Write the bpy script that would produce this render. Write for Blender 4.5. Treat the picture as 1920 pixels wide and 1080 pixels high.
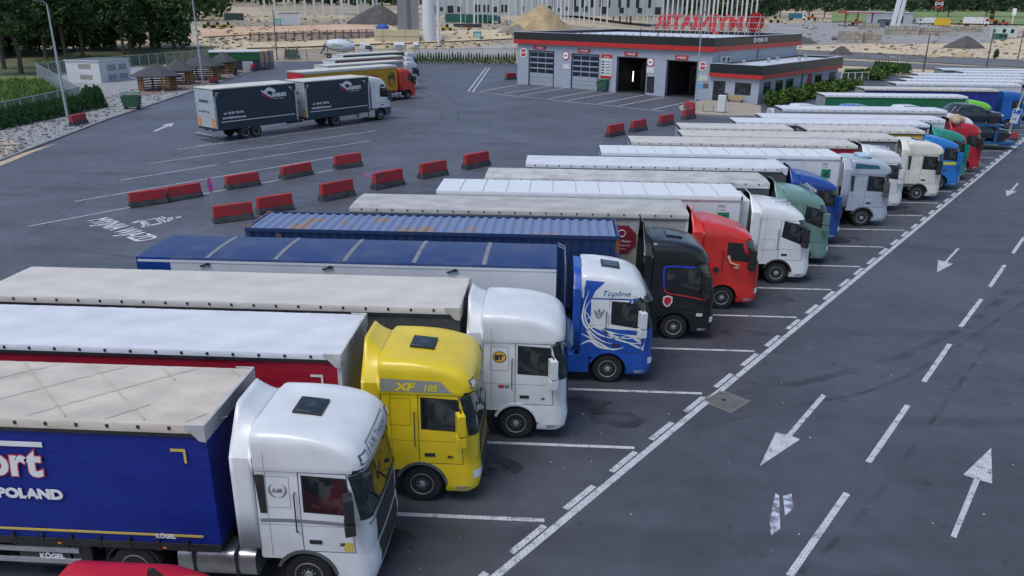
import bpy, bmesh, math, random
from mathutils import Vector, Matrix
from mathutils.bvhtree import BVHTree
rad=math.radians
for o in list(bpy.data.objects): bpy.data.objects.remove(o)
SC=bpy.context.scene; COL=SC.collection
# ---------------------------------------------------------------- camera, sky, sun, exposure
CAMH=11.6; FOC=1453.72; PITCH,ROLL,YAW=[rad(a) for a in (19.85841,-.41531,-3.300085)]
def cam_axes():
    f=Vector((math.sin(YAW)*math.cos(PITCH),math.cos(YAW)*math.cos(PITCH),-math.sin(PITCH)))
    r=Vector((math.cos(YAW),-math.sin(YAW),0)); d=f.cross(r); c,s=math.cos(ROLL),math.sin(ROLL)
    return c*r+s*d, -s*r+c*d, f
CR,CD,CF=cam_axes()
cd=bpy.data.cameras.new('camera'); cam=bpy.data.objects.new('camera',cd); COL.objects.link(cam)
cam.matrix_world=Matrix(((CR.x,-CD.x,-CF.x,0),(CR.y,-CD.y,-CF.y,0),(CR.z,-CD.z,-CF.z,CAMH),(0,0,0,1)))
cd.sensor_width=36; cd.lens=FOC/1920*36; cd.clip_end=6000; cd.clip_start=.1
SC.camera=cam
SUN_EL,SUN_AZ=rad(62),rad(225)      # azimuth clockwise from +Y
W=bpy.data.worlds.new('World'); SC.world=W; W.use_nodes=True
nt=W.node_tree; nt.nodes.clear()
sky=nt.nodes.new('ShaderNodeTexSky'); sky.sky_type='NISHITA'; sky.sun_disc=False
sky.sun_elevation=SUN_EL; sky.sun_rotation=SUN_AZ; sky.air_density=1.0; sky.dust_density=1.2; sky.ozone_density=1.2
bg=nt.nodes.new('ShaderNodeBackground'); bg.inputs['Strength'].default_value=.108
wo=nt.nodes.new('ShaderNodeOutputWorld'); nt.links.new(sky.outputs[0],bg.inputs[0]); nt.links.new(bg.outputs[0],wo.inputs[0])
sl=bpy.data.lights.new('sun','SUN'); sl.energy=1.35; sl.angle=rad(35); sl.color=(1,.985,.96)
so=bpy.data.objects.new('sun',sl); COL.objects.link(so)
sd=Vector((math.sin(SUN_AZ)*math.cos(SUN_EL),math.cos(SUN_AZ)*math.cos(SUN_EL),math.sin(SUN_EL)))
so.rotation_euler=sd.to_track_quat('Z','Y').to_euler()
SC.view_settings.view_transform='Standard'; SC.view_settings.look='None'; SC.view_settings.gamma=1
SC.view_settings.use_curve_mapping=False; SC.view_settings.exposure=0.57
SC.render.engine='CYCLES'; SC.cycles.use_denoising=True; SC.cycles.max_bounces=6
R=random.Random(7)
# ---------------------------------------------------------------- where things stand (pixels of the 1920 wide photo -> ground)
def sst(a,b,x):
    t=min(1,max(0,(x-a)/(b-a))); return t*t*(3-2*t)
def zt(x,y):
    d=math.hypot(x,y); left=1-sst(-.02,.12,x/max(y,1)) if y>0 else 1
    return left*4.4*sst(206,240,d)+max(0,d-262)*.021*(1+.25*left)+ (sst(900,1500,d)*14)
def ray(px,py): return (CR*((px-960)/FOC)+CD*((py-540)/FOC)+CF)
def G(px,py,z=0.):
    d=ray(px,py); t=(z-CAMH)/d.z; return Vector((d.x*t,d.y*t,z))
def GY(px,py,Y):
    d=ray(px,py); t=Y/d.y; return Vector((d.x*t,Y,CAMH+d.z*t))
def GT(px,py):
    d=ray(px,py); h=math.hypot(d.x,d.y); t=60/h
    while t*h<1500:
        z=CAMH+d.z*t
        if z<=zt(d.x*t,d.y*t): break
        t+=.5/h
    return Vector((d.x*t,d.y*t,zt(d.x*t,d.y*t)))
def GD(px,py,dist):      # the point at a horizontal distance along a pixel's ray
    d=ray(px,py); t=dist/math.hypot(d.x,d.y); return Vector((d.x*t,d.y*t,CAMH+d.z*t))
def ZT(P,px,py):         # height above the ground at P of the pixel (px,py)
    return GD(px,py,math.hypot(P.x,P.y)).z
# ---------------------------------------------------------------- materials
MC={}
def M(name,col,rough=.5,metal=0,var=.12,scale=2.5,bump=0,bscale=40,coat=0,col2=None,mix=(.45,.7),spec=.5,emit=0,stretch=None,detail=4,world=False):
    if name in MC: return MC[name]
    m=bpy.data.materials.new(name); m.use_nodes=True; t=m.node_tree; n=t.nodes; b=n['Principled BSDF']
    b.inputs['Roughness'].default_value=rough; b.inputs['Metallic'].default_value=metal
    b.inputs['Specular IOR Level'].default_value=spec
    if coat: b.inputs['Coat Weight'].default_value=coat; b.inputs['Coat Roughness'].default_value=.08
    c=(*col,1)
    if emit: b.inputs['Emission Color'].default_value=c; b.inputs['Emission Strength'].default_value=emit
    if var or col2:
        tc=n.new('ShaderNodeTexCoord'); nz=n.new('ShaderNodeTexNoise'); nz.inputs['Scale'].default_value=scale; nz.inputs['Detail'].default_value=detail
        src=tc.outputs['Object']
        if world: src=n.new('ShaderNodeNewGeometry').outputs['Position']
        if stretch:
            mp=n.new('ShaderNodeMapping'); mp.inputs['Scale'].default_value=stretch; t.links.new(src,mp.inputs[0]); src=mp.outputs[0]
        t.links.new(src,nz.inputs['Vector'])
        cr=n.new('ShaderNodeValToRGB'); t.links.new(nz.outputs['Fac'],cr.inputs[0])
        e=cr.color_ramp.elements
        if col2: e[0].position,e[1].position=mix; e[0].color=c; e[1].color=(*col2,1)
        else:
            e[0].position,e[1].position=.3,.72
            e[0].color=(*[max(0,x*(1-var)) for x in col],1); e[1].color=(*[min(1,x*(1+var)) for x in col],1)
        t.links.new(cr.outputs[0],b.inputs['Base Color'])
        mr=n.new('ShaderNodeMapRange'); mr.inputs[3].default_value=max(0,rough-.06); mr.inputs[4].default_value=min(1,rough+.1)
        t.links.new(nz.outputs['Fac'],mr.inputs[0]); t.links.new(mr.outputs[0],b.inputs['Roughness'])
        if bump:
            n2=n.new('ShaderNodeTexNoise'); n2.inputs['Scale'].default_value=bscale; n2.inputs['Detail'].default_value=3; t.links.new(src,n2.inputs['Vector'])
            bp=n.new('ShaderNodeBump'); bp.inputs['Strength'].default_value=bump; bp.inputs['Distance'].default_value=.02
            t.links.new(n2.outputs['Fac'],bp.inputs['Height']); t.links.new(bp.outputs[0],b.inputs['Normal'])
    else: b.inputs['Base Color'].default_value=c
    MC[name]=m; return m
def paint(name,col,dirt=.12,rough=.32): return M('paint_'+name,col,rough=rough,var=dirt,scale=1.1,coat=.35,detail=6)
def tarp(name,col,dirt=.16): return M('tarp_'+name,col,rough=.55,var=dirt,scale=1.6,bump=.6,bscale=5,detail=9,stretch=(.6,1,1.6))
DARK=M('dark_plastic',(.022,.023,.025),rough=.55,var=.3)
BLACK=M('black_rubber',(.016,.016,.017),rough=.8,var=.3,scale=8)
CHAS=M('chassis_black',(.02,.02,.022),rough=.65,var=.4,scale=4)
GLASS=M('dark_glass',(.008,.012,.014),rough=.05,col2=(.045,.05,.048),mix=(.5,.62),scale=3.5,detail=2,spec=.8)
TINT=M('tinted_glass',(.008,.018,.02),rough=.05,col2=(.035,.055,.055),mix=(.52,.66),scale=2.6,detail=3,spec=.8)
ALU=M('aluminium',(.55,.56,.58),rough=.35,metal=.85,var=.15,scale=3)
STEEL=M('galvanised_steel',(.42,.44,.46),rough=.5,metal=.6,var=.15)
RIM=M('rim_silver',(.5,.51,.52),rough=.35,metal=.7,var=.2,scale=10)
GREYP=M('grey_plastic',(.09,.095,.10),rough=.6,var=.2)
LAMP=M('lamp_lens',(.7,.73,.76),rough=.12,var=.1,scale=20)
ORANGE=M('orange_lens',(.75,.2,.03),rough=.2,var=0)
WHITE=M('white_marking',(.8,.8,.8),rough=.6,var=.05)
LINE=None
# ---------------------------------------------------------------- mesh builder
class MB:
    def __init__(s): s.v=[]; s.f=[]; s.m=[]
    def add(s,vs,fs,mi=0):
        k=len(s.v); s.v+= [tuple(p) for p in vs]; s.f+=[tuple(k+i for i in f) for f in fs]; s.m+=[mi]*len(fs)
    def box(s,x0,x1,y0,y1,z0,z1,mi=0,T=None):
        vs=[(x,y,z) for x in (x0,x1) for y in (y0,y1) for z in (z0,z1)]
        if T is not None: vs=[T@Vector(p) for p in vs]
        s.add(vs,[(0,1,3,2),(4,6,7,5),(0,4,5,1),(2,3,7,6),(0,2,6,4),(1,5,7,3)],mi)
    def prism(s,poly,y0,y1,mi=0,ax='y'):
        n=len(poly)
        f={'y':lambda a,b,c:(a,c,b),'x':lambda a,b,c:(c,a,b),'z':lambda a,b,c:(a,b,c)}[ax]
        s.add([f(a,b,y0) for a,b in poly]+[f(a,b,y1) for a,b in poly],[tuple(range(n)),tuple(range(2*n-1,n-1,-1))]+[(i,(i+1)%n,n+(i+1)%n,n+i) for i in range(n)],mi)
    def cyl(s,p0,p1,r0,r1=None,n=12,mi=0,caps=True):
        p0,p1=Vector(p0),Vector(p1); r1=r0 if r1 is None else r1
        a=(p1-p0).normalized(); u=a.orthogonal().normalized(); w=a.cross(u)
        vs=[p+(u*math.cos(2*math.pi*i/n)+w*math.sin(2*math.pi*i/n))*r for p,r in ((p0,r0),(p1,r1)) for i in range(n)]
        fs=[(i,(i+1)%n,n+(i+1)%n,n+i) for i in range(n)]
        if caps: fs+=[tuple(range(n-1,-1,-1)),tuple(range(n,2*n))]
        s.add(vs,fs,mi)
    def tube(s,pts,r,n=8,mi=0):
        pts=[Vector(p) for p in pts]; rs=r if isinstance(r,(list,tuple)) else [r]*len(pts)
        rings=[]; u=None
        for i,p in enumerate(pts):
            a=(pts[min(i+1,len(pts)-1)]-pts[max(i-1,0)]).normalized()
            if u is None: u=a.orthogonal().normalized()
            u=(u-a*u.dot(a)).normalized(); w=a.cross(u)
            rings.append([p+(u*math.cos(2*math.pi*k/n)+w*math.sin(2*math.pi*k/n))*rs[i] for k in range(n)])
        s.loft(rings,mi)
    def lathe(s,prof,c,ax='y',n=20,mi=0):   # prof: (offset along axis, radius)
        c=Vector(c); rings=[]
        for d,r in prof:
            ring=[]
            for i in range(n):
                a=2*math.pi*i/n; ca,sa=r*math.cos(a),r*math.sin(a)
                ring.append(c+Vector({'y':(ca,d,sa),'z':(ca,sa,d),'x':(d,ca,sa)}[ax]))
            rings.append(ring)
        s.loft(rings,mi)
    def loft(s,rings,mi=0,cap0=True,cap1=True,closed=True):
        n=len(rings[0]); k=len(s.v)
        for r in rings: s.v+=[tuple(p) for p in r]
        e=n if closed else n-1
        for j in range(len(rings)-1):
            for i in range(e):
                s.f.append((k+j*n+i,k+j*n+(i+1)%n,k+(j+1)*n+(i+1)%n,k+(j+1)*n+i)); s.m.append(mi)
        if closed and cap0: s.f.append(tuple(range(k+n-1,k-1,-1))); s.m.append(mi)
        if closed and cap1: s.f.append(tuple(range(k+(len(rings)-1)*n,k+len(rings)*n))); s.m.append(mi)
    def grid(s,rows,mi=0): s.loft(rows,mi,closed=False)
    def mesh(s,name,mats,smooth=35,fix=True):
        me=bpy.data.meshes.new(name); me.from_pydata(s.v,[],s.f)
        for m in (mats if isinstance(mats,(list,tuple)) else [mats]): me.materials.append(m)
        me.polygons.foreach_set('material_index',s.m)
        if fix:
            bm=bmesh.new(); bm.from_mesh(me); bmesh.ops.recalc_face_normals(bm,faces=bm.faces); bm.to_mesh(me); bm.free()
        if smooth:
            me.polygons.foreach_set('use_smooth',[True]*len(me.polygons)); me.set_sharp_from_angle(angle=rad(smooth))
        me.update(); return me
    def build(s,name,mats,parent=None,loc=None,rz=0,smooth=35,bevel=0,solid=0,fix=True):
        return link(name,s.mesh(name,mats,smooth,fix),parent,loc,rz,bevel,solid)
    def bvh(s): return BVHTree.FromPolygons([Vector(p) for p in s.v],s.f)
def link(name,me,parent=None,loc=None,rz=0,bevel=0,solid=0):
    o=bpy.data.objects.new(name,me); COL.objects.link(o)
    if parent is not None: o.parent=parent
    if loc is not None: o.location=loc
    o.rotation_euler.z=rz
    if solid:
        md=o.modifiers.new('solid','SOLIDIFY'); md.thickness=abs(solid); md.offset=-1 if solid>0 else 1
        if len(me.materials)>1: md.material_offset=1
    if bevel:
        md=o.modifiers.new('bevel','BEVEL'); md.width=bevel; md.segments=2; md.limit_method='ANGLE'; md.angle_limit=rad(40)
    return o
def tag(o,label=None,cat=None,group=None,kind=None):
    if label: o['label']=label
    if cat: o['category']=cat
    if group: o['group']=group
    if kind: o['kind']=kind
    return o
def thing(name,label,cat,loc=(0,0,0),rz=0,group=None,scale=1):
    o=bpy.data.objects.new(name,None); COL.objects.link(o); o.location=loc; o.rotation_euler.z=rz; o.scale=(scale,)*3
    o.empty_display_size=.3
    return tag(o,label,cat,group)
def kids(o): return [c for c in bpy.data.objects if c.parent==o]
KID={}
def dup(src,loc,rz,label=None,scale=None):
    if src.name not in KID:
        KID[src.name]=[(c,[g for g in bpy.data.objects if g.parent==c]) for c in bpy.data.objects if c.parent==src]
    r=src.copy(); COL.objects.link(r); r.location=loc; r.rotation_euler.z=rz
    if scale: r.scale=(scale,)*3 if not isinstance(scale,tuple) else scale
    if label: r['label']=label
    for c,gs in KID[src.name]:
        c2=c.copy(); COL.objects.link(c2); c2.parent=r
        for g in gs:
            g2=g.copy(); COL.objects.link(g2); g2.parent=c2
    return r
def struct(o): o['kind']='structure'; return o
def text(name,s,size,mat,parent,loc,rot,align='LEFT',bold=0,shear=0,sx=1,ext=.004):
    cu=bpy.data.curves.new(name,'FONT'); cu.body=s; cu.size=size; cu.align_x=align; cu.offset=bold; cu.shear=shear; cu.extrude=ext; cu.resolution_u=3
    o=bpy.data.objects.new('tmp',cu); COL.objects.link(o)
    me=bpy.data.meshes.new_from_object(o.evaluated_get(bpy.context.evaluated_depsgraph_get()))
    bpy.data.objects.remove(o); me.materials.clear(); me.materials.append(mat)
    if sx!=1:
        for v in me.vertices: v.co.x*=sx
    q=link(name,me,parent,loc); q.rotation_euler=rot; return q
SIDE=(rad(90),0,0)      # reads on a face that looks to -Y
def flat_poly(mb,pts,z,mi=0):
    mb.add([(p[0],p[1],z) for p in pts],[tuple(range(len(pts)))],mi)
def strip(mb,a,b,w,z,mi=0):
    a,b=Vector(a).to_2d(),Vector(b).to_2d(); d=(b-a).normalized(); n=Vector((-d.y,d.x))*w/2
    flat_poly(mb,[a-n,b-n,b+n,a+n],z,mi)
# ---------------------------------------------------------------- lorries
HR=.6; HZ=.5
STY={
'daf':dict(rows=[(1.12,1.36,1.235,.24),(1.35,1.38,1.24,.25),(1.95,1.37,1.24,.26),(2.5,1.28,1.225,.28),(2.95,1.17,1.21,.29),(3.0,1.30,1.224,.30),(3.2,1.29,1.223,.31),(3.36,1.21,1.22,.32),(3.48,1.10,1.215,.34),(3.58,.94,1.205,.36),(3.66,.70,1.185,.38),(3.72,.40,1.15,.38),(3.765,.02,1.09,.36),(3.79,-.30,1.0,.34),(3.80,-.5,.86,.3)],
  win=[(.06,2.1),(.98,2.06),(.90,2.84),(.06,2.88)],door=(-.03,1.04,2.98),defl=(.42,.34),wz=(2.0,2.92)),
'scania':dict(rows=[(1.12,1.38,1.235,.34),(1.5,1.40,1.24,.36),(1.95,1.38,1.24,.38),(2.5,1.22,1.22,.42),(2.95,1.05,1.20,.46),(3.0,1.14,1.205,.5),(3.2,1.06,1.195,.52),(3.42,.88,1.185,.46),(3.56,.62,1.16,.48),(3.66,.26,1.11,.48),(3.72,-.16,1.03,.48),(3.75,-.5,.90,.3)],
  win=[(.06,2.12),(.92,2.0),(.82,2.80),(.06,2.84)],door=(-.03,1.0,2.95),defl=(.25,.05),wz=(2.0,2.9)),
'man':dict(rows=[(1.12,1.38,1.235,.28),(1.5,1.40,1.24,.30),(1.95,1.36,1.24,.34),(2.5,1.18,1.22,.38),(2.95,1.0,1.20,.42),(3.0,1.02,1.20,.44),(3.15,.82,1.19,.46),(3.3,.48,1.16,.5),(3.42,.1,1.12,.5),(3.52,-.3,1.06,.5),(3.57,-.6,.95,.3)],
  win=[(.04,2.12),(.95,2.05),(.82,2.82),(.04,2.86)],door=(-.05,1.02,2.95),defl=(.45,.42),wz=(2.0,2.9)),
'volvo':dict(rows=[(1.12,1.36,1.235,.30),(1.5,1.38,1.24,.34),(1.95,1.35,1.24,.38),(2.5,1.2,1.225,.42),(2.95,1.02,1.20,.46),(3.15,.88,1.19,.5),(3.32,.62,1.165,.52),(3.45,.25,1.12,.5),(3.53,-.15,1.06,.5),(3.57,-.5,.95,.3)],
  win=[(.06,2.2),(.98,1.86),(.84,2.72),(.12,2.86)],door=(-.04,1.02,2.9),defl=(.42,.40),wz=(1.95,2.95)),
}
XB=-.95
def ringc(xb,xf,w,r,n=6,bulge=.05):
    ry=min(r*.85,w*.8); pts=[(xb,-w+.05),(xb+.05,-w)]
    for t in (.25,.5,.75): pts.append((xb+.05+(xf-r-xb-.05)*t,-w))
    for i in range(n+1):
        a=-math.pi/2+math.pi/2*i/n; pts.append((xf-r+r*math.cos(a),-(w-ry)+ry*math.sin(a)))
    for t in (-.66,-.33,0,.33,.66): pts.append((xf,(w-ry)*t))
    for i in range(n+1):
        a=math.pi/2*i/n; pts.append((xf-r+r*math.cos(a),(w-ry)+ry*math.sin(a)))
    for t in (.75,.5,.25): pts.append((xb+.05+(xf-r-xb-.05)*t,w))
    pts+=[(xb+.05,w),(xb,w-.05)]
    if xf-r>xb: pts=[(x+(bulge*(1-(y/w)**2) if x>xf-r else 0),y) for x,y in pts]
    return pts
def interp(rows,z):
    for a,b in zip(rows,rows[1:]):
        if z<=b[0]:
            t=(z-a[0])/(b[0]-a[0]); return [p+(q-p)*t for p,q in zip(a,b)]
    return list(rows[-1])
def hull(mb,rows,xb=XB,mi=0,step=.12,bulge=.05):
    zs=[]
    for a,b in zip(rows,rows[1:]):
        k=max(1,round((b[0]-a[0])/step)); zs+=[a[0]+(b[0]-a[0])*i/k for i in range(k)]
    zs.append(rows[-1][0]); rings=[]
    for z in zs:
        q=interp(rows,z); x0=xb(z) if callable(xb) else xb
        rings.append([(x,y,z) for x,y in ringc(x0,q[1],q[2],q[3],bulge=bulge)])
    mb.loft(rings,mi)
def proj(B,quad,n,m,off,side,mb,mi=0):
    rows=[]
    for j in range(m+1):
        row=[]
        for i in range(n+1):
            u,v=i/n,j/m
            p=[(1-u)*(1-v)*quad[0][k]+u*(1-v)*quad[1][k]+u*v*quad[2][k]+(1-u)*v*quad[3][k] for k in (0,1)]
            row.append(pj1(B,p,off,side))
        rows.append(row)
    mb.grid(rows,mi)
def wrap(rows,z0,z1,n,off,mb,a0,mi=0):
    # a pane that follows the front of the hull round both corners
    out=[]
    for j in range(n+1):
        z=z0+(z1-z0)*j/n; q=interp(rows,z); P_=ringc(XB,q[1],q[2],q[3],n=12)
        arc=P_[5:5+13+5+13]; m=len(arc); k=max(0,int(a0*13)); arc=arc[k:m-k]; r_=[]
        for i,(x,y) in enumerate(arc):
            xa,ya=arc[max(i-1,0)]; xc,yc=arc[min(i+1,len(arc)-1)]; d=Vector((yc-ya,-(xc-xa))).normalized(); r_.append((x+d.x*off,y+d.y*off,z))
        out.append(r_)
    mb.grid(out,mi)
def pj1(B,p,off,side):
    a,b=p
    if side=='n': o,d,fb=Vector((a,-9,b)),Vector((0,1,0)),Vector((a,-1.24-off,b))
    elif side=='p': o,d,fb=Vector((a,9,b)),Vector((0,-1,0)),Vector((a,1.24+off,b))
    elif side=='f': o,d,fb=Vector((9,a,b)),Vector((-1,0,0)),Vector((1.38+off,a,b))
    else: o,d,fb=Vector((a,b,9)),Vector((0,0,-1)),Vector((a,b,3.8))
    h=B.ray_cast(o,d)
    if h[0] is None: return fb
    nn=h[1] if h[1].dot(d)<0 else -h[1]
    return h[0]+nn*off
def ribbon(B,pts,w,off,mb,mi=0,side='n',sub=6,taper=False):
    # a smooth painted line laid on the hull
    P=[Vector(p) for p in pts]; C=[]
    for i in range(len(P)-1):
        p0,p1,p2,p3=P[max(i-1,0)],P[i],P[i+1],P[min(i+2,len(P)-1)]
        for k in range(sub):
            t=k/sub; C.append(.5*((2*p1)+(p2-p0)*t+(2*p0-5*p1+4*p2-p3)*t*t+(3*p1-p0-3*p2+p3)*t**3))
    C.append(P[-1]); N=len(C)
    A,Bb=[],[]
    for i,c in enumerate(C):
        d=(C[min(i+1,N-1)]-C[max(i-1,0)]).normalized(); n=Vector((-d.y,d.x)); ww=w*(max(.12,math.sin(math.pi*(i+.5)/N)) if taper else 1)/2
        A.append(pj1(B,c-n*ww,off,side)); Bb.append(pj1(B,c+n*ww,off,side))
    mb.grid([A,Bb],mi)
def ptext(name,s,size,mat,parent,B,a0,b0,side='n',off=.01,bold=0,shear=0,sx=1):
    q=text(name,s,size,mat,parent,(0,0,0),(0,0,0),bold=bold,shear=shear,ext=0)
    for v in q.data.vertices: v.co=pj1(B,(a0+v.co.x*sx,b0+v.co.y),off,side)
    return q
def outline(q,k=1):  # closed loop through the corners
    return list(q)+[q[0]]
# wheels (shared meshes): the outer face looks to -Y
def tyre_mesh():
    mb=MB(); mb.lathe([(.14,.29),(.15,.36),(.145,.45),(.115,.488),(.07,.502),(-.07,.502),(-.115,.488),(-.145,.45),(-.15,.36),(-.14,.29)],(0,0,0),n=32)
    mb.lathe([(-.05,.29),(-.05,.02)],(0,0,0),n=16); return mb.mesh('wheel',BLACK)
def rim_mesh(prof,holes,hr,hd):
    mb=MB(); mb.lathe(prof,(0,0,0),n=28)
    for i in range(holes):
        a=2*math.pi*i/holes; x,z=hr*math.cos(a),hr*math.sin(a); mb.cyl((x,hd,z),(x,hd-.006,z),.028,n=8,mi=1)
    for i in range(10):
        a=2*math.pi*(i+.5)/10; x,z=.135*math.cos(a),.135*math.sin(a); mb.cyl((x,prof[-3][0],z),(x,prof[-3][0]-.035,z),.014,n=6,mi=0)
    return mb.mesh('rim',[RIM,BLACK])
TYRE=tyre_mesh()
RIMF=rim_mesh([(-.13,.30),(-.155,.292),(-.15,.275),(-.09,.262),(-.085,.19),(-.12,.16),(-.125,.10),(-.17,.085),(-.185,.0)],10,.222,-.088)
RIMR=rim_mesh([(-.13,.30),(-.155,.292),(-.15,.272),(.02,.255),(.03,.18),(-.02,.15),(-.05,.12),(-.13,.11),(-.14,.0)],10,.215,.026)
def wheel(parent,x,side,rim=RIMF,y=1.06,z=HZ,dual=False):
    w=link('wheel',TYRE,parent,(x,side*y,z),0 if side<0 else math.pi); r=link('rim',rim,w,(0,0,0))
    if dual: link('wheel',TYRE,parent,(x,side*(y-.33),z),0 if side<0 else math.pi)
    return w
def axle(parent,x,rim=RIMF,dual=False,y=1.06):
    for s in (-1,1): wheel(parent,x,s,rim,y,dual=dual)
def arch_xb(z): return math.sqrt(max(.0,HR**2-(z-HZ)**2)) if z<HZ+HR else .02
def cab(root,st,col,o):
    """cab with everything on it; o: options"""
    S=STY[st]; rows=[(z+o.get('dz',0)*sst(2.95,3.3,z),xf,w,r) for z,xf,w,r in S['rows']]
    near=o.get('near',2)          # 2 close, 1 middle, 0 far
    up=MB(); hull(up,rows); B=up.bvh()
    lo=o.get('lower',col); mats=[col,lo]
    low=MB(); low.v=list(up.v); low.f=list(up.f); low.m=list(up.m)
    k=MB(); hull(k,[(.92,-.42,1.235,.03),(1.0,-.33,1.235,.03),(1.07,-.18,1.235,.03),(1.118,-.03,1.235,.02)],XB,0,.2,0); low.add(k.v,k.f,1)
    if o.get('roofcol'):
        mats.append(o['roofcol'])
        for i,f in enumerate(low.f):
            ctr=sum((Vector(low.v[k_]) for k_ in f),Vector())/len(f)
            if low.m[i]==0 and ctr.z>2.96: low.m[i]=2
    c=low.build('cab',mats,root,smooth=32)
    bm_=MB(); hull(bm_,[(.33,1.26,1.19,.26),(.42,1.37,1.235,.3),(.6,1.41,1.245,.33),(.85,1.42,1.245,.34),(1.118,1.385,1.238,.31)],arch_xb,0,.09)
    BB=bm_.bvh()
    bu=bm_.build('bumper',o.get('bumper',lo),root,smooth=40)
    # wheel arches
    for s in (-1,1):
        a=MB(); n=14; rings=[]
        for i in range(n+1):
            t=math.pi*(.05+.83*i/n); cc,ss=math.cos(t),math.sin(t)
            rings.append([(r*cc,y*s,HZ+r*ss) for r,y in ((.585,.86),(.585,1.262),(.66,1.262),(.66,.86))])
        a.loft(rings); a.build('wheel_arch',o.get('arch',DARK),root)
    # windows
    w=MB(); wrap(rows,S['wz'][0],S['wz'][1],8,.007,w,.18); w.build('windscreen',TINT,c,fix=False)
    if st=='daf': w=MB(); wrap(rows,2.93,3.06,2,.006,w,.18); w.build('visor_strip',DARK,c,fix=False)
    for s,sd in ((-1,'n'),(1,'p')):
        w=MB(); q=S['win']; cx=sum(p[0] for p in q)/4; cz=sum(p[1] for p in q)/4
        qq=[(cx+(x-cx)*1.07+0,cz+(z-cz)*1.09) for x,z in q]
        proj(B,qq,6,5,.004,sd,w,1); proj(B,q,6,5,.009,sd,w,0)
        if s<0 and o.get('window') is False: continue
        w.build('side_window',[GLASS,BLACK],c,fix=False)
        if s>0 and near<2: continue
        d0,d1,dt=S['door']; d=MB()
        for a,b in (((d0,1.13),(d0,dt)),((d1,1.13),(d1-.1,dt)),((d0,dt),(d1-.1,dt)),((d0,1.55),(d1,1.55)) if st=='man' else ((d0,1.13),(d1,1.13))):
            ribbon(B,[a,((a[0]+b[0])/2,(a[1]+b[1])/2),b],.016,.003,d,side=sd,sub=3)
        d.build('door',M('seam_dark',(.03,.03,.03),rough=.7,var=0),c,fix=False)
        h=MB(); proj(B,[(.10,1.32),(.36,1.32),(.36,1.42),(.10,1.42)],2,1,.012,sd,h); h.build('door_handle',DARK,c,fix=False)
        if near:
            g=MB(); sm=.012
            for q2 in ([(-.78,1.55),(-.22,1.55),(-.22,2.05),(-.78,2.05)] if st!='daf' else [(-.72,2.16),(-.22,2.16),(-.22,2.86),(-.72,2.86)],):
                L=outline(q2)
                for a,b in zip(L,L[1:]): ribbon(B,[a,b],sm,.003,g,side=sd,sub=3)
            for z in ((1.75,2.98) if st=='daf' else (1.62,2.96)): ribbon(B,[(XB+.06,z),(0,z),(1.0,z)],.010,.003,g,side=sd,sub=3)
            ribbon(B,[(XB+.26,1.0),(XB+.26,2),(XB+.26,3.4)],.010,.003,g,side=sd,sub=4)
            g.build('panel_seam',M('seam_%d_%d_%d'%tuple(int(99*x) for x in o.get('rgb',(.4,.4,.4))),tuple(.35*x for x in o.get('rgb',(.4,.4,.4))),rough=.6,var=0),c,fix=False)
        if o.get('vent'):
            v=MB(); proj(B,[(XB+.10,2.02),(XB+.24,2.02),(XB+.24,2.90),(XB+.04,2.90)],1,6,.01,sd,v); v.build('air_intake',DARK,c,fix=False)
    if near>1:
        for y in (-.55,.15):
            w=MB(); a=pj1(B,(y,S['wz'][0]+.02),.03,'f'); b_=pj1(B,(y-.42,S['wz'][0]+.46),.03,'f'); w.tube([a,b_],.014,5); w.tube([b_+(a-b_)*.05+Vector((0,-.12,-.1)),b_,b_+Vector((0,.10,.22))],.012,5); w.build('wiper',DARK,c)
        w=MB(); wrap(rows,S['wz'][0]-.07,S['wz'][0]+.004,1,.012,w,.22); w.build('cowl_strip',DARK,c,fix=False)
        for s,sd in ((-1,'n'),(1,'p')):
            w=MB(); w.tube([pj1(B,(-.12,1.6),.0,sd),pj1(B,(-.12,1.62),.06,sd),pj1(B,(-.12,2.5),.06,sd),pj1(B,(-.12,2.52),.0,sd)],.014,6); w.build('grab_rail',DARK,c)
    # deflector behind the roof
    dl,dzr=S['defl']; dl=o.get('dl',dl); dzr=o.get('ddz',dzr)
    if dl:
        q=rows[-1]; ztop=q[0]; m=MB(); R_=[]
        def sect(x,f):
            # f 0 at the cab, 1 at the rear edge
            P=[]; pts=[(-1.238,1.15),(-1.238,2.0),(-1.232,2.9),(-1.215,3.25)]
            nn=9
            for i in range(nn+1):
                a=i/nn; y=-1.215+1.215*a
                zz=3.25+(ztop-3.25)*(1-(1-min(1,a*1.9))**2.2)+f*dzr*sst(.18,.62,a)
                pts.append((y,zz))
            for y,z in pts: P.append((x,y,z))
            for y,z in reversed(pts[:-1]): P.append((x,-y,z))
            return P
        for i in range(6):
            t=i/5; R_.append(sect(XB+.02-(dl+.02)*t+ (0),t**1.3))
        # the top starts forward on the roof
        m.grid(R_); d=m.build('roof_deflector',[col,o.get('inside',DARK)],c,fix=False,solid=.03)
        k=MB(); RR=[]
        for i in range(4):
            t=i/3; x=XB+.5*(1-t)-.02; RR.append([(x,y,(ztop-.015)+(.03)*t-(0 if abs(y)<.7 else (abs(y)-.7)*.25)) for y in (-.95,-.7,-.35,0,.35,.7,.95)])
        if dzr>.1: k.grid(RR); k.build('roof_panel',col,c,fix=False)
    # front: grille, lamps
    g=MB(); proj(B,[(-.82,1.14),(.82,1.14),(.86,1.84),(-.86,1.84)],10,8,.008,'f',g); proj(BB,[(-.80,.62),(.80,.62),(.82,1.11),(-.82,1.11)],10,5,.008,'f',g)
    for z in (1.25,1.4,1.55,1.7):
        proj(B,[(-.8,z),(.8,z),(.8,z+.035),(-.8,z+.035)],10,1,.03,'f',g,1)
    g.build('grille',[DARK,o.get('slat',col)],c,fix=False)
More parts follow.
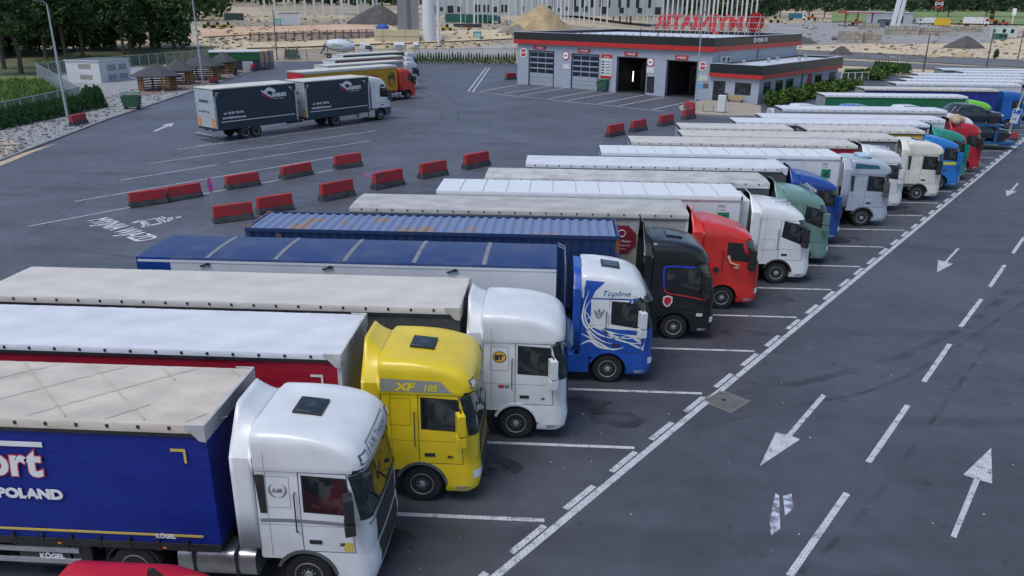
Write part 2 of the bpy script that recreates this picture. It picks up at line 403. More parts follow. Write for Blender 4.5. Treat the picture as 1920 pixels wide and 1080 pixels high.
    for s,sd in ((-1,'n'),(1,'p')):
        h=MB(); y0,y1=(-1.19,-.80) if s<0 else (.80,1.19)
        proj(BB,[(y0,.72),(y1,.72),(y1,.92),(y0,.94)],6,2,.012,'f',h); h.build('headlight',[LAMP],root,fix=False)
        if near:
            f=MB(); proj(BB,[(.86,.40),(1.2,.40),(1.2,.50),(.86,.50)],3,1,.008,sd,f); f.build('entry_step',ALU if near>1 else STEEL,root,fix=False)
        # mirrors
        mc=o.get('mirror',DARK); f=MB()
        if s<0 or near:
            T=Matrix.Translation((1.02,s*1.44,2.36))@Matrix.Rotation(s*-.35,4,'Z')
            f.box(-.10,.09,-.14,.14,-.28,.26,0,T); f.box(-.11,.10,-.14,.14,-.58,-.33,0,T)
            f.tube([(.95,s*1.18,2.62),(1.02,s*1.40,2.66),(1.02,s*1.44,2.5)],.022,6,1); f.tube([(.98,s*1.2,1.86),(1.02,s*1.42,1.86),(1.02,s*1.44,1.95)],.022,6,1)
            f.build('mirror',[mc,DARK],c,bevel=.05)
    if o.get('visor'):
        v=MB(); R_=[]
        for f_ in range(9):
            y=-1.12+2.24*f_/8; z=2.9; a=pj1(B,(y,3.02),.02,'f'); b=a+Vector((.20,0,-.20)); R_.append([a,b,b+Vector((0,0,-.03))])
        v.grid(R_); v.build('sun_visor',o['visor'],c,fix=False,solid=.02)
    if o.get('hatch') is not None:
        hx=o['hatch']; p=[pj1(B,(hx+a,y),.0,'t') for a,y in ((-.28,-.3),(.28,-.3),(.28,.3),(-.28,.3))]
        h=MB(); ctr=sum(p,Vector())/4; ux=(p[1]-p[0]).normalized(); T=Matrix.Translation(ctr)@Matrix.Rotation(-math.atan2(ux.z,ux.x),4,'Y')
        h.box(-.30,.30,-.33,.33,-.02,.05,1,T); h.box(-.25,.25,-.28,.28,.05,.06,0,T); h.build('roof_hatch',[GLASS,o.get('hatchrim',DARK)],c,bevel=.02)
    if o.get('rooflamp'):
        for s in (-1,1):
            h=MB(); proj(B,[(s*.98-.15,3.13),(s*.98+.15,3.13),(s*.98+.13,3.34),(s*.98-.13,3.34)],4,2,.010,'f',h,1); proj(B,[(s*.98-.11,3.16),(s*.98+.11,3.16),(s*.98+.10,3.31),(s*.98-.10,3.31)],4,2,.016,'f',h,0); h.build('roof_lamp',[LAMP,GREYP],c,fix=False)
    if o.get('horns'):
        for s in (-.3,.3):
            h=MB(); p=pj1(B,(.2,s),.06,'t'); h.tube([p+Vector((-.4,0,.04)),p+Vector((.1,0,0)),p+Vector((.25,0,-.05))],[.02,.035,.08],8); h.build('air_horn',ALU,c)
    if o.get('bar'):
        h=MB(); h.tube([pj1(B,(.35,-.95),.10,'t'),pj1(B,(.45,0),.13,'t'),pj1(B,(.35,.95),.10,'t')],.035,8)
        for y in (-.7,-.35,0,.35,.7): p=pj1(B,(.44,y),.15,'t'); h.cyl(p,p+Vector((.10,0,-.02)),.08,.09,10)
        h.build('lamp_bar',ALU,c)
    return c,B,BB
def tractor_base(root,o):
    ch=MB()
    for s in (-1,1): ch.box(-4.9,.9,s*.42-.05,s*.42+.05,.68,.95)
    ch.box(-.6,1.0,-.62,.62,.45,1.1); ch.box(-3.9,-3.5,-.8,.8,.4,.62); ch.cyl((-3.7,-1.2,.5),(-3.7,1.2,.5),.09); ch.cyl((0,-1.1,.5),(0,1.1,.5),.08)
    ch.box(-3.5,-2.7,-.45,.45,.98,1.12)
    ch.build('chassis',CHAS,root)
    axle(root,0,o.get('rimf',RIMF)); axle(root,-3.7,RIMR,dual=True)
    tk=o.get('tank',ALU)
    for s in (-1,1):
        t=MB(); R_=[]
        for x in (-2.75,-1.1):
            R_.append([(x,s*(.88+.34*math.copysign(abs(math.cos(a))**.5,math.cos(a))),.66+.31*math.copysign(abs(math.sin(a))**.5,math.sin(a))) for a in [2*math.pi*i/20 for i in range(20)]])
        t.loft(R_); 
        for x in (-2.4,-1.5): t.box(x-.03,x+.03,s*.5,s*1.235,.34,.985,1)
        t.build('fuel_tank',[tk,DARK],root)
        m=MB(); rings=[]
        for i in range(11):
            a=math.pi*(.08+.84*i/10); rings.append([(-3.7+r*math.cos(a),y*s,HZ+r*math.sin(a)) for r,y in ((.575,.58),(.575,1.24),(.61,1.24),(.61,.58))])
        m.loft(rings); m.build('mudguard',DARK,root)
    if o.get('skirt'):
        for s in (-1,1):
            t=MB(); t.box(-2.9,-.62,s*1.20-.02,s*1.20+.02,.36,.98); t.build('side_skirt',o['skirt'],root,bevel=.01)
def trailer(root,x1,L,o):
    """semi trailer body behind x1; children of the lorry"""
    x0=x1-L; dr=o.get('drop',.21); kind=o.get('kind','curtain'); side=o['side']; roof=o['roof']; H=o.get('h',4.0); zb=1.18; w=1.262
    ch=MB()
    for s in (-1,1): ch.box(x0+.2,x1-.1,s*.5-.06,s*.5+.06,.82,1.15)
    ch.box(x0,x1,-1.2,1.2,1.08,1.16); ch.box(x0-.05,x0+.08,-1.2,1.2,.48,.62)
    for x in (x0+2.3,x0+3.6,x0+4.9): ch.cyl((x,-1.15,.5),(x,1.15,.5),.07); ch.box(x-.1,x+.1,-.7,.7,.55,.85)
    ch.build('trailer_chassis',CHAS,root)
    for x in (x0+2.3,x0+3.6,x0+4.9): axle(root,x,RIMF,y=1.08)
    for s in (-1,1):
        l=MB(); l.box(x1-2.75,x1-2.6,s*.85-.07,s*.85+.07,.25,1.1); l.box(x1-2.82,x1-2.53,s*.85-.14,s*.85+.14,.2,.25); l.build('landing_leg',CHAS,root)
        g=MB()
        for z in (.52,.80): g.box(x0+5.7,x1-3.1,s*1.22-.02,s*1.22+.02,z,z+.11)
        for x in (x0+5.9,(x0+x1)/2+1.2,x1-3.3): g.box(x-.03,x+.03,s*1.17-.03,s*1.19+.03,.5,1.1)
        g.build('side_guard',o.get('guard',STEEL),root)
    b=MB()
    if kind=='container':
        n=int(L/.36); R_=[]
        for s in (-1,1):
            rows=[]
            for z in (1.25,H-.12):
                row=[]
                for i in range(n*4+1):
                    x=x0+.12+(L-.24)*i/(n*4); ph=i%4; d=0 if ph in (0,1) else .04; row.append((x,s*(1.20-d),z))
                rows.append(row)
            b.grid(rows)
        rows=[]
        for y in (-1.15,1.15):
            rows.append([(x0+.15+(L-.3)*i/(n*4),y,H-.02-(0 if i%4 in (0,1) else .055)) for i in range(n*4+1)])
        b.grid(rows,1); b.box(x0+.02,x0+.08,-1.15,1.15,1.25,H-.1); b.box(x1-.08,x1-.02,-1.15,1.15,1.25,H-.1)
        body=b.build('container_body',[side,roof],root,smooth=0,fix=False)
        f=MB()
        for s in (-1,1):
            f.box(x0,x1,s*1.22-.035,s*1.22,H-.12,H,0); f.box(x0,x1,s*1.22-.035,s*1.22,1.16,1.30,0)
            for x in (x0,x1-.14): f.box(x,x+.14,s*1.22-(.12 if s>0 else 0),s*1.22+(.12 if s<0 else 0),1.30,H-.12,1)
            for x in (x0-.004,x1-.16): f.box(x,x+.164,s*1.224-(.16 if s>0 else 0),s*1.224+(.16 if s<0 else 0),H-.11,H+.012,1)
        for x in (x0,x1-.1): f.box(x,x+.1,-1.18,1.18,H-.1,H-.005,1)
        f.box(x0+1.15,x0+1.35,-1.223,-1.18,1.2,H+.006,1)
        f.build('container_frame',[side,o['rust']],root); return body
    nx=int(L/.5)*2
    ins=.0 if kind!='curtain' else .02
    for s in (-1,1):
        rows=[]
        for z in (zb,1.6,2.3,3.0,H-dr):
            rows.append([(x0+.1+(L-.2)*i/nx,s*(w-ins-(.012*(i%2)*(1 if kind=='curtain' else 0))-.004*math.sin(i*1.7+z*3)*(kind=='curtain')),z) for i in range(nx+1)])
        b.grid(rows)
    b.box(x1-.10,x1,-w+.006,w-.006,zb,H-.1,1); b.box(x0,x0+.10,-w+.006,w-.006,zb,H-.1,2)
    body=b.build('trailer_body',[side,o.get('head',side),o.get('doors',STEEL)],root,smooth=60,fix=False)
    r=MB(); rows=[]; m=10; wr=w+.008; cr=o.get('crown',.03)
    for i in range(nx*2+1):
        x=x0+L*i/(nx*2); sag=o.get('sag',.012)*(math.sin(i*math.pi/2)**2); e=min(i,nx*2-i)
        P=[(x,-wr,H-dr),(x,-wr,H-.07)]
        for j in range(m+1):
            y=-wr+2*wr*j/m; P.append((x,y*.985,H-.02+cr*(1-(y/wr)**2)-(sag if 0<j<m and e>2 else 0)-.008*R.random()*(kind=='curtain')))
        P+=[(x,wr,H-.07),(x,wr,H-dr)]; rows.append(P)
    r.grid(rows); 
    for i in (0,-1): r.add(rows[i],[tuple(range(len(rows[i])))])
    rf=r.build('trailer_roof',roof,root,smooth=50,fix=False)
    rl=MB()
    for s in (-1,1):
        rl.box(x0,x1,s*(w+.004)-.012,s*(w+.004)+.012,H-dr-.075,H-dr+.005,0)
        rl.box(x0,x1,s*w-.012,s*w+.012,1.02,zb+.01,1)
        if kind=='curtain':
            k=0; x=x0+.5
            while x<x1-.4:
                rl.box(x-.03,x+.03,s*(w+.012)-.008,s*(w+.012)+.01,H-.13,H-.06,2); rl.box(x-.025,x+.025,s*(w+.01)-.01,s*(w+.01)+.012,1.0,1.3,2); x+=.62
            if o.get('reflex'): rl.box(x0+.4,x1-.35,s*(w+.002)-.004,s*(w+.002)+.006,1.36,1.41,3)
    for s in (-1,1):
        for i in range(6):
            mk_=MB(); x=x0+1.2+(L-2.4)*i/5; mk_.box(x-.035,x+.035,s*(w+.012)-.012,s*(w+.012)+.012,1.06,1.095); mk_.build('marker_lamp',ORANGE,root) if s<0 else None
    rl.build('side_rail',[o.get('rail',DARK),o.get('rail2',CHAS),DARK,o.get('reflex') or DARK],root)
    cp=o.get('cap')
    if cp:
        k=MB(); prof=[(x1-.40,H-.07),(x1-.26,H-.20),(x1-.12,H-.36),(x1+.02,H-.38),(x1+.02,H+.01),(x1-.40,H+.01)]
        for s in (-1,1): k.prism(prof,s*1.29-.012,s*1.29+.012)
        k.box(x1-.03,x1+.035,-1.28,1.28,H-.34,H+.012); k.build('front_headboard',cp,root,bevel=.012)
    if kind=='reefer':
        u=MB(); u.box(x1,x1+.42,-.95,.95,2.2,H-.25); u.box(x1,x1+.30,-.8,.8,1.55,2.2); u.build('cooling_unit',M('cooler_white',(.62,.63,.64),var=.1),root,bevel=.06)
        f=MB(); 
        for s in (-1,1): f.box(x1-.06,x1+.03,s*1.2-.07,s*1.2+.07,zb,H-.02)
        f.build('corner_post',ALU,root)
        sm=MB()
        for i in range(1,13): x=x0+L*i/13; sm.box(x-.012,x+.012,-1.2,1.2,H-.01,H+.012)
        for i in range(1,13): 
            x=x0+L*i/13; sm.box(x-.012,x+.012,-w-.004,-w+.01,zb,H-.3)
        sm.build('panel_joint',M('joint_grey',(.42,.43,.45),rough=.5,var=.1),root)
    if o.get('corner'):
        k=MB(); cm=o['corner']
        for x in ((x1-.75),):
            k.box(x,x+.30,-w-.006,-w-.001,H-.62,H-.56); k.box(x+.25,x+.30,-w-.006,-w-.001,H-.88,H-.62)
        k.build('corner_mark',cm,root)
    return body
PC=dict(white=(.66,.67,.68),cream=(.66,.64,.56),yellow=(.72,.52,.015),blue=(.01,.07,.36),black=(.006,.0065,.008),red=(.55,.022,.018),green=(.13,.24,.21),navy=(.01,.05,.26),
 silver=(.36,.40,.47),brightblue=(.015,.17,.50),teal=(.012,.22,.17),crimson=(.42,.01,.025),lime=(.16,.52,.03),mid=(.01,.10,.38),oran=(.62,.05,.03))
def P(n): return paint(n,PC[n])
def lorry(label,yc,hx,st,col,o,tr=None,rz=0,scale=1,x=None,group='lorries parked side by side in the marked bays'):
    root=thing('articulated_lorry' if tr else 'tractor_unit',label,'lorry',(hx,yc,0),rz,group,scale)
    o=dict(o); o.setdefault('rgb',PC.get(col,(.4,.4,.4)))
    c,B,BB=cab(root,st,P(col),o); tractor_base(root,o); b=None
    if tr: b=trailer(root,tr.get('x1',-1.75),tr.get('L',13.6),tr)
    return root,c,B,BB,b
BEIGE=tarp('beige',(.52,.46,.39)); OFFW=tarp('offwhite',(.60,.61,.65),.10); GREYT=tarp('grey',(.42,.405,.385),.2); PALE=tarp('pale',(.52,.495,.46),.14)
CBLUE=tarp('blue',(.001,.016,.21),.10); CRED=tarp('red',(.37,.008,.026),.12); CDGREY=tarp('darkgrey',(.075,.078,.085)); CWHITE=tarp('white',(.55,.56,.57))
LBEIGE=M('rail_lightgrey',(.42,.42,.43),var=.15); YREF=M('reflex_yellow',(.62,.45,.10),rough=.3,var=.25,scale=60); WREF=M('reflex_white',(.75,.75,.75),rough=.3,var=.2,scale=60)
REEF=paint('reefer',(.64,.65,.67),.07)
INK=M('print_dark',(.03,.03,.04),var=0); TXTW=M('print_white',(.72,.72,.72),var=.05); TXTG=M('print_grey',(.20,.21,.23),var=.05)
LR=[]
# 1 white lorry, blue curtain
r,c,B,BB,b=lorry('white lorry with a bright blue curtain trailer, nearest to the camera',14.05,-4.92,'daf','white',dict(near=2,hatch=-.05,rooflamp=1,arch=GREYP,vent=1,slat=GREYP,mirror=DARK),
  dict(side=CBLUE,roof=BEIGE,rail=DARK,reflex=YREF,corner=YREF,cap=LBEIGE,head=CBLUE,x1=-1.75,crown=.02))
m=MB(); 
for sd in 'np': ribbon(B,[(-.93,1.84),(-.3,1.86),(.4,1.84),(1.0,1.80)],.085,.005,m,side=sd)
ribbon(B,[(-1.15,1.80),(-.6,1.86),(0,1.87),(.6,1.86),(1.15,1.80)],.05,.012,m,side='f'); m.build('grey_stripe',TXTG,c,fix=False)
m=MB()
for k in range(2):
    ribbon(B,[(-.46+(.17*math.cos(a))*(1 if k else -1),2.56+.17*math.sin(a)) for a in [-1.5+.34*i for i in range(8)]],.05,.005,m,taper=True)
m.build('laurel_emblem',TXTG,c,fix=False)
text('cab_lettering','A.M',.12,TXTG,c,(-.57,-1.237,2.52),SIDE,bold=.004)
pl=MB(); proj(B,[(-.74,3.15),(.74,3.15),(.70,3.40),(-.70,3.40)],10,3,.008,'f',pl,0); proj(B,[(-.71,3.17),(.71,3.17),(.67,3.38),(-.67,3.38)],10,3,.012,'f',pl,1); pl.build('visor_plate',[TXTG,M('plate_white',(.62,.63,.64),var=.03)],c,fix=False)
ptext('visor_lettering','A.M. Transport',.20,TXTG,c,B,-.62,3.20,'f',.016,bold=.004)
text('model_badge','XF',.09,INK,c,(.72,-1.246,1.30),SIDE,bold=.004)
m=MB(); proj(B,[(.80,1.02+.14),(1.0,1.16),(1.0,1.38),(.80,1.38)],2,2,.006,'n',m); m.build('yellow_sticker',YREF,c,fix=False)
text('trailer_lettering','Transport',.92,TXTW,b,(-9.0,-1.276,2.70),SIDE,bold=.03,shear=.08); text('lettering_outline','Transport',.92,M('outline_red',(.5,.05,.08),var=0),b,(-9.0,-1.27,2.70),SIDE,bold=.055,shear=.08)
text('trailer_lettering','POLAND',.30,TXTW,b,(-4.9,-1.272,2.16),SIDE,bold=.018,align='RIGHT',sx=1.15)
m=MB(); m.box(-9.2,-5.1,-1.272,-1.262,3.36,3.47); m.build('white_bar',TXTW,b)
text('maker_lettering','KÖGEL',.13,TXTW,b,(-3.1,-1.275,1.32),SIDE,bold=.006)
bx=MB(); bx.box(-6.2,-4.6,-1.2,-.7,.42,.98); q=bx.build('pallet_box',DARK,r,bevel=.02); text('box_lettering','KÖGEL',.17,TXTW,q,(-5.75,-1.206,.62),SIDE,bold=.008)
m=MB()
for i in range(9):
    for s in (-1,1):
        x=-15+1.6*i
        ribbon(BVHTree.FromPolygons([Vector(p) for p in ((-16,-1.2,4.02),(-1.8,-1.2,4.02),(-1.8,1.2,4.02),(-16,1.2,4.02))],[(0,1,2,3)]),[(x,-1.15*s),(x+1.2,0),(x+2.4,1.15*s)] if x+2.4<-1.9 else [(x,-1.15*s),(x+.6,-.55*s)],.028,.004,m,side='t')
m.build('tarp_crease',M('tarp_crease',(.475,.42,.36),var=.1),b,fix=False)
# 2 yellow
r,c,B,BB,b=lorry('yellow lorry with XF 105 lettering and a red curtain trailer under a white roof',17.45,-3.13,'daf','yellow',dict(near=2,hatch=-.05,rooflamp=1,arch=GREYP,mirror=P('yellow'),slat=P('yellow'),hatchrim=DARK),
  dict(side=CRED,roof=OFFW,drop=.17,rail=DARK,corner=WREF,cap=M('cap_dirtywhite',(.50,.49,.46),var=.25,scale=3),head=CWHITE,x1=-1.8))
for sd in 'np':
    m=MB(); proj(B,[(-.90,3.05),(.80,3.04),(.52,3.34),(-.90,3.38)],10,4,.005,sd,m); m.build('grey_band',M('band_grey',(.27,.27,.23),var=.05),c,fix=False)
YL=M('letter_yellow',(.72,.55,.02),var=.03); ptext('cab_lettering','XF',.27,YL,c,B,-.55,3.09,'n',.010,bold=.014,sx=1.35,shear=.2); ptext('cab_lettering','105',.23,YL,c,B,.10,3.09,'n',.010,bold=.008,shear=.2)
text('model_badge','SSC',.085,INK,c,(.66,-1.246,1.30),SIDE,bold=.004)
# 3 white, BT
r,c,B,BB,b=lorry('white lorry with a round yellow BT badge and a long beige trailer roof',20.6,-.98,'daf','white',dict(near=2,mirror=P('white'),arch=P('white'),visor=M('smoke_visor',(.02,.04,.10),rough=.1,var=0),slat=TXTG,lower=P('white'),ddz=.3),
  dict(side=CDGREY,roof=tarp('greige',(.55,.51,.465),.10),rail=M('rail_charcoal',(.03,.03,.035),var=.3),head=CDGREY,cap=M('cap_beige',(.45,.42,.37),var=.2),x1=-1.55,h=4.0))
m=MB(); ring=[( -.47+.19*math.cos(a),2.56+.17*math.sin(a)) for a in [2*math.pi*i/24 for i in range(24)]]
m.add([pj1(B,p,.005,'n') for p in ring],[tuple(range(24))],0); m.add([pj1(B,((p[0]+.47)*.86-.47,(p[1]-2.56)*.86+2.56),.008,'n') for p in ring],[tuple(range(24))],1)
m.build('round_badge',[INK,M('badge_yellow',(.72,.42,.02),var=.05)],c,fix=False); text('cab_lettering','BT',.19,INK,c,(-.60,-1.238,2.49),SIDE,bold=.014)
m=MB(); proj(B,[(-.50,1.62),(-.34,1.62),(-.34,1.72),(-.50,1.72)],1,1,.005,'n',m,0); proj(B,[(-.32,1.62),(-.2,1.62),(-.2,1.72),(-.32,1.72)],1,1,.005,'n',m,1); m.build('small_sticker',[M('sticker_red',(.5,.03,.03),var=0),TXTG],c,fix=False)
text('model_badge','XF',.085,INK,c,(.70,-1.246,1.30),SIDE,bold=.004)
# 4 blue and white
r,c,B,BB,b=lorry('blue and white lorry with flame graphics, white trailer with blue cover',24.35,1.81,'scania','blue',dict(near=2,hatch=.0,mirror=P('white'),arch=P('blue'),skirt=P('blue'),tank=P('blue'),rgb=(.05,.15,.6),visor=TINT,roofcol=P('white')),
  dict(side=REEF,roof=M('cover_blue',(.010,.030,.13),rough=.4,col2=(.05,.07,.15),mix=(.45,.75),scale=1.0,detail=8),kind='box',rail=REEF,head=REEF,x1=-1.75,crown=.045,sag=0,L=13.5,drop=.10))
m=MB(); proj(B,[(-.60,2.0),(.98,1.92),(1.12,2.90),(-.62,2.92)],12,8,.0028,'n',m); proj(B,[(-.2,1.84),(1.12,1.2),(1.2,1.92),(-.6,2.0)],10,8,.0028,'n',m)
m.build('white_panel',P('white'),c,fix=False,smooth=60)
m=MB(); proj(B,[(-.945,2.95),(-.60,2.95),(-.50,3.2),(-.945,3.2)],4,3,.004,'n',m); proj(B,[(-.945,3.2),(-.50,3.2),(-.2,3.5),(-.945,3.55)],5,4,.004,'n',m); m.build('blue_corner',P('blue'),c,fix=False,smooth=60)
m=MB()
for pts,w_ in [([(-.70,3.2),(-.84,2.7),(-.86,2.2),(-.6,1.8),(-.2,1.5),(.2,1.4)],.06),([(-.60,2.95),(-.8,2.55),(-.72,2.1),(-.35,1.75),(.15,1.62),(.7,1.75)],.055),([(-.85,2.15),(-.55,2.35),(-.35,2.0),(.1,1.72),(.6,1.62),(1.0,1.72)],.05),([(-.86,2.6),(-.6,2.2),(-.7,1.85),(-.4,1.5),(-.1,1.3)],.06),([(-.9,1.75),(-.6,1.6),(-.3,1.42),(.1,1.22),(.5,1.3)],.08),([(-.92,1.35),(-.6,1.5),(-.3,1.3),(.1,1.2)],.09),([(-.7,1.95),(-.3,1.95),(.2,1.6),(.8,1.45),(1.15,1.5)],.05)]:
    ribbon(B,pts,w_,.007,m,taper=True)
m.build('flame_graphic',TXTW,c,fix=False)
m=MB()
for pts,w_ in [([(-.2,1.95),(.3,1.85),(.9,1.8),(1.1,1.6)],.16),([(.1,1.75),(.6,1.6),(1.05,1.35)],.18),([(-.1,1.6),(.4,1.5),(.9,1.22)],.14),([(-.3,1.85),(-.1,1.7),(.3,1.4),(.6,1.2)],.2)]: ribbon(B,pts,w_,.005,m,taper=True)
m.build('blue_graphic',P('blue'),c,fix=False)
ptext('cab_lettering','Topline',.25,M('script_blue',(.02,.09,.22),var=0),c,B,-.32,3.05,'n',.012,shear=.35,bold=.0,sx=1.2)
m=MB(); ribbon(B,[(-.5,2.55),(-.42,2.35),(-.36,2.3),(-.28,2.37),(-.2,2.57)],.06,.006,m); ribbon(B,[(-.42,2.5),(-.35,2.4),(-.28,2.5)],.04,.006,m); m.build('engine_emblem',TXTG,c,fix=False); text('engine_lettering','8',.15,TXTG,c,(-.40,-1.236,2.50),SIDE,bold=.006)
k=MB()
k.box(-15.3,-14.2,-1.277,-1.255,3.2,3.99); k.build('blue_corner_panel',P('navy'),b)
for i in range(1,6): m=MB(); x=-15.2+13.4*i/6; m.grid([[(x+a_,y,4.006-.02+.045*(1-(y/1.27)**2)+.012*(a_==0)) for y in (-1.24,-.8,-.4,0,.4,.8,1.24)] for a_ in (-.07,0,.07)]); m.build('cover_strap',M('bow_grey',(.20,.20,.22),var=.25),b,fix=False)
for x in (-13.2,-9.2,-5.2):
    m=MB(); m.tube([(x,-1.29,3.72),(x+.22,-1.31,3.8)],.03,6); m.box(x+.2,x+.32,-1.33,-1.27,3.76,3.84); m.build('cover_latch',CHAS,b)
m=MB()
for s in (-.5,-.2): m.tube([(-1.45,s,1.2),(-1.45,s,3.6),(-1.5,s,4.35),(-1.72,s,4.45)],.025,6)
for i in range(8): m.tube([(-1.45,-.5,1.5+.33*i),(-1.45,-.2,1.5+.33*i)],.018,5)
m.build('front_ladder',ALU,r)
# 5 black with container
RUST=M('container_rust',(.02,.055,.17),rough=.6,col2=(.22,.075,.025),mix=(.48,.56),scale=2.2,detail=8)
r,c,B,BB,b=lorry('black lorry with blue and red window outlines carrying a rusty blue shipping container',28.1,4.46,'scania','black',dict(near=2,arch=P('black'),skirt=P('black'),dl=.32,ddz=.55,hatch=-.1,hatchrim=P('black'),rgb=(.03,.03,.03)),
  dict(kind='container',side=M('container_blue',(.012,.035,.11),rough=.5,var=.3,scale=1.5,col2=(.05,.05,.06),mix=(.55,.85)),roof=M('container_top',(.15,.20,.34),rough=.55,col2=(.27,.18,.12),mix=(.58,.68),scale=.9,detail=9),rust=RUST,x1=-2.15,L=13.7,h=3.95))
q=[(-.45,2.0),(-.5,2.65),(-.32,2.86),(.95,2.82)]; m=MB(); ribbon(B,q,.05,.007,m); m.build('blue_outline',M('neon_blue',(.02,.05,.6),var=0),c,fix=False)
m=MB(); ribbon(B,[(-.47,2.05),(-.3,1.85),(.4,1.74),(1.1,1.60)],.045,.007,m); m.build('red_outline',M('neon_red',(.55,.02,.03),var=0),c,fix=False)
m=MB(); proj(B,[(-.42,2.1),(.1,2.1),(.1,2.72),(-.36,2.72)],3,3,.004,'n',m); m.build('rear_quarter_window',GLASS,c,fix=False)
m=MB(); sh=[(-.46,1.70),(-.30,1.76),(-.12,1.70),(-.12,1.50),(-.2,1.36),(-.30,1.30),(-.40,1.36),(-.47,1.5)]
m.add([pj1(B,p,.006,'n') for p in sh],[tuple(range(8))],0); m.add([pj1(B,((p[0]+.3)*.75-.3,(p[1]-1.54)*.75+1.54),.009,'n') for p in sh],[tuple(range(8))],1); m.build('crest',[TXTW,M('crest_red',(.5,.02,.03),var=.4,scale=20)],c,fix=False)
text('number_lettering','020',.15,TXTW,r,(.78,-1.25,.98),SIDE,bold=.008)
for z in (2.2,):
    m=MB(); m.box(-2.75,-2.6,-1.24,-1.232,2.35,2.5); m.build('yellow_label',YREF,b)
# 6 red
r,c,B,BB,b=lorry('red lorry with the driver at its open window and a dirty grey tarpaulin trailer',31.4,6.85,'man','red',dict(near=2,arch=P('red'),mirror=DARK,slat=DARK,window=False),
  dict(side=tarp('side_grey',(.36,.35,.335),.15),roof=GREYT,rail=M('rail_dusk',(.10,.10,.095),var=.3),head=CWHITE,x1=-1.6,sag=.03,crown=.05)); RED6=r
m=MB(); cx,cz=-4.2,2.9; oc=[(cx+.62*math.cos(a),cz+.62*math.sin(a)) for a in [math.pi/8+math.pi/4*i for i in range(8)]]
m.prism(oc,-1.274,-1.262); q=m.build('octagon_emblem',M('emblem_maroon',(.20,.012,.025),var=.1),b)
for i,(s,z,zz) in enumerate((('Meine Mutter',2.78,.14),('LandTrans e.V.',2.62,.12),('seit 1973',2.47,.09))): text('emblem_lettering',s,zz,TXTW,b,(cx,-1.276,z),SIDE,'CENTER')
m=MB(); m.tube([(cx+.14*math.cos(a),-1.28,3.15+.14*math.sin(a)) for a in [2*math.pi*i/12 for i in range(13)]],.018,5); m.build('emblem_ring',TXTW,b)
# open window: dark opening, frame
m=MB(); proj(B,STY['man']['win'],4,4,.004,'n',m); m.build('window_opening',M('cab_interior',(.012,.012,.013),rough=.9,var=0),c,fix=False)
m=MB(); proj(B,[(-.75,2.2),(-.25,2.2),(-.25,2.6),(-.75,2.6)],2,2,.004,'n',m); m.build('fuel_cap_panel',P('red'),c,fix=False)
m=MB(); m.lathe([(0,.12),(-.05,.12),(-.06,.0)],(-.35,-1.24,1.72),n=14); m.build('air_filler',DARK,c)
# 7 white reefer
r,c,B,BB,b=lorry('white lorry with a white refrigerated trailer, parked just beyond the red lorry',34.8,9.92,'volvo','white',dict(near=2,arch=DARK,mirror=DARK,inside=M('deflector_dark',(.03,.032,.035),var=.3),slat=DARK,horns=1,bumper=P('white')),
  dict(kind='reefer',side=REEF,roof=M('reefer_roof',(.66,.68,.70),rough=.35,var=.05),rail=ALU,head=REEF,x1=-1.85,L=13.4,sag=0,crown=.01))
GRN=M('sticker_green',(.01,.20,.11),var=.05)
def frc(b,x,z):
    m=MB(); m.box(x,x+.5,-1.272,-1.262,z,z+.5); m.build('green_sticker',GRN,b); text('sticker_lettering','d',.42,INK,b,(x+.14,-1.275,z+.1),SIDE,bold=.01)
    text('class_lettering','FRC',.17,TXTG,b,(x+.02,-1.266,z+.72),SIDE,bold=.004); text('class_lettering','12-2027',.09,TXTG,b,(x+.02,-1.266,z+.58),SIDE)
frc(b,-2.85,2.75)
# 8 green grey
r,c,B,BB,b=lorry('grey green lorry with a lamp bar on its roof and a stained pale trailer roof',37.7,11.7,'volvo','green',dict(near=2,arch=P('green'),mirror=P('green'),inside=M('deflector_green',(.03,.06,.055),var=.2),bar=1,slat=DARK),
  dict(side=CDGREY,roof=M('tarp_stained',(.46,.455,.44),rough=.6,var=.25,scale=1.4,detail=8),rail=CWHITE,head=CDGREY,x1=-1.75,L=13.4,sag=.03,crown=.05))
# 9 navy
r,c,B,BB,b=lorry('dark blue lorry between the grey green lorry and the silver one, white trailer roof',41.4,13.45,'man','navy',dict(near=1,arch=P('navy'),mirror=P('navy')),
  dict(side=CDGREY,roof=OFFW,rail=CDGREY,head=CDGREY,x1=-1.7,L=13.4,cap=CWHITE))
# 10 silver
r,c,B,BB,b=lorry('silver lorry with a white refrigerated trailer, parked beyond the dark blue lorry',45.2,17.35,'daf','silver',dict(near=1,arch=GREYP,mirror=GREYP,lower=P('silver'),tank=DARK,vent=1,ddz=.05,visor=None,hatch=.1),
  dict(kind='reefer',side=REEF,roof=M('reefer_roof',(.66,.68,.70)),rail=ALU,head=REEF,x1=-1.6,L=13.3,sag=0,crown=.01))
frc(b,-2.6,2.75)
m=MB(); proj(B,[(-.94,3.3),(.6,3.3),(.5,3.5),(-.94,3.62)],8,2,.004,'n',m); m.build('blue_band',M('band_teal',(.02,.09,.14),var=.05),c,fix=False)
m=MB(); m.box(-.35,.25,-.5,.5,3.78,3.95); m.build('roof_air_conditioner',paint('acblue',(.35,.5,.6)),c,bevel=.05)
# 11 white with red curtain
r,c,B,BB,b=lorry('white lorry with a dark red curtain trailer, half hidden behind the silver lorry',49.0,19.7,'scania','white',dict(near=1,mirror=P('white'),arch=P('white'),ddz=.25,dl=.35,horns=1),
  dict(side=CRED,roof=PALE,rail=M('rail_maroon',(.16,.02,.03),var=.2),head=CRED,x1=-1.75,L=13.5,corner=WREF))
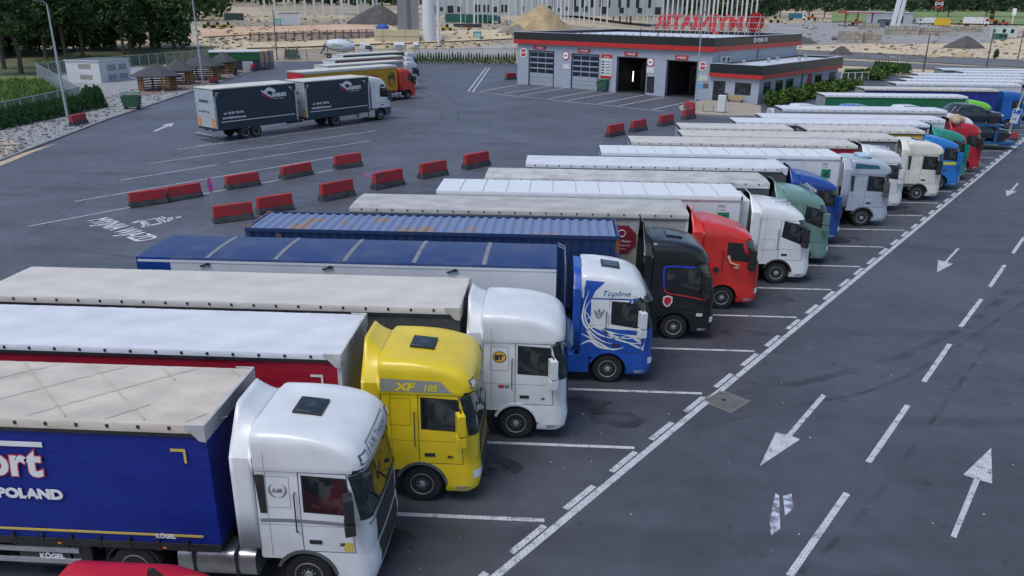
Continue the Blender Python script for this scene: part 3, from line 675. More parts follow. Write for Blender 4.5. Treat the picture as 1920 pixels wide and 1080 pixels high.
# 12 cream
r,c,B,BB,b=lorry('cream lorry with a dark grey curtain trailer under a beige roof',52.0,23.26,'daf','cream',dict(near=1,arch=GREYP,lower=GREYP,vent=1,mirror=DARK,bumper=P('cream'),hatch=.0,ddz=.05),
  dict(side=tarp('slate',(.16,.165,.18)),roof=PALE,rail=DARK,head=STEEL,x1=-1.75,L=13.5,corner=YREF))
# 13 blue drawbar
r,c,B,BB,b=lorry('bright blue lorry with a yellow sided body and a yellow drawbar trailer behind it',55.45,26.15,'man','brightblue',dict(near=1,arch=P('brightblue'),mirror=P('brightblue')),
  dict(side=tarp('yellow',(.60,.36,.02)),roof=PALE,rail=DARK,head=P('brightblue'),x1=-1.5,L=7.8))
tb=trailer(r,-10.2,7.6,dict(side=tarp('yellow',(.60,.36,.02)),roof=PALE,rail=DARK,head=P('brightblue'))); m=MB(); m.box(-10.3,-9.2,-.15,.15,.7,.85); m.build('drawbar',CHAS,r)
m=MB(); proj(B,[(-.9,1.75),(1.0,1.75),(1.0,1.95),(-.9,1.95)],6,1,.006,'n',m); proj(B,[(-1.2,1.75),(1.2,1.75),(1.2,1.95),(-1.2,1.95)],8,1,.02,'f',m); m.build('yellow_stripe',M('stripe_lemon',(.6,.62,.05),var=.05),c,fix=False)
# 14 teal, 15 crimson, 16 white
lorry('emerald green lorry between the bright blue and the crimson lorry',58.8,28.2,'volvo','teal',dict(near=1,arch=P('teal'),mirror=P('teal'),inside=M('deflector_teal',(.01,.10,.08))),dict(side=CDGREY,roof=OFFW,rail=CDGREY,head=CWHITE,x1=-1.8))
r15=lorry('crimson lorry with a sandy bundle on its roof and a white trailer',61.7,30.6,'scania','crimson',dict(near=1,arch=P('crimson'),mirror=DARK,ddz=.3,dl=.3),dict(side=CWHITE,roof=OFFW,rail=CWHITE,head=CWHITE,x1=-1.8,L=13.4))
lorry('white lorry with a sagging pale trailer, between the crimson lorry and the car transporter',67.4,32.9,'volvo','white',dict(near=0,arch=DARK,dz=.03),dict(side=tarp('dusty',(.42,.40,.39)),roof=OFFW,rail=tarp('dusty',(.42,.40,.39)),head=CWHITE,x1=-1.35,L=13.2,h=4.0))
# 18.. far ones
lorry('lime green lorry with a deep green curtain trailer behind the car transporter',79.0,40.2,'volvo','lime',dict(near=0,ddz=.2,dl=.3),dict(side=tarp('green',(.012,.14,.055)),roof=OFFW,rail=tarp('green',(.012,.14,.055)),head=CWHITE,x1=-1.5,L=13.3))
lorry('mid blue lorry with a dark blue curtain trailer beside the parking sign pole',86.3,46.9,'daf','mid',dict(near=0,dl=0,mirror=P('mid'),arch=P('mid')),dict(side=tarp('deepblue',(.01,.025,.20)),roof=PALE,rail=DARK,head=tarp('deepblue',(.01,.025,.20)),x1=-1.6,L=13.6))
for i,(lb,yy,xx,cl,st) in enumerate([('white lorry with a pale trailer roof, first beyond the mid blue lorry',93,53.2,'white','volvo'),('white lorry with a pale trailer roof, second beyond the mid blue lorry',97.5,56.2,'white','daf'),('light blue lorry with a white trailer roof, third beyond the mid blue lorry',102,58.8,'silver','man'),('white lorry with a white trailer roof, fourth beyond the mid blue lorry',107,61.5,'white','scania'),('cream lorry with a narrow white trailer roof, next to last of the row',112,69.5,'cream','daf'),('grey sided lorry with a white roof at the far end of the row',117,69,'silver','volvo')]):
    lorry(lb,yy,xx,st,cl,dict(near=0),dict(side=tarp('slate',(.16,.165,.18)) if i==5 else CWHITE,roof=OFFW,rail=[CWHITE,DARK][i>3],head=CWHITE,x1=-2.0,L=13.6))
# ---------------------------------------------------------------- ground, asphalt, markings
def gmat():
    m=bpy.data.materials.new('site_ground'); m.use_nodes=True; t=m.node_tree; n=t.nodes; b=n['Principled BSDF']; b.inputs['Roughness'].default_value=.95; b.inputs['Specular IOR Level'].default_value=.2
    g=n.new('ShaderNodeNewGeometry')
    def noise(sc,det): 
        z=n.new('ShaderNodeTexNoise'); z.inputs['Scale'].default_value=sc; z.inputs['Detail'].default_value=det; t.links.new(g.outputs['Position'],z.inputs['Vector']); return z
    a=noise(.018,6); r=n.new('ShaderNodeValToRGB'); t.links.new(a.outputs['Fac'],r.inputs[0]); e=r.color_ramp.elements
    e[0].position=.34; e[0].color=(.30,.24,.165,1); e[1].position=.66; e[1].color=(.54,.44,.30,1)
    k=e.new(.46); k.color=(.29,.255,.20,1); k=e.new(.55); k.color=(.45,.36,.25,1)
    f=noise(.35,8); r2=n.new('ShaderNodeValToRGB'); t.links.new(f.outputs['Fac'],r2.inputs[0]); r2.color_ramp.elements[0].color=(.72,.72,.72,1); r2.color_ramp.elements[1].color=(1.15,1.15,1.15,1)
    r2.color_ramp.elements[0].position=.3; r2.color_ramp.elements[1].position=.7
    mx=n.new('ShaderNodeMix'); mx.data_type='RGBA'; mx.blend_type='MULTIPLY'; mx.inputs[0].default_value=1
    t.links.new(r.outputs[0],mx.inputs[6]); t.links.new(r2.outputs[0],mx.inputs[7]); t.links.new(mx.outputs[2],b.inputs['Base Color']); return m
def asphalt(name,base,var=.16,rough=.8):
    m=bpy.data.materials.new(name); m.use_nodes=True; t=m.node_tree; n=t.nodes; b=n['Principled BSDF']; b.inputs['Specular IOR Level'].default_value=.6
    g=n.new('ShaderNodeNewGeometry')
    def layer(sc,det,lo,hi,p0,p1,st=None,rot=0):
        z=n.new('ShaderNodeTexNoise'); z.inputs['Scale'].default_value=sc; z.inputs['Detail'].default_value=det; src=g.outputs['Position']
        if st:
            mp=n.new('ShaderNodeMapping'); mp.inputs['Scale'].default_value=st; mp.inputs['Rotation'].default_value=(0,0,rot); t.links.new(src,mp.inputs[0]); src=mp.outputs[0]
        t.links.new(src,z.inputs['Vector']); r=n.new('ShaderNodeValToRGB'); t.links.new(z.outputs['Fac'],r.inputs[0])
        r.color_ramp.elements[0].color=(lo,lo,lo,1); r.color_ramp.elements[1].color=(hi,hi,hi,1); r.color_ramp.elements[0].position=p0; r.color_ramp.elements[1].position=p1; return r.outputs[0]
    def mul(a,b_): 
        mx=n.new('ShaderNodeMix'); mx.data_type='RGBA'; mx.blend_type='MULTIPLY'; mx.inputs[0].default_value=1
        for s,i in ((a,6),(b_,7)):
            if isinstance(s,tuple): mx.inputs[i].default_value=s
            else: t.links.new(s,mx.inputs[i])
        return mx.outputs[2]
    c=mul((*base,1),layer(.09,5,1-var,1+var,.32,.68))
    c=mul(c,layer(1.3,6,.86,1.12,.3,.7)); c=mul(c,layer(22,3,.80,1.2,.25,.75))
    c=mul(c,layer(.6,4,.80,1.0,.36,.46,(.10,1.2,1),rad(-52))); c=mul(c,layer(2.2,3,.66,1.0,.29,.35)); c=mul(c,layer(.22,7,.9,1.04,.45,.55))
    t.links.new(c,b.inputs['Base Color']); b.inputs['Roughness'].default_value=rough
    z=n.new('ShaderNodeTexNoise'); z.inputs['Scale'].default_value=60; t.links.new(g.outputs['Position'],z.inputs['Vector'])
    bp=n.new('ShaderNodeBump'); bp.inputs['Strength'].default_value=.35; bp.inputs['Distance'].default_value=.01; t.links.new(z.outputs['Fac'],bp.inputs['Height']); t.links.new(bp.outputs[0],b.inputs['Normal'])
    return m
def wornline():
    m=bpy.data.materials.new('road_paint'); m.use_nodes=True; t=m.node_tree; n=t.nodes; b=n['Principled BSDF']; b.inputs['Roughness'].default_value=.65
    g=n.new('ShaderNodeNewGeometry'); z=n.new('ShaderNodeTexNoise'); z.inputs['Scale'].default_value=3.2; z.inputs['Detail'].default_value=10; z.inputs['Roughness'].default_value=.75
    t.links.new(g.outputs['Position'],z.inputs['Vector']); r=n.new('ShaderNodeValToRGB'); e=r.color_ramp.elements
    e[0].position=.36; e[0].color=(.11,.11,.12,1); e[1].position=.46; e[1].color=(.52,.53,.56,1); k=e.new(.7); k.color=(.72,.72,.74,1)
    t.links.new(z.outputs['Fac'],r.inputs[0])
    br=n.new('ShaderNodeTexBrick'); br.inputs['Scale'].default_value=3.6; br.inputs['Color1'].default_value=(1,1,1,1); br.inputs['Color2'].default_value=(.93,.93,.93,1); br.inputs['Mortar'].default_value=(.55,.55,.56,1); br.inputs['Mortar Size'].default_value=.035
    mp=n.new('ShaderNodeMapping'); mp.inputs['Rotation'].default_value=(0,0,.6); t.links.new(g.outputs['Position'],mp.inputs[0]); t.links.new(mp.outputs[0],br.inputs['Vector'])
    mx=n.new('ShaderNodeMix'); mx.data_type='RGBA'; mx.blend_type='MULTIPLY'; mx.inputs[0].default_value=1; t.links.new(r.outputs[0],mx.inputs[6]); t.links.new(br.outputs[0],mx.inputs[7])
    t.links.new(mx.outputs[2],b.inputs['Base Color']); return m
LINE=wornline()
mb=MB(); rings=[]
rr=[2,10,25,45,70,100,130,160,185,200,206,210,214,218,222,226,230,234,238,242,247,255,262,275,290,310,335,365,400,440,490,550,630,720,830,950,1100,1300,1500,1800,2600,4200]
for r_ in rr: rings.append([(r_*math.sin(a),r_*math.cos(a),zt(r_*math.sin(a),r_*math.cos(a))-.05) for a in [2*math.pi*i/240 for i in range(240)]])
mb.loft(rings,cap1=False); struct(mb.build('ground',gmat(),smooth=180))
LOT=[(-36,-14),(-41,40),(-43.77,58.2),(-45.1,64.85),(-48.4,81.6),(-52.3,108.9),(-55.7,132.1),(-59.2,156.3),(-62.5,176),(-30,178.5),(-8,176),(20,168),(52,166),(74,150),(96,132),(180,120),(180,-14)]
mb=MB(); flat_poly(mb,LOT,0); struct(mb.build('parking_lot',asphalt('asphalt',(.064,.067,.082),rough=.55),fix=False))
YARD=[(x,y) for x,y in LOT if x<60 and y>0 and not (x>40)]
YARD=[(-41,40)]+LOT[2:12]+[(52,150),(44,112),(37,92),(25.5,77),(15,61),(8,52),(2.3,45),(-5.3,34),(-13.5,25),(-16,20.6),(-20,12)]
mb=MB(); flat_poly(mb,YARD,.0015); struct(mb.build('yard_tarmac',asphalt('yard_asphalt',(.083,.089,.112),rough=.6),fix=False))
Z1=.006
# bay lines
a0,a1=G(1018,978),G(1612,500); yn=lambda n:15.68+3.4543*n
mb=MB()
for n_ in range(-1,32):
    y=yn(n_); xe=a0.x+(a1.x-a0.x)*(y-a0.y)/(a1.y-a0.y); strip(mb,(xe-17,y),(xe,y),.14,Z1)
struct(mb.build('bay_lines',LINE,fix=False))
s0,s1=G(930,1080),G(1920,262); d=(s1-s0).normalized()
mb=MB(); strip(mb,s0-d*20,s1+d*90,.19,Z1); struct(mb.build('edge_line',LINE,fix=False))
p0,p5,pe=G(958,1037),G(1341,726),G(1025,988); per=(p5-p0).length/5; dl=(pe-p0).length
mb=MB()
for i in range(-2,60): strip(mb,p0+d*(per*i)-d*0,p0+d*(per*i+dl),.17,Z1)
struct(mb.build('dashed_line',LINE,fix=False))
mb=MB()
ld=[((1480,1080),(1588,925)),((1628,867),(1702,760)),((1732,716),(1781,645)),((1801,613),(1840,561)),((1855,539),(1884,497)),((1899,475),(1920,445))]
for a,b in ld: strip(mb,G(*a),G(*b),.16,Z1)
q0,q1=G(1855,539),G(1884,497); dd=(q1-q0).normalized(); st=G(1899,475)-q0
for i in range(2,9): strip(mb,q0+st*i,q0+st*i+dd*(q1-q0).length,.16,Z1)
struct(mb.build('lane_line',LINE,fix=False))
def paintpoly(name,pts,mat=None,z=Z1):
    mb=MB(); flat_poly(mb,[G(*p) for p in pts],z); return struct(mb.build(name,mat or LINE,fix=False))
for pts in ([(1424.6,874),(1454.5,810.8),(1475.6,814.4),(1540.7,738.7),(1548.8,742.9),(1484.4,817.9),(1500.3,823.9)],
 [(1858.5,839.7),(1806.4,890),(1826.5,897),(1782.5,1005.4),(1793,1009),(1837.4,900.6),(1860.2,906.9)],
 [(1756.9,510.8),(1758.5,488),(1771.4,490.5),(1794,465.4),(1799.7,466.2),(1775.8,491.3),(1787.5,494.7)],
 [(1887.8,367.8),(1885.6,356.7),(1894,357.5),(1906.7,343.3),(1911,344),(1898,358),(1906.7,358.9)],
 [(326,230.5),(304,234.5),(310,235.5),(287,246),(291,247),(316,236.3),(321.5,237.5)]): paintpoly('road_arrow',pts)
PATCH=M('spilt_paint',(.16,.17,.20),rough=.6,col2=(.48,.52,.60),mix=(.42,.56),scale=4,detail=9)
for pts in ([(1454,925),(1461,929),(1463,992),(1446,1004),(1443,978)],[(1468,930),(1484,926),(1488,953),(1472,967)]): paintpoly('paint_spill',pts,PATCH)
mb=MB()
for a,b in [((52.5,424.4),(240.6,389.4)),((240.6,389.4),(628,318)),((628,318),(660,312)),((140,377.8),(400,333.2)),((400,333.2),(640,292)),((225,338),(408,309)),((430,305),(695,264)),((278,307),(705,245)),((333,280),(690,232)),((372,273),(420,266)),((775,133),(795,133)),((778,138.5),(812,137)),((765,147),(790,145.5)),((735,205),(750,203)),((730,192),(770,186))]: strip(mb,G(*a),G(*b),.13,Z1)
struct(mb.build('coach_bay_lines',LINE,fix=False))
mb=MB()
for a,b in [((878,171),(1245,209)),((878,171),(911.7,126.7)),((886.7,171.7),(918,127)),((900,171.5),(988,155.6)),((945,175.5),(1036.9,161)),((976.9,179),(1065,164)),((1029,185),(1119,169.5)),((1063,188.6),(1155,172.5)),((1121,195),(1207.5,178)),((1158.7,198.7),(1245,182)),((1223,205.5),(1301,188.6))]: strip(mb,G(*a),G(*b),.22,Z1)
struct(mb.build('forecourt_lines',LINE,fix=False))
A,B_=G(163,414),G(259,454); dx=(B_-A); text_ang=math.atan2(dx.y,dx.x)
q=text('road_lettering','MYJNIA WJAZD',1.0,WHITE,None,(0,0,0),(0,0,text_ang),bold=.012,ext=0)
wd=max(v.co.x for v in q.data.vertices); hh=max(v.co.y for v in q.data.vertices); sxx=dx.length/wd
for v in q.data.vertices: v.co.x*=sxx; v.co.y*=1.15/hh
q.location=(A.x,A.y,Z1); struct(q); q.data.materials[0]=M('letter_paint',(.58,.59,.61),rough=.6,var=.15,scale=3,detail=8)
C6=lambda x,y:(x/4.571,280+y/4.571)
mb=MB()
for pts in ([(1125,628),(1205,604),(1222,610),(1150,634)],[(1190,612),(1222,605),(1262,655),(1228,662)],[(1205,660),(1262,648),(1275,655),(1222,672)],[(1232,612),(1246,609),(1290,650),(1274,653)],[(1262,604),(1320,590),(1330,595),(1270,610)],[(1320,592),(1334,589),(1395,632),(1380,636)],[(1285,648),(1380,628),(1392,636),(1295,657)],[(1345,588),(1360,583),(1430,622),(1412,628)],[(1375,580),(1395,576),(1450,605),(1435,612)],[(1400,600),(1480,578),(1485,585),(1420,608)],[(1430,615),(1500,580),(1510,586),(1440,622)],[(1480,588),(1555,572),(1550,582),(1490,596)]): flat_poly(mb,[G(*C6(*p)) for p in pts],Z1)
struct(mb.build('road_pictogram',LINE,fix=False))
cc=G(714,326.5); mb=MB(); pts=[(cc.x+1.25*math.cos(a),cc.y+1.25*math.sin(a)) for a in [2*math.pi*i/28 for i in range(28)]]; flat_poly(mb,pts,Z1,0); flat_poly(mb,[(cc.x+(x-cc.x)*.8,cc.y+(y-cc.y)*.8) for x,y in pts],Z1+.004,1); strip(mb,cc+Vector((-.75,-.65,0)),cc+Vector((.75,.65,0)),.2,Z1+.008,0)
struct(mb.build('road_disc',[M('disc_red',(.30,.07,.09),col2=(.10,.08,.10),mix=(.45,.6),scale=2),M('disc_blue',(.05,.09,.30),col2=(.08,.09,.13),mix=(.45,.6),scale=2)],fix=False))
def soft(name,c,a,sc):
    m=M(name,c,rough=.75,var=.1); t=m.node_tree; n=t.nodes; b=n['Principled BSDF']; g=n.new('ShaderNodeNewGeometry'); z=n.new('ShaderNodeTexNoise'); z.inputs['Scale'].default_value=sc; z.inputs['Detail'].default_value=8
    t.links.new(g.outputs['Position'],z.inputs['Vector']); r=n.new('ShaderNodeMapRange'); r.inputs[1].default_value=.40; r.inputs[2].default_value=.66; r.inputs[4].default_value=a; t.links.new(z.outputs['Fac'],r.inputs[0]); t.links.new(r.outputs[0],b.inputs['Alpha']); return m
TYREM=soft('tyre_rubber',(.014,.014,.016),.24,.9); OILM=soft('oil',(.016,.016,.019),.5,.9)
def track(pts,w,z=.0035):
    P_=[G(*p) for p in pts]; C=[]
    for i in range(len(P_)-1):
        p0,p1,p2,p3=P_[max(i-1,0)],P_[i],P_[i+1],P_[min(i+2,len(P_)-1)]
        for k in range(8): t=k/8; C.append(.5*((2*p1)+(p2-p0)*t+(2*p0-5*p1+4*p2-p3)*t*t+(3*p1-p0-3*p2+p3)*t**3))
    C.append(P_[-1]); A=[];Bb=[]
    for i,c in enumerate(C):
        d=(C[min(i+1,len(C)-1)]-C[max(i-1,0)]).normalized(); n=Vector((-d.y,d.x,0))*w/2; A.append((c.x-n.x,c.y-n.y,z)); Bb.append((c.x+n.x,c.y+n.y,z))
    mb=MB(); mb.grid([A,Bb]); struct(mb.build('tyre_mark',TYREM,fix=False))
for pts,w in [([(1360,742),(1440,728),(1530,712),(1680,672),(1760,636),(1830,598),(1940,512)],.34),([(1300,800),(1500,760),(1700,705),(1930,560)],.16),([(760,150),(830,200),(800,240),(740,270)],.2),([(800,140),(850,190),(860,230)],.2),([(150,470),(230,480),(330,500)],.2),([(300,240),(280,248),(250,247)],.3),([(1500,1075),(1620,960),(1740,800),(1850,650)],.13),([(60,440),(300,300),(520,240),(700,180)],.2)]: track(pts,w)
rg=random.Random(11)
for n_ in range(-1,16):
    y=yn(n_)-1.75; xe=a0.x+(a1.x-a0.x)*(y-a0.y)/(a1.y-a0.y)
    for k in range(3):
        cx,cy,r_=xe-rg.uniform(1.2,5.5),y+rg.uniform(-.9,.9),rg.uniform(.25,.8); mb=MB(); flat_poly(mb,[(cx+r_*1.5*math.cos(a)*rg.uniform(.7,1.2),cy+r_*math.sin(a)*rg.uniform(.7,1.2)) for a in [2*math.pi*i/14 for i in range(14)]],.0028+.0002*k); struct(mb.build('oil_stain',OILM,fix=False))
mb=MB()
for i in range(130):
    px,py=(rg.uniform(700,1920),rg.uniform(430,1075)) if i%3 else (rg.uniform(40,900),rg.uniform(180,480)); q=G(px,py); s=rg.uniform(.006,.018); a=rg.uniform(0,3); mb.box(q.x-s,q.x+s*rg.uniform(.5,2),q.y-s,q.y+s,.001,.012,0)
tag(mb.build('litter',M('litter_pale',(.42,.42,.42),var=.3,scale=1),None),'scattered pale litter and grit on the tarmac','litter',kind='stuff')
# manhole
CONC=M('concrete',(.145,.135,.13),rough=.9,var=.18,scale=2,detail=8)
mc=[G(1327,757),G(1362,737),G(1389,742.5),G(1358,769.5)]; ctr=sum(mc,Vector())/4; mh=thing('manhole_cover','square concrete framed drain cover on the edge line','manhole',ctr,math.atan2((mc[1]-mc[0]).y,(mc[1]-mc[0]).x))
mb=MB(); mb.box(-.57,.57,-.57,.57,-.02,.0045); mb.build('frame',CONC,mh); mb=MB(); mb.box(-.46,.46,-.46,.46,.0,.008); mb.build('lid',M('lid_concrete',(.125,.12,.115),var=.2,scale=4),mh); mb=MB(); mb.cyl((0,.05,.006),(0,.05,.012),.07,n=10); mb.build('grip_hole',BLACK,mh)
# kerb, gravel, walkway, island
def polyline_wall(mb,pts,w,z0,z1,mi=0):
    for a,b in zip(pts,pts[1:]):
        a=Vector(a[:2]); b=Vector(b[:2]); d=(b-a).normalized(); n=Vector((-d.y,d.x))*w/2; e=d*.01
        vs=[(*(p),z) for z in (z0,z1) for p in (a-n,b-n+e,b+n+e,a+n)]
        mb.add(vs,[(0,1,5,4),(1,2,6,5),(2,3,7,6),(3,0,4,7),(4,5,6,7)],mi)
kerb=[(-38,-14),(-41,40)]+[tuple(G(*p).xy) for p in ((0,302),(70,275),(200,225),(350,175),(430,148),(490,128),(512,118))]
kerb=[(-42.2,40)]+kerb[2:]
mb=MB(); polyline_wall(mb,kerb,.3,-.05,.13); struct(mb.build('kerb',M('kerb_concrete',(.20,.20,.205),rough=.9,var=.2),fix=False))
GRAV=M('gravel',(.19,.19,.195),rough=.95,var=0,scale=5,col2=(.34,.34,.345),mix=(.38,.62),bump=.9,bscale=14,detail=12)
mb=MB(); flat_poly(mb,[(x-.15,y) for x,y in kerb[1:]]+[G(430,122).xy,G(250,124).xy,G(75,140).xy,G(160,190).xy,G(-150,262).xy],.11); struct(mb.build('gravel_bed',GRAV,fix=False))
SANDS=M('sand_spill',(.44,.36,.25),rough=.95,col2=(.36,.30,.22),var=.1,scale=1.5)
paintpoly('sand_spill',[(-60,322),(0,312),(62,286),(110,268),(60,282),(0,300)],SANDS,.02); mb=MB(); flat_poly(mb,[G(*p).xy for p in [(-60,318),(0,298),(35,284),(40,272),(10,262),(-60,275)]],.125); struct(mb.build('bare_soil',SANDS,fix=False))
mb=MB(); flat_poly(mb,[G(*p).xy for p in [(225,186),(352,172),(430,147),(490,127.5),(510,118),(480,120),(380,136),(300,160)]],.122); struct(mb.build('brick_walkway',M('brick_paving',(.21,.135,.125),rough=.9,col2=(.26,.18,.17),var=.1,scale=3,detail=8),fix=False))
mb=MB(); 
isl=[G(1100+x/6,180+y/6).xy for x,y in ((1035,125),(1050,160),(1110,185),(1300,215),(1600,230),(1900,232),(1960,210),(1960,120),(1700,70),(1300,55),(1240,70))]
mb.prism([tuple(p) for p in isl],-.05,.13,ax='z'); struct(mb.build('gravel_island',M('pea_gravel',(.33,.285,.225),rough=.95,var=.2,scale=6,bump=.6,bscale=10),fix=True))
# ---------------------------------------------------------------- barriers
BRED=M('barrier_red',(.38,.022,.026),rough=.55,col2=(.22,.035,.035),mix=(.46,.68),scale=1.6,detail=9,world=True); BGREY=M('barrier_grey',(.03,.033,.04),rough=.85,col2=(.065,.07,.078),mix=(.4,.65),scale=2,world=True,detail=8)
mb=MB(); mb.prism([(-.20,.33),(.20,.33),(.13,.92),(.10,.95),(-.10,.95),(-.13,.92)],-.97,.97,ax='x'); br0=mb.build('road_barrier',BRED,None,bevel=.03)
mb=MB(); mb.prism([(-.30,0),(.30,0),(.29,.12),(.205,.332),(-.205,.332),(-.29,.12)],-1.0,1.0,ax='x'); bf=mb.build('foot',BGREY,br0,bevel=.015)
BL=[((246,391),(316,381),'red barrier at the near left end of the front line, butted against the next one'),((317,380),(382,369),'red barrier beside the no stopping sign, second of the front line'),((428,357),(490,347),'red barrier third in the front line, with a chipped upper corner'),((533,338),(588,327),'red barrier fourth in the front line'),((631,319),(681,312),'red barrier last of the front line, base hidden by red paint'),
((403,421),(478,411),'red barrier behind the blue container roof, foremost of the second line'),((487,404),(553,393),'red barrier partly hidden by the rear corner of the blue container'),((607,379),(667,367),'red barrier of the second line just behind the grey tarpaulin trailer'),((706,357),(759,346),'red barrier standing on the painted blue and red disc'),((793,337),(841,328),'red barrier behind the white refrigerated trailer, fifth of its line'),((876,319),(920,310),'red barrier behind the stained pale trailer roof, sixth of its line'),
((1144,258),(1172,252.5),'red barrier farthest left of the four behind the trailers near the car wash'),((1187,249),(1215,243.5),'second red barrier of the four leading to the gravel island'),((1239,238),(1266,233),'third red barrier of the four leading to the gravel island'),((1285,225.5),(1305,221),'fourth red barrier, beside the kerb of the gravel island'),((1280,205),(1296,208.5),'red barrier on the gravel island at the foot of the lamp post'),
((140,239),(167,233),'red barrier on the grey gravel beside the left lamp post'),((396,158),(411,156.5),'red barrier beside the wooden gazebos and their lamp post'),((475,134),(486,132),'small red barrier in front of the dark green shed'),((951,150),(969,148.5),'dark red barrier at the left corner of the car wash'),((1886,264),(1899,264),'red barrier at the foot of the parking sign pole')]
for i,(a,b,lb) in enumerate(BL):
    A,B_=G(*a),G(*b); u=(B_-A); L=u.length; u.normalize(); nrm=Vector((-u.y,u.x,0)); ctr=(A+B_)/2+nrm*.3; o=br0 if i==0 else dup(br0,ctr,0)
    gz=.13 if i in (15,16,17,18) else 0
    o.location=(ctr.x,ctr.y,gz); o.rotation_euler.z=math.atan2(u.y,u.x); s_=min(1.25,max(.85,L/2.0)); o.scale=(L/2.0 if i<12 else s_,s_,s_*.95 if i>4 else .97); tag(o,lb,'barrier','red and grey road barriers')
    if i in (4,): o.scale.z=1.1
# ---------------------------------------------------------------- signs and poles
def lamp_post(base,h,label,box=False,r=.09,top=True):
    t=thing('lamp_post',label,'lamp post',base); mb=MB(); mb.tube([(0,0,0),(0,0,h*.5),(0,0,h)],[r*1.25,r,r*.6],10); mb.build('pole',M('pole_zinc',(.36,.40,.43),rough=.5,metal=.3,var=.12),t); mb=MB(); mb.cyl((0,0,0),(0,0,.35),r*2,r*1.3,12); mb.build('base',STEEL,t)
    if box: mb=MB(); mb.box(-.18,.18,-.24,-.06,h*box,h*box+.5); mb.build('camera_box',M('box_white',(.6,.6,.6)),t,bevel=.02); mb=MB(); mb.box(-.5,.5,-.06,.06,h*box-1.5,h*box-1.4); mb.box(-.55,-.3,-.2,.1,h*box-1.45,h*box-1.3); mb.box(.3,.55,-.2,.1,h*box-1.45,h*box-1.3); mb.build('camera_arm',M('box_white',(.6,.6,.6)),t)
    mb=MB(); mb.tube([(0,0,h),(0,-.4,h+.25),(0,-1.2,h+.35)],.05,8); mb.build('arm',STEEL,t); mb=MB(); mb.box(-.18,.18,-1.8,-1.1,h+.3,h+.42); mb.build('lamp_head',GREYP,t,bevel=.03); return t
P1=G(129,231); lamp_post((P1.x,P1.y,.1),11.5,'tall pale lamp post on the gravel beside the left fence',r=.12)
P2=G(380.5,156); h2=ZT(P2,362,-6); lamp_post((P2.x,P2.y,.1),h2,'lamp post with a white camera box beside the gazebos',box=.56,r=.14)
P3=G(1302.5,205); h3=ZT(P3,1311,30); lamp_post((P3.x,P3.y,.1),h3,'thin lamp post on the gravel island before the car wash',r=.09)
PB=G(1889,256); t=thing('parking_sign_pole','slim grey pole with a blue parking sign beside the row of lorries','sign pole',PB); hp=ZT(PB,1889,108)
mb=MB(); mb.tube([(0,0,0),(0,0,hp)],[.10,.06],8); q=mb.build('pole',STEEL,t)
zs=ZT(PB,1889,228); z2=ZT(PB,1889,205); t.rotation_euler=(0,rad(8),0)
mb=MB(); mb.box(-.42,.42,-.14,-.11,zs+.8,z2+.1,0); mb.box(-.38,.38,-.145,-.139,zs+.84,z2+.06,1); mb.build('sign_plate',[WHITE,M('sign_blue',(.01,.10,.42),var=.03)],t); text('sign_letter','P',.6,WHITE,t,(-.2,-.15,zs+1.0),SIDE,bold=.02)
mb=MB(); mb.box(-.38,.38,-.14,-.11,zs-.1,zs+.75,0); mb.build('lower_plate',M('plate_pale',(.55,.57,.62),var=.06),t); text('lower_lettering','TIR',.3,INK,t,(-.28,-.145,zs+.2),SIDE)
PN=G(401,392); t=thing('no_stopping_sign','round blue no stopping sign with red rim and cross on a thin pole','road sign',PN); hs=ZT(PN,388,330); zc=ZT(PN,392,347)
mb=MB(); mb.tube([(0,0,0),(0,0,hs)],.035,8); mb.build('pole',STEEL,t)
dm=MB(); dm.cyl((0,-.05,zc),(0,-.065,zc),.47,n=28,mi=0); dm.cyl((0,-.065,zc),(0,-.072,zc),.37,n=28,mi=1)
for a in (.785,-.785): T=Matrix.Translation((0,-.075,zc))@Matrix.Rotation(a,4,'Y'); dm.box(-.36,.36,-.003,.003,-.05,.05,0,T)
q=dm.build('disc',[M('sign_red',(.45,.02,.04),var=.05),M('sign_blue2',(.02,.04,.32),var=.05)],t,smooth=0); q.rotation_euler.z=rad(-48)
# ---------------------------------------------------------------- car wash building
TH=rad(-37.12); BC=Vector((20.27,109.32,0)); BU=Vector((math.cos(TH),math.sin(TH),0)); BV=Vector((-BU.y,BU.x,0))
def onplane(px,py,p0,n):
    d=ray(px,py); o=Vector((0,0,CAMH)); return o+d*((p0-o).dot(n)/d.dot(n))
def FP(px,py,off=0): q=onplane(px,py,BC-BV*off,BV)-BC; return q.dot(BU),q.z
def SP(px,py,x=6.97): q=onplane(px,py,BC+BU*x,BU)-BC; return q.dot(BV),q.z
WALL=M('wall_panel',(.33,.36,.43),rough=.55,var=.07,scale=.6); BLK=M('fascia_black',(.014,.02,.024),rough=.22,var=.1,scale=.8); FRED=M('fascia_red',(.46,.022,.02),rough=.35,var=.12); ROOFW=M('roof_membrane',(.52,.56,.62),rough=.7,var=.14,scale=.5,detail=8)
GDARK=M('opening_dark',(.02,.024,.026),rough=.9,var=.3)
bt=thing('car_wash','grey lorry wash hall with black and red fascia, roller doors and low office annex','building',BC,TH)
L1,L2,L3,ZTOP,ZA=34.,29.,6.97,8.04,4.83
dpx=[(991.5,1037.5,94.8),(1071,1121,101),(1156,1210.5,107),(1249,1305,113.5)]; D=[]
for a,b,tp in dpx:
    xa,_=FP(a,150); xb,_=FP(b,150); _,z=FP((a+b)/2,tp+1.5); D.append((xa,xb,z))
mb=MB(); xs=[-L1]+[v for d_ in D for v in d_[:2]]+[0]
for i in range(0,len(xs),2): mb.box(xs[i],xs[i+1],0,.35,0,6.35)
for xa,xb,z in D: mb.box(xa,xb,0,.35,z,6.35)
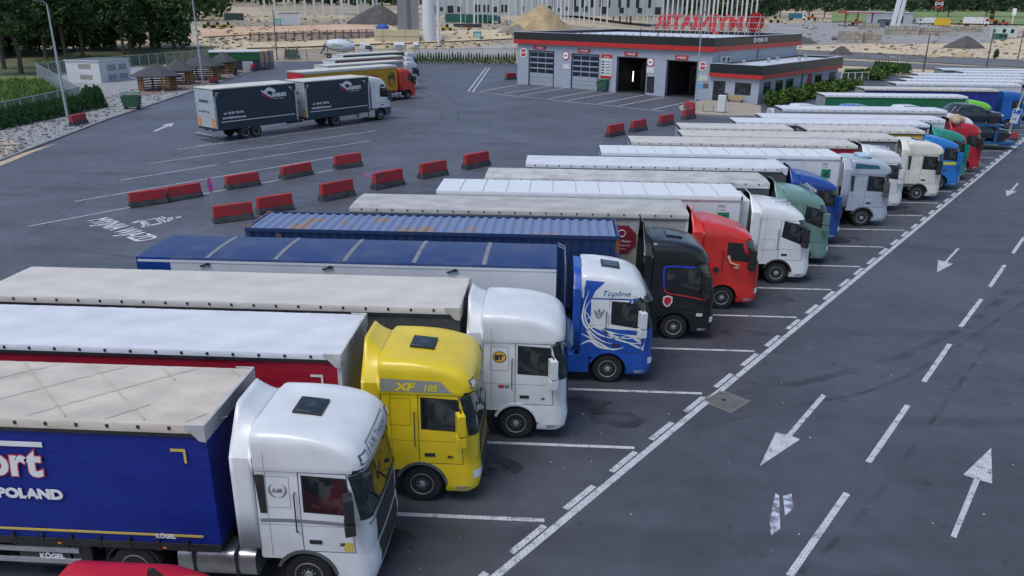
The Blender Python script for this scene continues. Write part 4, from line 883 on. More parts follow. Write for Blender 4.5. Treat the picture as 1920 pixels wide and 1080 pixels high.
mb.box(-L1,-L1+.3,.35,L2,0,6.35); mb.box(-.3,0,.35,L2,0,7.4); mb.box(-L1+.3,-.3,L2-.3,L2,0,6.35)
mb.build('wall',WALL,bt)
mb=MB(); mb.box(-L1+.3,-.3,.4,L2-.4,7.45,7.6); mb.build('roof',ROOFW,bt)
def fascia(name,x0,x1,y0,y1,z0,zm,z1,open_back=False):
    mb=MB()
    for (a,b,c,d_) in ((x0,x1,y0,y0+.5),(x0,x0+.5,y0+.5,y1-.5),(x1-.5,x1,y0+.5,y1-.5),(x0,x1,y1-.5,y1)):
        mb.box(a,b,c,d_,zm,z1,0)
        mb.box(a-.03,b+.03,c-.03,d_+.03,z0,zm-.003,1); mb.box(a-.04,b+.04,c-.04,d_+.04,z1+.001,z1+.05,2)
    return mb.build(name,[BLK,FRED,M('coping',(.42,.46,.52),var=.1)],bt)
fascia('fascia',-L1-.45,.45,-.45,L2+.45,6.3,6.93,ZTOP)
mb=MB(); mb.box(-L1+.02,.0,-.02,0,0,.35); mb.build('plinth',M('plinth_dark',(.03,.04,.04),var=.2),bt) if False else None
for k,(xa,xb,z) in enumerate(D):
    if k<2:
        mb=MB(); mb.box(xa+.02,xb-.02,.12,.2,0,z,0); zb_=FP((dpx[k][0]+dpx[k][1])/2,(138,145)[k])[1]
        n=4; hw=(xb-xa-.2)/3
        for r_ in range(n):
            for c_ in range(3): mb.box(xa+.1+hw*c_+.06,xa+.1+hw*(c_+1)-.06,.105,.13,zb_+(z-.1-zb_)*r_/n+.1,zb_+(z-.1-zb_)*(r_+1)/n-.1,1)
        for r_ in range(3): mb.box(xa+.03,xb-.03,.112,.13,zb_*r_/3+.02,zb_*r_/3+.05,2)
        mb.build('roller_door',[M('door_grey',(.30,.33,.38),var=.05),M('door_glass',(.02,.028,.045),rough=.1,var=.2),GREYP],bt)
    else:
        mb=MB(); y1=14
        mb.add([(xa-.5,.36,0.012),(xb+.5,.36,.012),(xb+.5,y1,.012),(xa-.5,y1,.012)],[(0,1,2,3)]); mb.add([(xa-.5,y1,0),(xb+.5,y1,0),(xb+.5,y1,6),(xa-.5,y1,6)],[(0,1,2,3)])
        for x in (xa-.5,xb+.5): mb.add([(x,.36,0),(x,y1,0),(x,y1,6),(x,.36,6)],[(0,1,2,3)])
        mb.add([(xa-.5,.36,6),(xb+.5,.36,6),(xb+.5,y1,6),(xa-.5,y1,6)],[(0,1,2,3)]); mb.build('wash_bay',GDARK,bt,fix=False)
        mb=MB()
        for y in (4,9):
            for x in ((xa+.3,xb-.3) if k==2 else (xb-1.2,)):
                mb.box(x-.06,x+.06,y-.06,y+.06,1.3,2.8)
        mb.build('wash_lamp',M('lamp_lit',(1,.93,.8),emit=1.3,var=0),bt)
        mb=MB(); 
        for y in (6,): 
            mb.box(xa+.4,xa+.9,y,y+1,0,3.4); mb.box(xb-.9,xb-.4,y,y+1,0,3.4); mb.box(xa+.4,xb-.4,y+.2,y+.8,3.4,4)
        mb.build('wash_gantry',M('gantry_dark',(.05,.055,.06),var=.2),bt)
    mb=MB()
    for x in (xa,xb): mb.box(x-.08,x+.08,-.03,.0,0,z+.05)
    mb.box(xa-.08,xb+.08,-.03,0,z,z+.12); mb.build('door_frame',DARK,bt)
pl=[((1000,1024),(86,92.5),'1'),((1084,1107),(92,98),'2'),((1171,1196),(98,104),'3'),((1266,1291),(104.5,111),'4')]
for (a,b),(c,e),s in pl:
    xa,z0=FP(a,e); xb,z1=FP(b,c); zz=(z0+z1)/2
    mb=MB(); mb.box(xa,xb,-.08,-.02,zz-.27,zz+.27); mb.build('entry_sign',FRED,bt); text('entry_lettering',s+' WJAZD',.36,TXTW,bt,((xa+xb)/2,-.085,zz-.13),SIDE,'CENTER',bold=.01)
def disc(px,py,rp,ring,face,txt,sz,tc):
    x,z=FP(px,py); x2,_=FP(px+rp,py); r_=abs(x2-x)*1.05; mb=MB(); mb.cyl((x,-.02,z),(x,-.07,z),r_,n=24,mi=0); mb.cyl((x,-.07,z),(x,-.075,z),r_*.8,n=24,mi=1); mb.build('round_sign',[ring,face],bt,smooth=0); text('sign_lettering',txt,sz*r_,tc,bt,(x,-.085,z-.3*sz*r_),SIDE,'CENTER',bold=.015)
disc(982,99,6.3,WHITE,FRED,'STOP',.62,TXTW); disc(1318,124,7,WHITE,FRED,'STOP',.62,TXTW); disc(1061,104,6.3,FRED,WHITE,'4,2m',.5,INK); disc(1220,116.5,6.8,FRED,WHITE,'4,2m',.5,INK)
def plate(name,px0,py0,px1,py1,mat,off=.05):
    x0,z1=FP(px0,py0); x1,z0=FP(px1,py1); mb=MB(); mb.box(x0,x1,-off,-.01,min(z0,z1),max(z0,z1)); return mb.build(name,mat,bt),x0,x1,min(z0,z1),max(z0,z1)
PW=M('plate_white2',(.6,.6,.62),var=.08,scale=6)
q,x0,x1,z0,z1=plate('price_board',1128,102,1146,147,PW); 
mb=MB(); mb.box(x0-.02,x1+.02,-.07,-.03,z1-.5,z1+.02); mb.box(x0-.02,x1+.02,-.07,-.03,z0-.02,z0+.35); mb.build('board_header',FRED,bt); text('board_lettering','CENNIK',.28,TXTW,bt,((x0+x1)/2,-.08,z1-.4),SIDE,'CENTER')
mb=MB()
for i in range(5):
    zz=z0+.6+i*(z1-z0-1.3)/5; mb.box(x0+.12,x0+.6,-.06,-.04,zz,zz+.22); mb.box(x0+.8,x1-.15,-.06,-.04,zz+.05,zz+.15)
mb.build('board_symbols',INK,bt)
plate('notice_plate',1056,120,1068,130,PW); plate('notice_plate',1213,125,1226,137,PW); plate('poster',1310,141,1318,152,M('poster_green',(.45,.55,.42),var=.3,scale=4)); plate('poster',1318.5,141,1326.5,152,M('poster_pale',(.5,.48,.46),var=.5,scale=5)); plate('poster',1309,156,1317,165.5,M('poster_cyan',(.10,.36,.55),var=.2,scale=5)); plate('poster',1319,156,1327.5,165.5,M('poster_dark',(.12,.08,.09),var=.6,scale=5))
q,x0,x1,z0,z1=plate('service_door',1213.5,143,1225.5,174,GLASS)
# right wall details
for px in (1352,1361):
    y,z=SP(px,111,0); mb=MB(); mb.box(0.02,.40,y-.5,y+.5,z-.45,z+.45,0); mb.cyl((.40,y,z),(.42,y,z),.36,n=16,mi=1); mb.build('air_conditioner',[PW,DARK],bt,bevel=.03)
y,z=SP(1421,95,0); mb=MB(); mb.box(.0,.10,y-.06,y+.06,4.8,6.9); mb.build('downpipe',GREYP,bt)
y0,_=SP(1412,78,.45); y1,_=SP(1444,76,.45); R90=(rad(90),0,rad(90))
mb=MB(); mb.cyl((.45,y0+.6,7.5),(.48,y0+.6,7.5),.38,n=20); mb.build('fascia_roundel',TXTW,bt,smooth=0); mb=MB(); mb.box(.481,.485,y0+.35,y0+.85,7.45,7.55); mb.box(.481,.485,y0+.56,y0+.64,7.2,7.8); mb.build('roundel_mark',BLK,bt)
text('fascia_lettering','MYJNIA TIR',.72,TXTW,bt,(.47,y0+1.25,7.24),R90,bold=.03)
# annex
mb=MB(); fx=[FP(1336.5,170)[0],FP(1359,170)[0],FP(1377.5,170)[0],FP(1407.5,170)[0]]; mb.box(.003,L3,0,L2,0,4.4); mb.build('annex_wall',M('annex_panel',(.36,.39,.45),rough=.5,var=.06,scale=.6),bt)
fascia('annex_fascia',.02+.0,L3+.45,-.45,L2+.45,3.15,3.65,ZA); mb=MB(); mb.box(.05,L3,.05,L2,4.42,4.55); mb.build('annex_roof',ROOFW,bt)
mb=MB(); mb.box(fx[0],fx[1],-.04,.0,0,2.6,0); mb.box(fx[0]+.12,fx[1]-.5,-.05,-.03,.2,2.45,1); mb.build('entrance_door',[DARK,GLASS],bt)
mb=MB(); mb.box(fx[2],fx[3],-.05,.0,1.05,2.55,0); mb.box(fx[2]+.08,(fx[2]+fx[3])/2-.04,-.06,-.03,1.13,2.47,1); mb.box((fx[2]+fx[3])/2+.04,fx[3]-.08,-.06,-.03,1.13,2.47,1); mb.build('window',[DARK,GLASS],bt)
for (a,b) in ((1432,1444.5),(1454,1467),(1473,1486),(1526,1538),(1552,1563)):
    ya=SP(a,160)[0]; yb=SP(b,160)[0]; mb=MB(); mb.box(L3,L3+.05,ya,yb,1.15,2.65,0); mb.box(L3+.03,L3+.06,ya+.12,yb-.12,1.25,2.55,1); mb.build('window',[DARK,GLASS],bt)
ya,yb=SP(1514,150)[0],SP(1521.5,150)[0]; mb=MB(); mb.box(L3,L3+.05,ya,yb,.1,2.9,0); mb.box(L3+.03,L3+.06,ya+.2,yb-.2,1.3,2.7,1); mb.build('side_door',[DARK,FRED],bt)
ya=SP(1503,150)[0]; mb=MB(); mb.box(L3,L3+.12,ya-.1,ya+.1,0,3.2); mb.build('downpipe',GREYP,bt)
for k,(a,b) in enumerate(((2.2,5),(3.2,11),(2.4,16),(4.5,19),(3.5,24))):
    mb=MB(); mb.cyl((a,b,4.55),(a,b,5.0),.22,n=10); mb.cyl((a,b,5.0),(a,b,5.2),.38,.1,10); mb.build('roof_vent',ALU,bt)
for a,b in ((-12,6),(-2.5,20),(-20,14)): mb=MB(); mb.cyl((a,b,7.6),(a,b,8.6),.08,n=8); mb.build('roof_pipe',DARK,bt)
mb=MB()
for i in range(22): a=-L1+2+1.45*i; mb.box(a,a+.25,12.2,12.45,7.6,7.75)
mb.build('roof_studs',GREYP,bt)
# the red letters on the roof, seen from behind
LRED=M('letter_red',(.55,.03,.03),rough=.4,var=.25,scale=1.5)
def BP(px,py,yb): q=onplane(px,py,BC+BV*yb,BV)-BC; return q.dot(BU),q.z
sg=thing('roof_sign','red MYJNIA TIR letters on a rooftop frame, seen mirrored from behind','sign',BC+BV*(L2-.6)+Vector((0,0,ZTOP-.45)),TH)
xr,zb=BP(1393,51,L2-.6); xl,_=BP(1228,46,L2-.6); _,zt2=BP(1300,21.5,L2-.6); lh=2.35
q=text('sign_letters','MYJNIATIR',1,LRED,None,(0,0,0),(rad(90),0,math.pi),bold=.035,ext=.12); q.parent=sg
wd=max(v.co.x for v in q.data.vertices); hh=max(v.co.y for v in q.data.vertices)
for v in q.data.vertices: v.co.x*=(xr-xl)/wd; v.co.y*=lh/hh
zoff=.8; q.location=(xr,0,zoff)
xc,zc=BP(1416,38,L2-.6); mb=MB(); rr_=1.55
mb.lathe([(-.12,rr_),(.12,rr_),(.12,rr_*.80),(-.12,rr_*.80),(-.12,rr_)],(xc,0,zoff+1.25),n=28)
for a in (.3,1.35,2.4,3.45,4.5,5.55): T=Matrix.Translation((xc,0,zoff+1.25))@Matrix.Rotation(a,4,'Y'); mb.box(.1,rr_*.8,-.1,.1,-.10,.10,0,T)
mb.build('roundel',LRED,sg)
mb=MB()
for z in (zoff+.25,zoff+1.2,zoff+2.1): mb.box(xl-.3,xc+rr_,-.22,-.16,z-.04,z+.04)
for i in range(12):
    x=xl+(xc+1-xl)*i/11; mb.box(x-.04,x+.04,-.3,-.22,-.1,zoff+2.3); mb.tube([(x,-.25,zoff+1.9),(x,-1.8,0)],.04,5)
mb.build('sign_frame',STEEL,sg)
# things round the building
b0=BC+BU*FP(1383,190)[0]-BV*.7; t=thing('bench','yellow wooden bench under the office window','bench',(b0.x,b0.y,.0),TH)
mb=MB(); mb.box(-1.1,1.1,-.25,.2,.42,.48); mb.build('seat',M('bench_wood',(.42,.29,.12),var=.2),t); mb=MB(); mb.box(-1.1,1.1,.16,.22,.6,.95); mb.build('backrest',M('bench_wood',(.42,.29,.12)),t)
for s in (-.9,.9): mb=MB(); mb.box(s-.05,s+.05,-.2,.2,0,.42); mb.box(s-.04,s+.04,.18,.24,.42,.95); mb.build('leg',DARK,t)
p=G(1352,213); t=thing('service_cabinet','white electrical cabinet on the gravel island','cabinet',(p.x,p.y,.13),rad(-25)); mb=MB(); mb.box(-.45,.45,-.3,.3,.1,2.0); mb.build('housing',M('cabinet_white',(.62,.63,.63),var=.06),t,bevel=.03); mb=MB(); mb.box(-.5,.5,-.35,.35,0,.1); mb.build('base',CONC,t); mb=MB(); mb.box(-.4,.4,-.315,-.3,.2,1.9); mb.build('door',M('cabinet_white2',(.57,.58,.59),var=.06),t)
p=G(1327,211); t=thing('hoop_barrier','low grey hoop rail beside the white cabinet','rail',(p.x,p.y,.13),rad(-20)); mb=MB(); mb.tube([(-.6,0,0),(-.6,0,.75)],.04,6); mb.tube([(.6,0,0),(.6,0,.75)],.04,6); mb.build('post',GREYP,t); mb=MB(); mb.box(-.75,.85,-.12,.12,0,.06); mb.build('base_plate',CONC,t)
p=BC+BU*(fx[1]+.35)-BV*.4; t=thing('litter_bin','black litter bin beside the office entrance','bin',p,TH); mb=MB(); mb.lathe([(0,.25),(1.0,.3)],(0,0,0),'z',14); mb.build('body',DARK,t); mb=MB(); mb.lathe([(1.0,.32),(1.12,.2)],(0,0,0),'z',14); mb.build('lid',BLACK,t)
def dumpster(p,label,s=1,rz=0):
    t=thing('waste_container',label,'waste container',p,rz,scale=s); GR=M('bin_green',(.025,.10,.05),rough=.5,var=.2)
    mb=MB(); mb.loft([[(x*.8,y*.8,.2),(x*.8,-y*.8,.2),(-x*.8,-y*.8,.2),(-x*.8,y*.8,.2)] if z==0 else [(x,y,1.15),(x,-y,1.15),(-x,-y,1.15),(-x,y,1.15)] for z,x,y in ((0,.75,.5),(1,.75,.5))]); mb.build('body',GR,t,bevel=.03)
    mb=MB(); mb.loft([[(.78,y,1.15+.28*math.cos(y*1.45)) for y in [-.55+.11*i for i in range(11)]],[(-.78,y,1.15+.28*math.cos(y*1.45)) for y in [-.55+.11*i for i in range(11)]]]); mb.build('lid',M('bin_lid',(.035,.13,.07),rough=.5,var=.2),t,bevel=.01)
    for sx in (-.5,.5):
        for sy in (-.3,.3): mb=MB(); mb.cyl((sx,sy-.04,.1),(sx,sy+.04,.1),.1,n=10); mb.build('castor',BLACK,t)
p=G(1131,171); dumpster((p.x,p.y,0),'green wheeled waste container in front of the car wash',1.25,TH); p=G(249,206); dumpster((p.x,p.y,.1),'green wheeled waste container on the gravel near the gazebos',1.35,rad(12))
p=G(441.5,143); t=thing('litter_bin','black round litter bin beside the gazebos','bin',(p.x,p.y,.12)); mb=MB(); mb.lathe([(0,.38),(1.3,.42)],(0,0,0),'z',14); mb.build('body',DARK,t); mb=MB(); mb.lathe([(1.3,.46),(1.5,.3)],(0,0,0),'z',14); mb.build('lid',BLACK,t)
# ---------------------------------------------------------------- lorries parked aslant on the left
AX=math.atan2(85.25-71.9,-19.46+28.7); GS=1.18
au=Vector((math.cos(AX),math.sin(AX),0)); an=Vector((math.sin(AX),-math.cos(AX),0))
def left_pos(px,py,s=GS): p=G(px,py)-an*1.25*s; return p
NAVYT=M('tarp_ink',(.014,.028,.045),rough=.5,var=.2,scale=1,bump=.15,bscale=5); IVORY=tarp('ivory',(.56,.55,.50),.10)
pf=left_pos(715,225)
root=thing('drawbar_lorry','white cabbed dark blue drawbar lorry with twin box bodies, aslant near the gazebos','lorry',(pf.x,pf.y,0),AX,'lorries parked aslant on the left',GS)
o=dict(near=1,lower=GREYP,bumper=M('bumper_slate',(.06,.075,.09),var=.1),arch=DARK,mirror=DARK,dl=0,dz=.35,rgb=(.5,.5,.5))
c,B,BB=cab(root,'man',P('white'),o)
ch=MB()
for s in (-1,1): ch.box(-8.0,.9,s*.42-.05,s*.42+.05,.68,.95)
ch.box(-.6,1.0,-.6,.6,.45,1.1); ch.build('chassis',CHAS,root)
axle(root,0); axle(root,-5.25,RIMR,dual=True)
m=MB(); m.box(-2.6,-1.6,-1.24,-.8,.45,.95); m.build('side_locker',ALU,root); m=MB(); m.box(-1.45,-.72,-1.25,-.8,.36,.98); m.build('fuel_tank',ALU,root,bevel=.03)
m=MB(); proj(B,[(.10,2.98),(.72,2.98),(.62,3.16),(.10,3.16)],4,1,.006,'n',m); m.build('upper_window',GLASS,c,fix=False)
def swap_body(x1,L):
    b=MB(); b.box(x1-L,x1,-1.26,1.26,.86,3.9); body=b.build('box_body',[NAVYT],root,bevel=.015)
    r=MB(); r.box(x1-L-.02,x1+.02,-1.28,1.28,3.9,4.0); r.build('box_roof',IVORY,root,bevel=.02)
    k=MB(); k.box(x1-.13,x1+.015,-1.275,-1.262,1.0,3.4); k.build('corner_post',ALU,root); k=MB(); k.box(x1-L-.01,x1-L+.12,-1.275,-1.262,1.0,3.4); k.build('corner_post',ALU,root)
    k=MB(); k.box(x1-L-.03,x1-L,-1.25,1.25,1.05,3.85); k.build('rear_door',M('door_greyblue',(.33,.38,.42),rough=.4,var=.12),root)
    for s in (-1,1):
        k=MB(); k.box(x1-L-.045,x1-L-.03,s*.95-.2,s*.95+.2,1.1,1.75); k.build('orange_panel',ORANGE if s>0 else M('panel_orange',(.55,.22,.05),var=.1),root)
    k=MB(); k.box(x1-L+.4,x1-.3,-1.266,-1.261,1.45,1.5); k.build('stripe',WREF,root)
    k=MB(); 
    for a,b_ in (((x1-.7),(x1-.45)),((x1-L+.2),(x1-L+.45))): k.box(a,b_,-1.266,-1.261,3.62,3.67)
    k.box(x1-.5,x1-.45,-1.266,-1.261,3.4,3.62); k.box(x1-L+.2,x1-L+.25,-1.266,-1.261,3.4,3.62); k.build('corner_mark',WREF,root)
    text('company_lettering','BABINSKI',.40,TXTW,body,(x1-2.35,-1.268,3.0),SIDE,bold=.018,sx=.82); text('company_lettering','TRANSPORT  SPEDYCJA',.10,TXTW,body,(x1-2.3,-1.268,2.82),SIDE)
    k=MB(); BVt=BVHTree.FromPolygons([Vector(p) for p in ((x1-L,-1.262,1),(x1,-1.262,1),(x1,-1.262,4),(x1-L,-1.262,4))],[(0,1,2,3)])
    ribbon(BVt,[(x1-3.3,3.55),(x1-2.9,3.3),(x1-2.4,3.02)],.13,.004,k,0); ribbon(BVt,[(x1-3.25,3.25),(x1-2.9,3.1),(x1-2.4,2.85)],.10,.004,k,1); ribbon(BVt,[(x1-3.0,3.4),(x1-2.6,3.62),(x1-2.2,3.5),(x1-2.05,3.35)],.26,.005,k,0)
    k.build('bird_emblem',[TXTW,FRED],body,fix=False)
    text('phone_lettering','tel. +48 691 740 706',.24,TXTW,body,(x1-L+.7,-1.268,2.02),SIDE,bold=.006,sx=.85); text('web_lettering','www.babinski-eu.com',.26,TXTW,body,(x1-L+.55,-1.268,1.68),SIDE,bold=.008,sx=.9)
    text('door_lettering','BABINSKI',.3,INK,body,(x1-L-.035,.75,2.9),(rad(90),0,rad(-90)),bold=.012); text('door_lettering','tel. +48 691 740 706',.18,INK,body,(x1-L-.035,1.0,2.15),(rad(90),0,rad(-90)),bold=.006)
swap_body(-1.3,7.05); swap_body(-9.25,7.5)
ch=MB()
for s in (-1,1): ch.box(-16.7,-9.3,s*.5-.06,s*.5+.06,.75,1.0)
ch.box(-9.5,-7.9,-.1,.1,.55,.7); ch.box(-17.1,-16.8,-1.2,1.2,.35,.5); ch.build('trailer_chassis',CHAS,root)
axle(root,-13.3,RIMR); axle(root,-14.3,RIMR)
m=MB(); m.box(-12.5,-9.6,-1.25,-1.2,.5,.62); m.build('side_guard',ALU,root); m=MB(); m.box(-17.1,-16.9,-1.24,1.24,.42,.58); m.build('rear_bumper',ALU,root)
# orange lorry with a red cab, and three behind it
def left_lorry(label,pxf,col,st,tr,o,s,ang,name='articulated_lorry'):
    u=Vector((math.cos(ang),math.sin(ang),0)); n=Vector((u.y,-u.x,0)); p=G(*pxf)-n*1.25*s
    root=thing(name,label,'lorry',(p.x,p.y,0),ang,'lorries parked aslant on the left',s); o=dict(o); o['rgb']=PC[col]
    c,B,BB=cab(root,st,P(col),o); tractor_base(root,o); b=trailer(root,tr.pop('x1',-1.75),13.6,tr); return root,c,B,b
A57=math.atan2(111.06-96.22,-23.02+32.62)
ORT=tarp('amber',(.50,.26,.015),.12)
r,c,B,b=left_lorry('red lorry with a mustard yellow trailer, behind the dark blue drawbar lorry',(766,186),'oran','volvo',dict(side=ORT,roof=IVORY,rail=tarp('ivory2',(.5,.48,.4)),rail2=M('rail_red',(.35,.02,.02)),head=ORT,doors=CRED),dict(near=1,arch=DARK,lower=DARK,mirror=DARK,bumper=P('oran')),1.13,A57)
text('company_lettering','SPEDIMPEX',1.05,M('print_red',(.42,.03,.02),var=.1),b,(-9.9,-1.275,2.35),SIDE,bold=.03); 
m=MB(); m.tube([(-2.7+.5*math.cos(a),-1.275,2.5+.75*math.sin(a)) for a in [2*math.pi*i/16 for i in range(17)]],.05,5); m.box(-3.1,-2.3,-1.28,-1.265,2.5,2.95); m.build('oval_emblem',M('emblem_brown',(.10,.05,.02)),b)
m=MB(); m.box(-15.39,-15.37,-.8,.8,2.2,3.5); m.build('rear_panel',P('red'),b); m=MB(); m.lathe([(0,.4),(-.03,.4),(-.04,.25),(0,.2)],(-15.4,0,2.8),'x',16); m.build('rear_emblem',YREF,b)
for lb,px,cl,st,sd in (('white lorry with a grey trailer, directly behind the mustard yellow one',(774,167),'white','daf',tarp('greyblue',(.28,.29,.32))),('white lorry with a rust red sided trailer, third of the slanting row',(772,153),'white','scania',tarp('brick',(.3,.10,.09))),('white lorry with a dark sided trailer, last of the slanting row',(773,141),'white','daf',CDGREY)):
    left_lorry(lb,px,cl,st,dict(side=sd,roof=IVORY,rail=sd,head=CWHITE,doors=CWHITE),dict(near=0,mirror=DARK),1.06,A57)
# ---------------------------------------------------------------- cars, transporter, van
def car_rows():
    return [(.22,2.05,.80,.25),(.35,2.2,.88,.4),(.62,2.25,.92,.45),(.80,2.15,.92,.5),(.93,1.95,.89,.6),(.99,1.6,.84,.6)]
def car(label,loc,rz,paintm,kind='suv',scale=1,parent_extra=None,group=None,name='car'):
    t=thing(name,label,'car',loc,rz,group,scale); mb=MB()
    hull(mb,[(.25,2.02,.80,.3),(.38,2.18,.88,.42),(.62,2.22,.92,.5),(.80,2.12,.915,.55),(.92,1.9,.88,.7),(.97,1.55,.83,.7)],lambda z:-2.1-.12*math.sin((z-.2)*3.6),0,.08,.08)
    g=MB(); hull(g,[(.90,1.25,.86,.35),(1.05,1.0,.82,.35),(1.3,.5,.74,.4),(1.46,.12,.66,.45),(1.53,-.25,.55,.4)],lambda z:-2.1+(z-.9)*.75,1,.08,.06)
    mb.add(g.v,g.f,1); gB=g.bvh(); b=mb.build('car_body',[paintm,paintm],t,smooth=45)
    for sd in 'np':
        w=MB(); proj(gB,[(-1.45,1.02),(-.25,1.0),(-.25,1.38),(-1.15,1.38)],4,3,.008,sd,w); proj(gB,[(-.18,1.0),(.80,1.0),(.30,1.36),(-.18,1.38)],4,3,.008,sd,w); w.build('side_window',GLASS,b,fix=False)
    for s in (-1,1):
        w=MB(); w.tube([pj1(gB,(x,s*.6),.04,'t') for x in (-1.25,-.8,-.3,.1)],.025,6); w.build('roof_rail',ALU,b); w=MB(); w.tube([pj1(gB,(x,z),.012,'n' if s<0 else 'p') for x,z in ((-1.6,1.0),(-1.2,1.42),(-.2,1.44),(.36,1.40),(.9,1.0))],.012,5); w.build('window_trim',ALU,b)
    w=MB(); proj(gB,[(-.72,.98),(.72,.98),(.55,1.40),(-.55,1.40)],6,4,.008,'f',w); w.build('windscreen',GLASS,b,fix=False)
    for x in (-1.35,1.38):
        for s in (-1,1):
            w=link('wheel',TYRE,t,(x,s*.80,.33),0 if s<0 else math.pi); w.scale=(.66,.6,.66); link('rim',RIMF,w,(0,0,0))
            a=MB(); a.cyl((x,s*.925,.36),(x,s*.6,.36),.38,n=20); a.build('wheel_well',BLACK,t)
    for s in (-1,1):
        h=MB(); h.box(1.9,2.12,s*.62-.2,s*.62+.2,.66,.78); h.build('headlight',LAMP,t,bevel=.03); h=MB(); h.box(-2.25,-2.1,s*.66-.16,s*.66+.16,.72,.9); h.build('tail_light',M('tail_red',(.35,.01,.01),rough=.2,var=0),t,bevel=.02)
        h=MB(); h.box(.75,.95,s*.98-.1,s*.98+.1,1.0,1.13); h.build('door_mirror',paintm,t,bevel=.03)
    return t
ANTH=paint('anthracite',(.022,.028,.040),rough=.2); CW=paint('carwhite',(.66,.68,.70)); CB=paint('carblue',(.03,.16,.42)); CT=paint('carteal',(.02,.10,.14))
y0=72.6
t=thing('car_transporter','two deck car transporter loaded with dark and white cars, its tail to the lane','lorry',(24,y0,0),0,'lorries parked side by side in the marked bays'); TB=paint('deckblue',(.02,.09,.25))
mb=MB(); mb.box(1.5,16.4,-1.1,1.1,.55,.75); mb.box(15.2,17,-1.1,1.1,.42,.5); mb.build('lower_deck',TB,t); mb=MB(); mb.box(-5.5,9.8,-1.1,1.1,1.8,1.95); mb.box(9.9,15.2,-1.1,1.1,2.05,2.2); mb.build('upper_deck',TB,t)
for x in (2,7.5,11.5,14.6):
    for s in (-1,1): mb=MB(); mb.box(x-.09,x+.09,s*1.18-.07,s*1.18+.07,.6,2.4); mb.build('deck_post',TB,t)
for x in (8,9.2): axle(t,x,RIMR)
c,B,BB=cab(t,'volvo',P('white'),dict(near=0,dl=0,rgb=(.5,.5,.5)),); c.location=(-4,0,-.4)
for ch_ in kids(t):
    if ch_.name.split('.')[0] in ('bumper','wheel_arch','headlight'): ch_.location=(-4,0,0)
axle(t,-4,RIMF); axle(t,-.4,RIMR)
car('dark estate car on the lower deck at the tail of the transporter',(37.6,y0-.1,.74),0,ANTH,scale=1.1,group='cars on the transporter'); car('dark estate car on the upper deck at the tail of the transporter',(36.7,y0,2.2),rad(0),ANTH,scale=1.1,group='cars on the transporter')
car('white car second from the tail on the upper deck',(31.9,y0+.1,1.95),0,CW,scale=1.12,group='cars on the transporter'); car('white and blue tinted car in the middle of the upper deck',(27.3,y0+.1,1.95),0,CB,scale=1.12,group='cars on the transporter'); car('white car at the cab end of the upper deck',(22.8,y0+.1,1.95),0,CW,scale=1.1,group='cars on the transporter')
# a red van, only its roof in the picture
t=thing('van','red van in the nearest bay, only its roof visible at the bottom edge','van',(-6.75,10.4,0.0),0); mb=MB()
hull(mb,[(.25,1.9,.86,.3),(.5,2.15,.94,.4),(.95,2.1,.95,.4),(1.2,1.6,.93,.4),(1.5,1.2,.90,.4),(1.85,.75,.84,.45),(2.05,.42,.76,.5),(2.15,.1,.62,.5),(2.19,-.2,.5,.3)],lambda z:-1.9+.12*max(0,z-1.2),0,.08,.06); vb=mb.bvh()
b=mb.build('van_body',paint('vanred',(.50,.012,.03)),t,smooth=50)
w=MB(); proj(vb,[(-.75,1.22),(.75,1.22),(.66,1.86),(-.66,1.86)],8,5,.006,'f',w); w.build('windscreen',GLASS,b,fix=False)
for sd in 'np': w=MB(); proj(vb,[(-.1,1.2),(1.2,1.2),(.75,1.75),(-.1,1.8)],5,4,.006,sd,w); w.build('side_window',GLASS,b,fix=False)
for x in (-1.3,1.35):
    for s in (-1,1): w=link('wheel',TYRE,t,(x,s*.84,.34),0 if s<0 else math.pi); w.scale=(.68,.6,.68); link('rim',RIMF,w,(0,0,0))
mb=MB(); p=pj1(vb,(-.15,.3),0,'t'); mb.prism([(-.1,-.02),(.18,-.03),(.02,.14),(-.06,.14)],-.03,.03); q=mb.build('roof_aerial',DARK,b); q.location=p
# sandy bundle on the crimson lorry, driver in the red one
def blob(mb,c,rx,ry,rz,n=10,jit=.12,mi=0):
    rings=[]
    for j in range(1,n):
        a=math.pi*j/n; rings.append([Vector(c)+Vector((rx*math.sin(a)*math.cos(b_)*(1+jit*(R.random()-.5)),ry*math.sin(a)*math.sin(b_)*(1+jit*(R.random()-.5)),rz*math.cos(a))) for b_ in [2*math.pi*i/n for i in range(n)]])
    mb.loft(rings,mi)
mb=MB(); bc=G(1785,240,3.6); 
blob(mb,(0,0,.25),.42,.5,.4); blob(mb,(.45,.1,.2),.3,.35,.28); blob(mb,(-.1,-.4,.15),.28,.25,.25); q=mb.build('soft_bundle',M('plush_sand',(.42,.32,.22),rough=.95,var=.25,scale=6),None,(29.75,60.95,3.72),smooth=180); tag(q,'sandy soft bundle lying on the roof of the crimson lorry','bundle')
SKIN=M('skin',(.42,.22,.15),rough=.5,var=.08,scale=12); SHIRT=M('shirt_dark',(.05,.05,.06),rough=.9,var=.2); HAIR=M('hair_brown',(.05,.03,.02),rough=.7,var=.3)
def person(label,loc,rz,joints,edges,radii):
    t=thing('person',label,'person',loc,rz); me=bpy.data.meshes.new('body'); me.from_pydata(joints,edges,[]); o=link('body',me,t); me.materials.append(SKIN)
    o.modifiers.new('skin','SKIN'); sv=me.skin_vertices[0].data
    for i,r_ in enumerate(radii): sv[i].radius=(r_,r_) if not isinstance(r_,tuple) else r_
    sv[0].use_root=True; s=o.modifiers.new('sub','SUBSURF'); s.levels=2; s.render_levels=2; return t,o
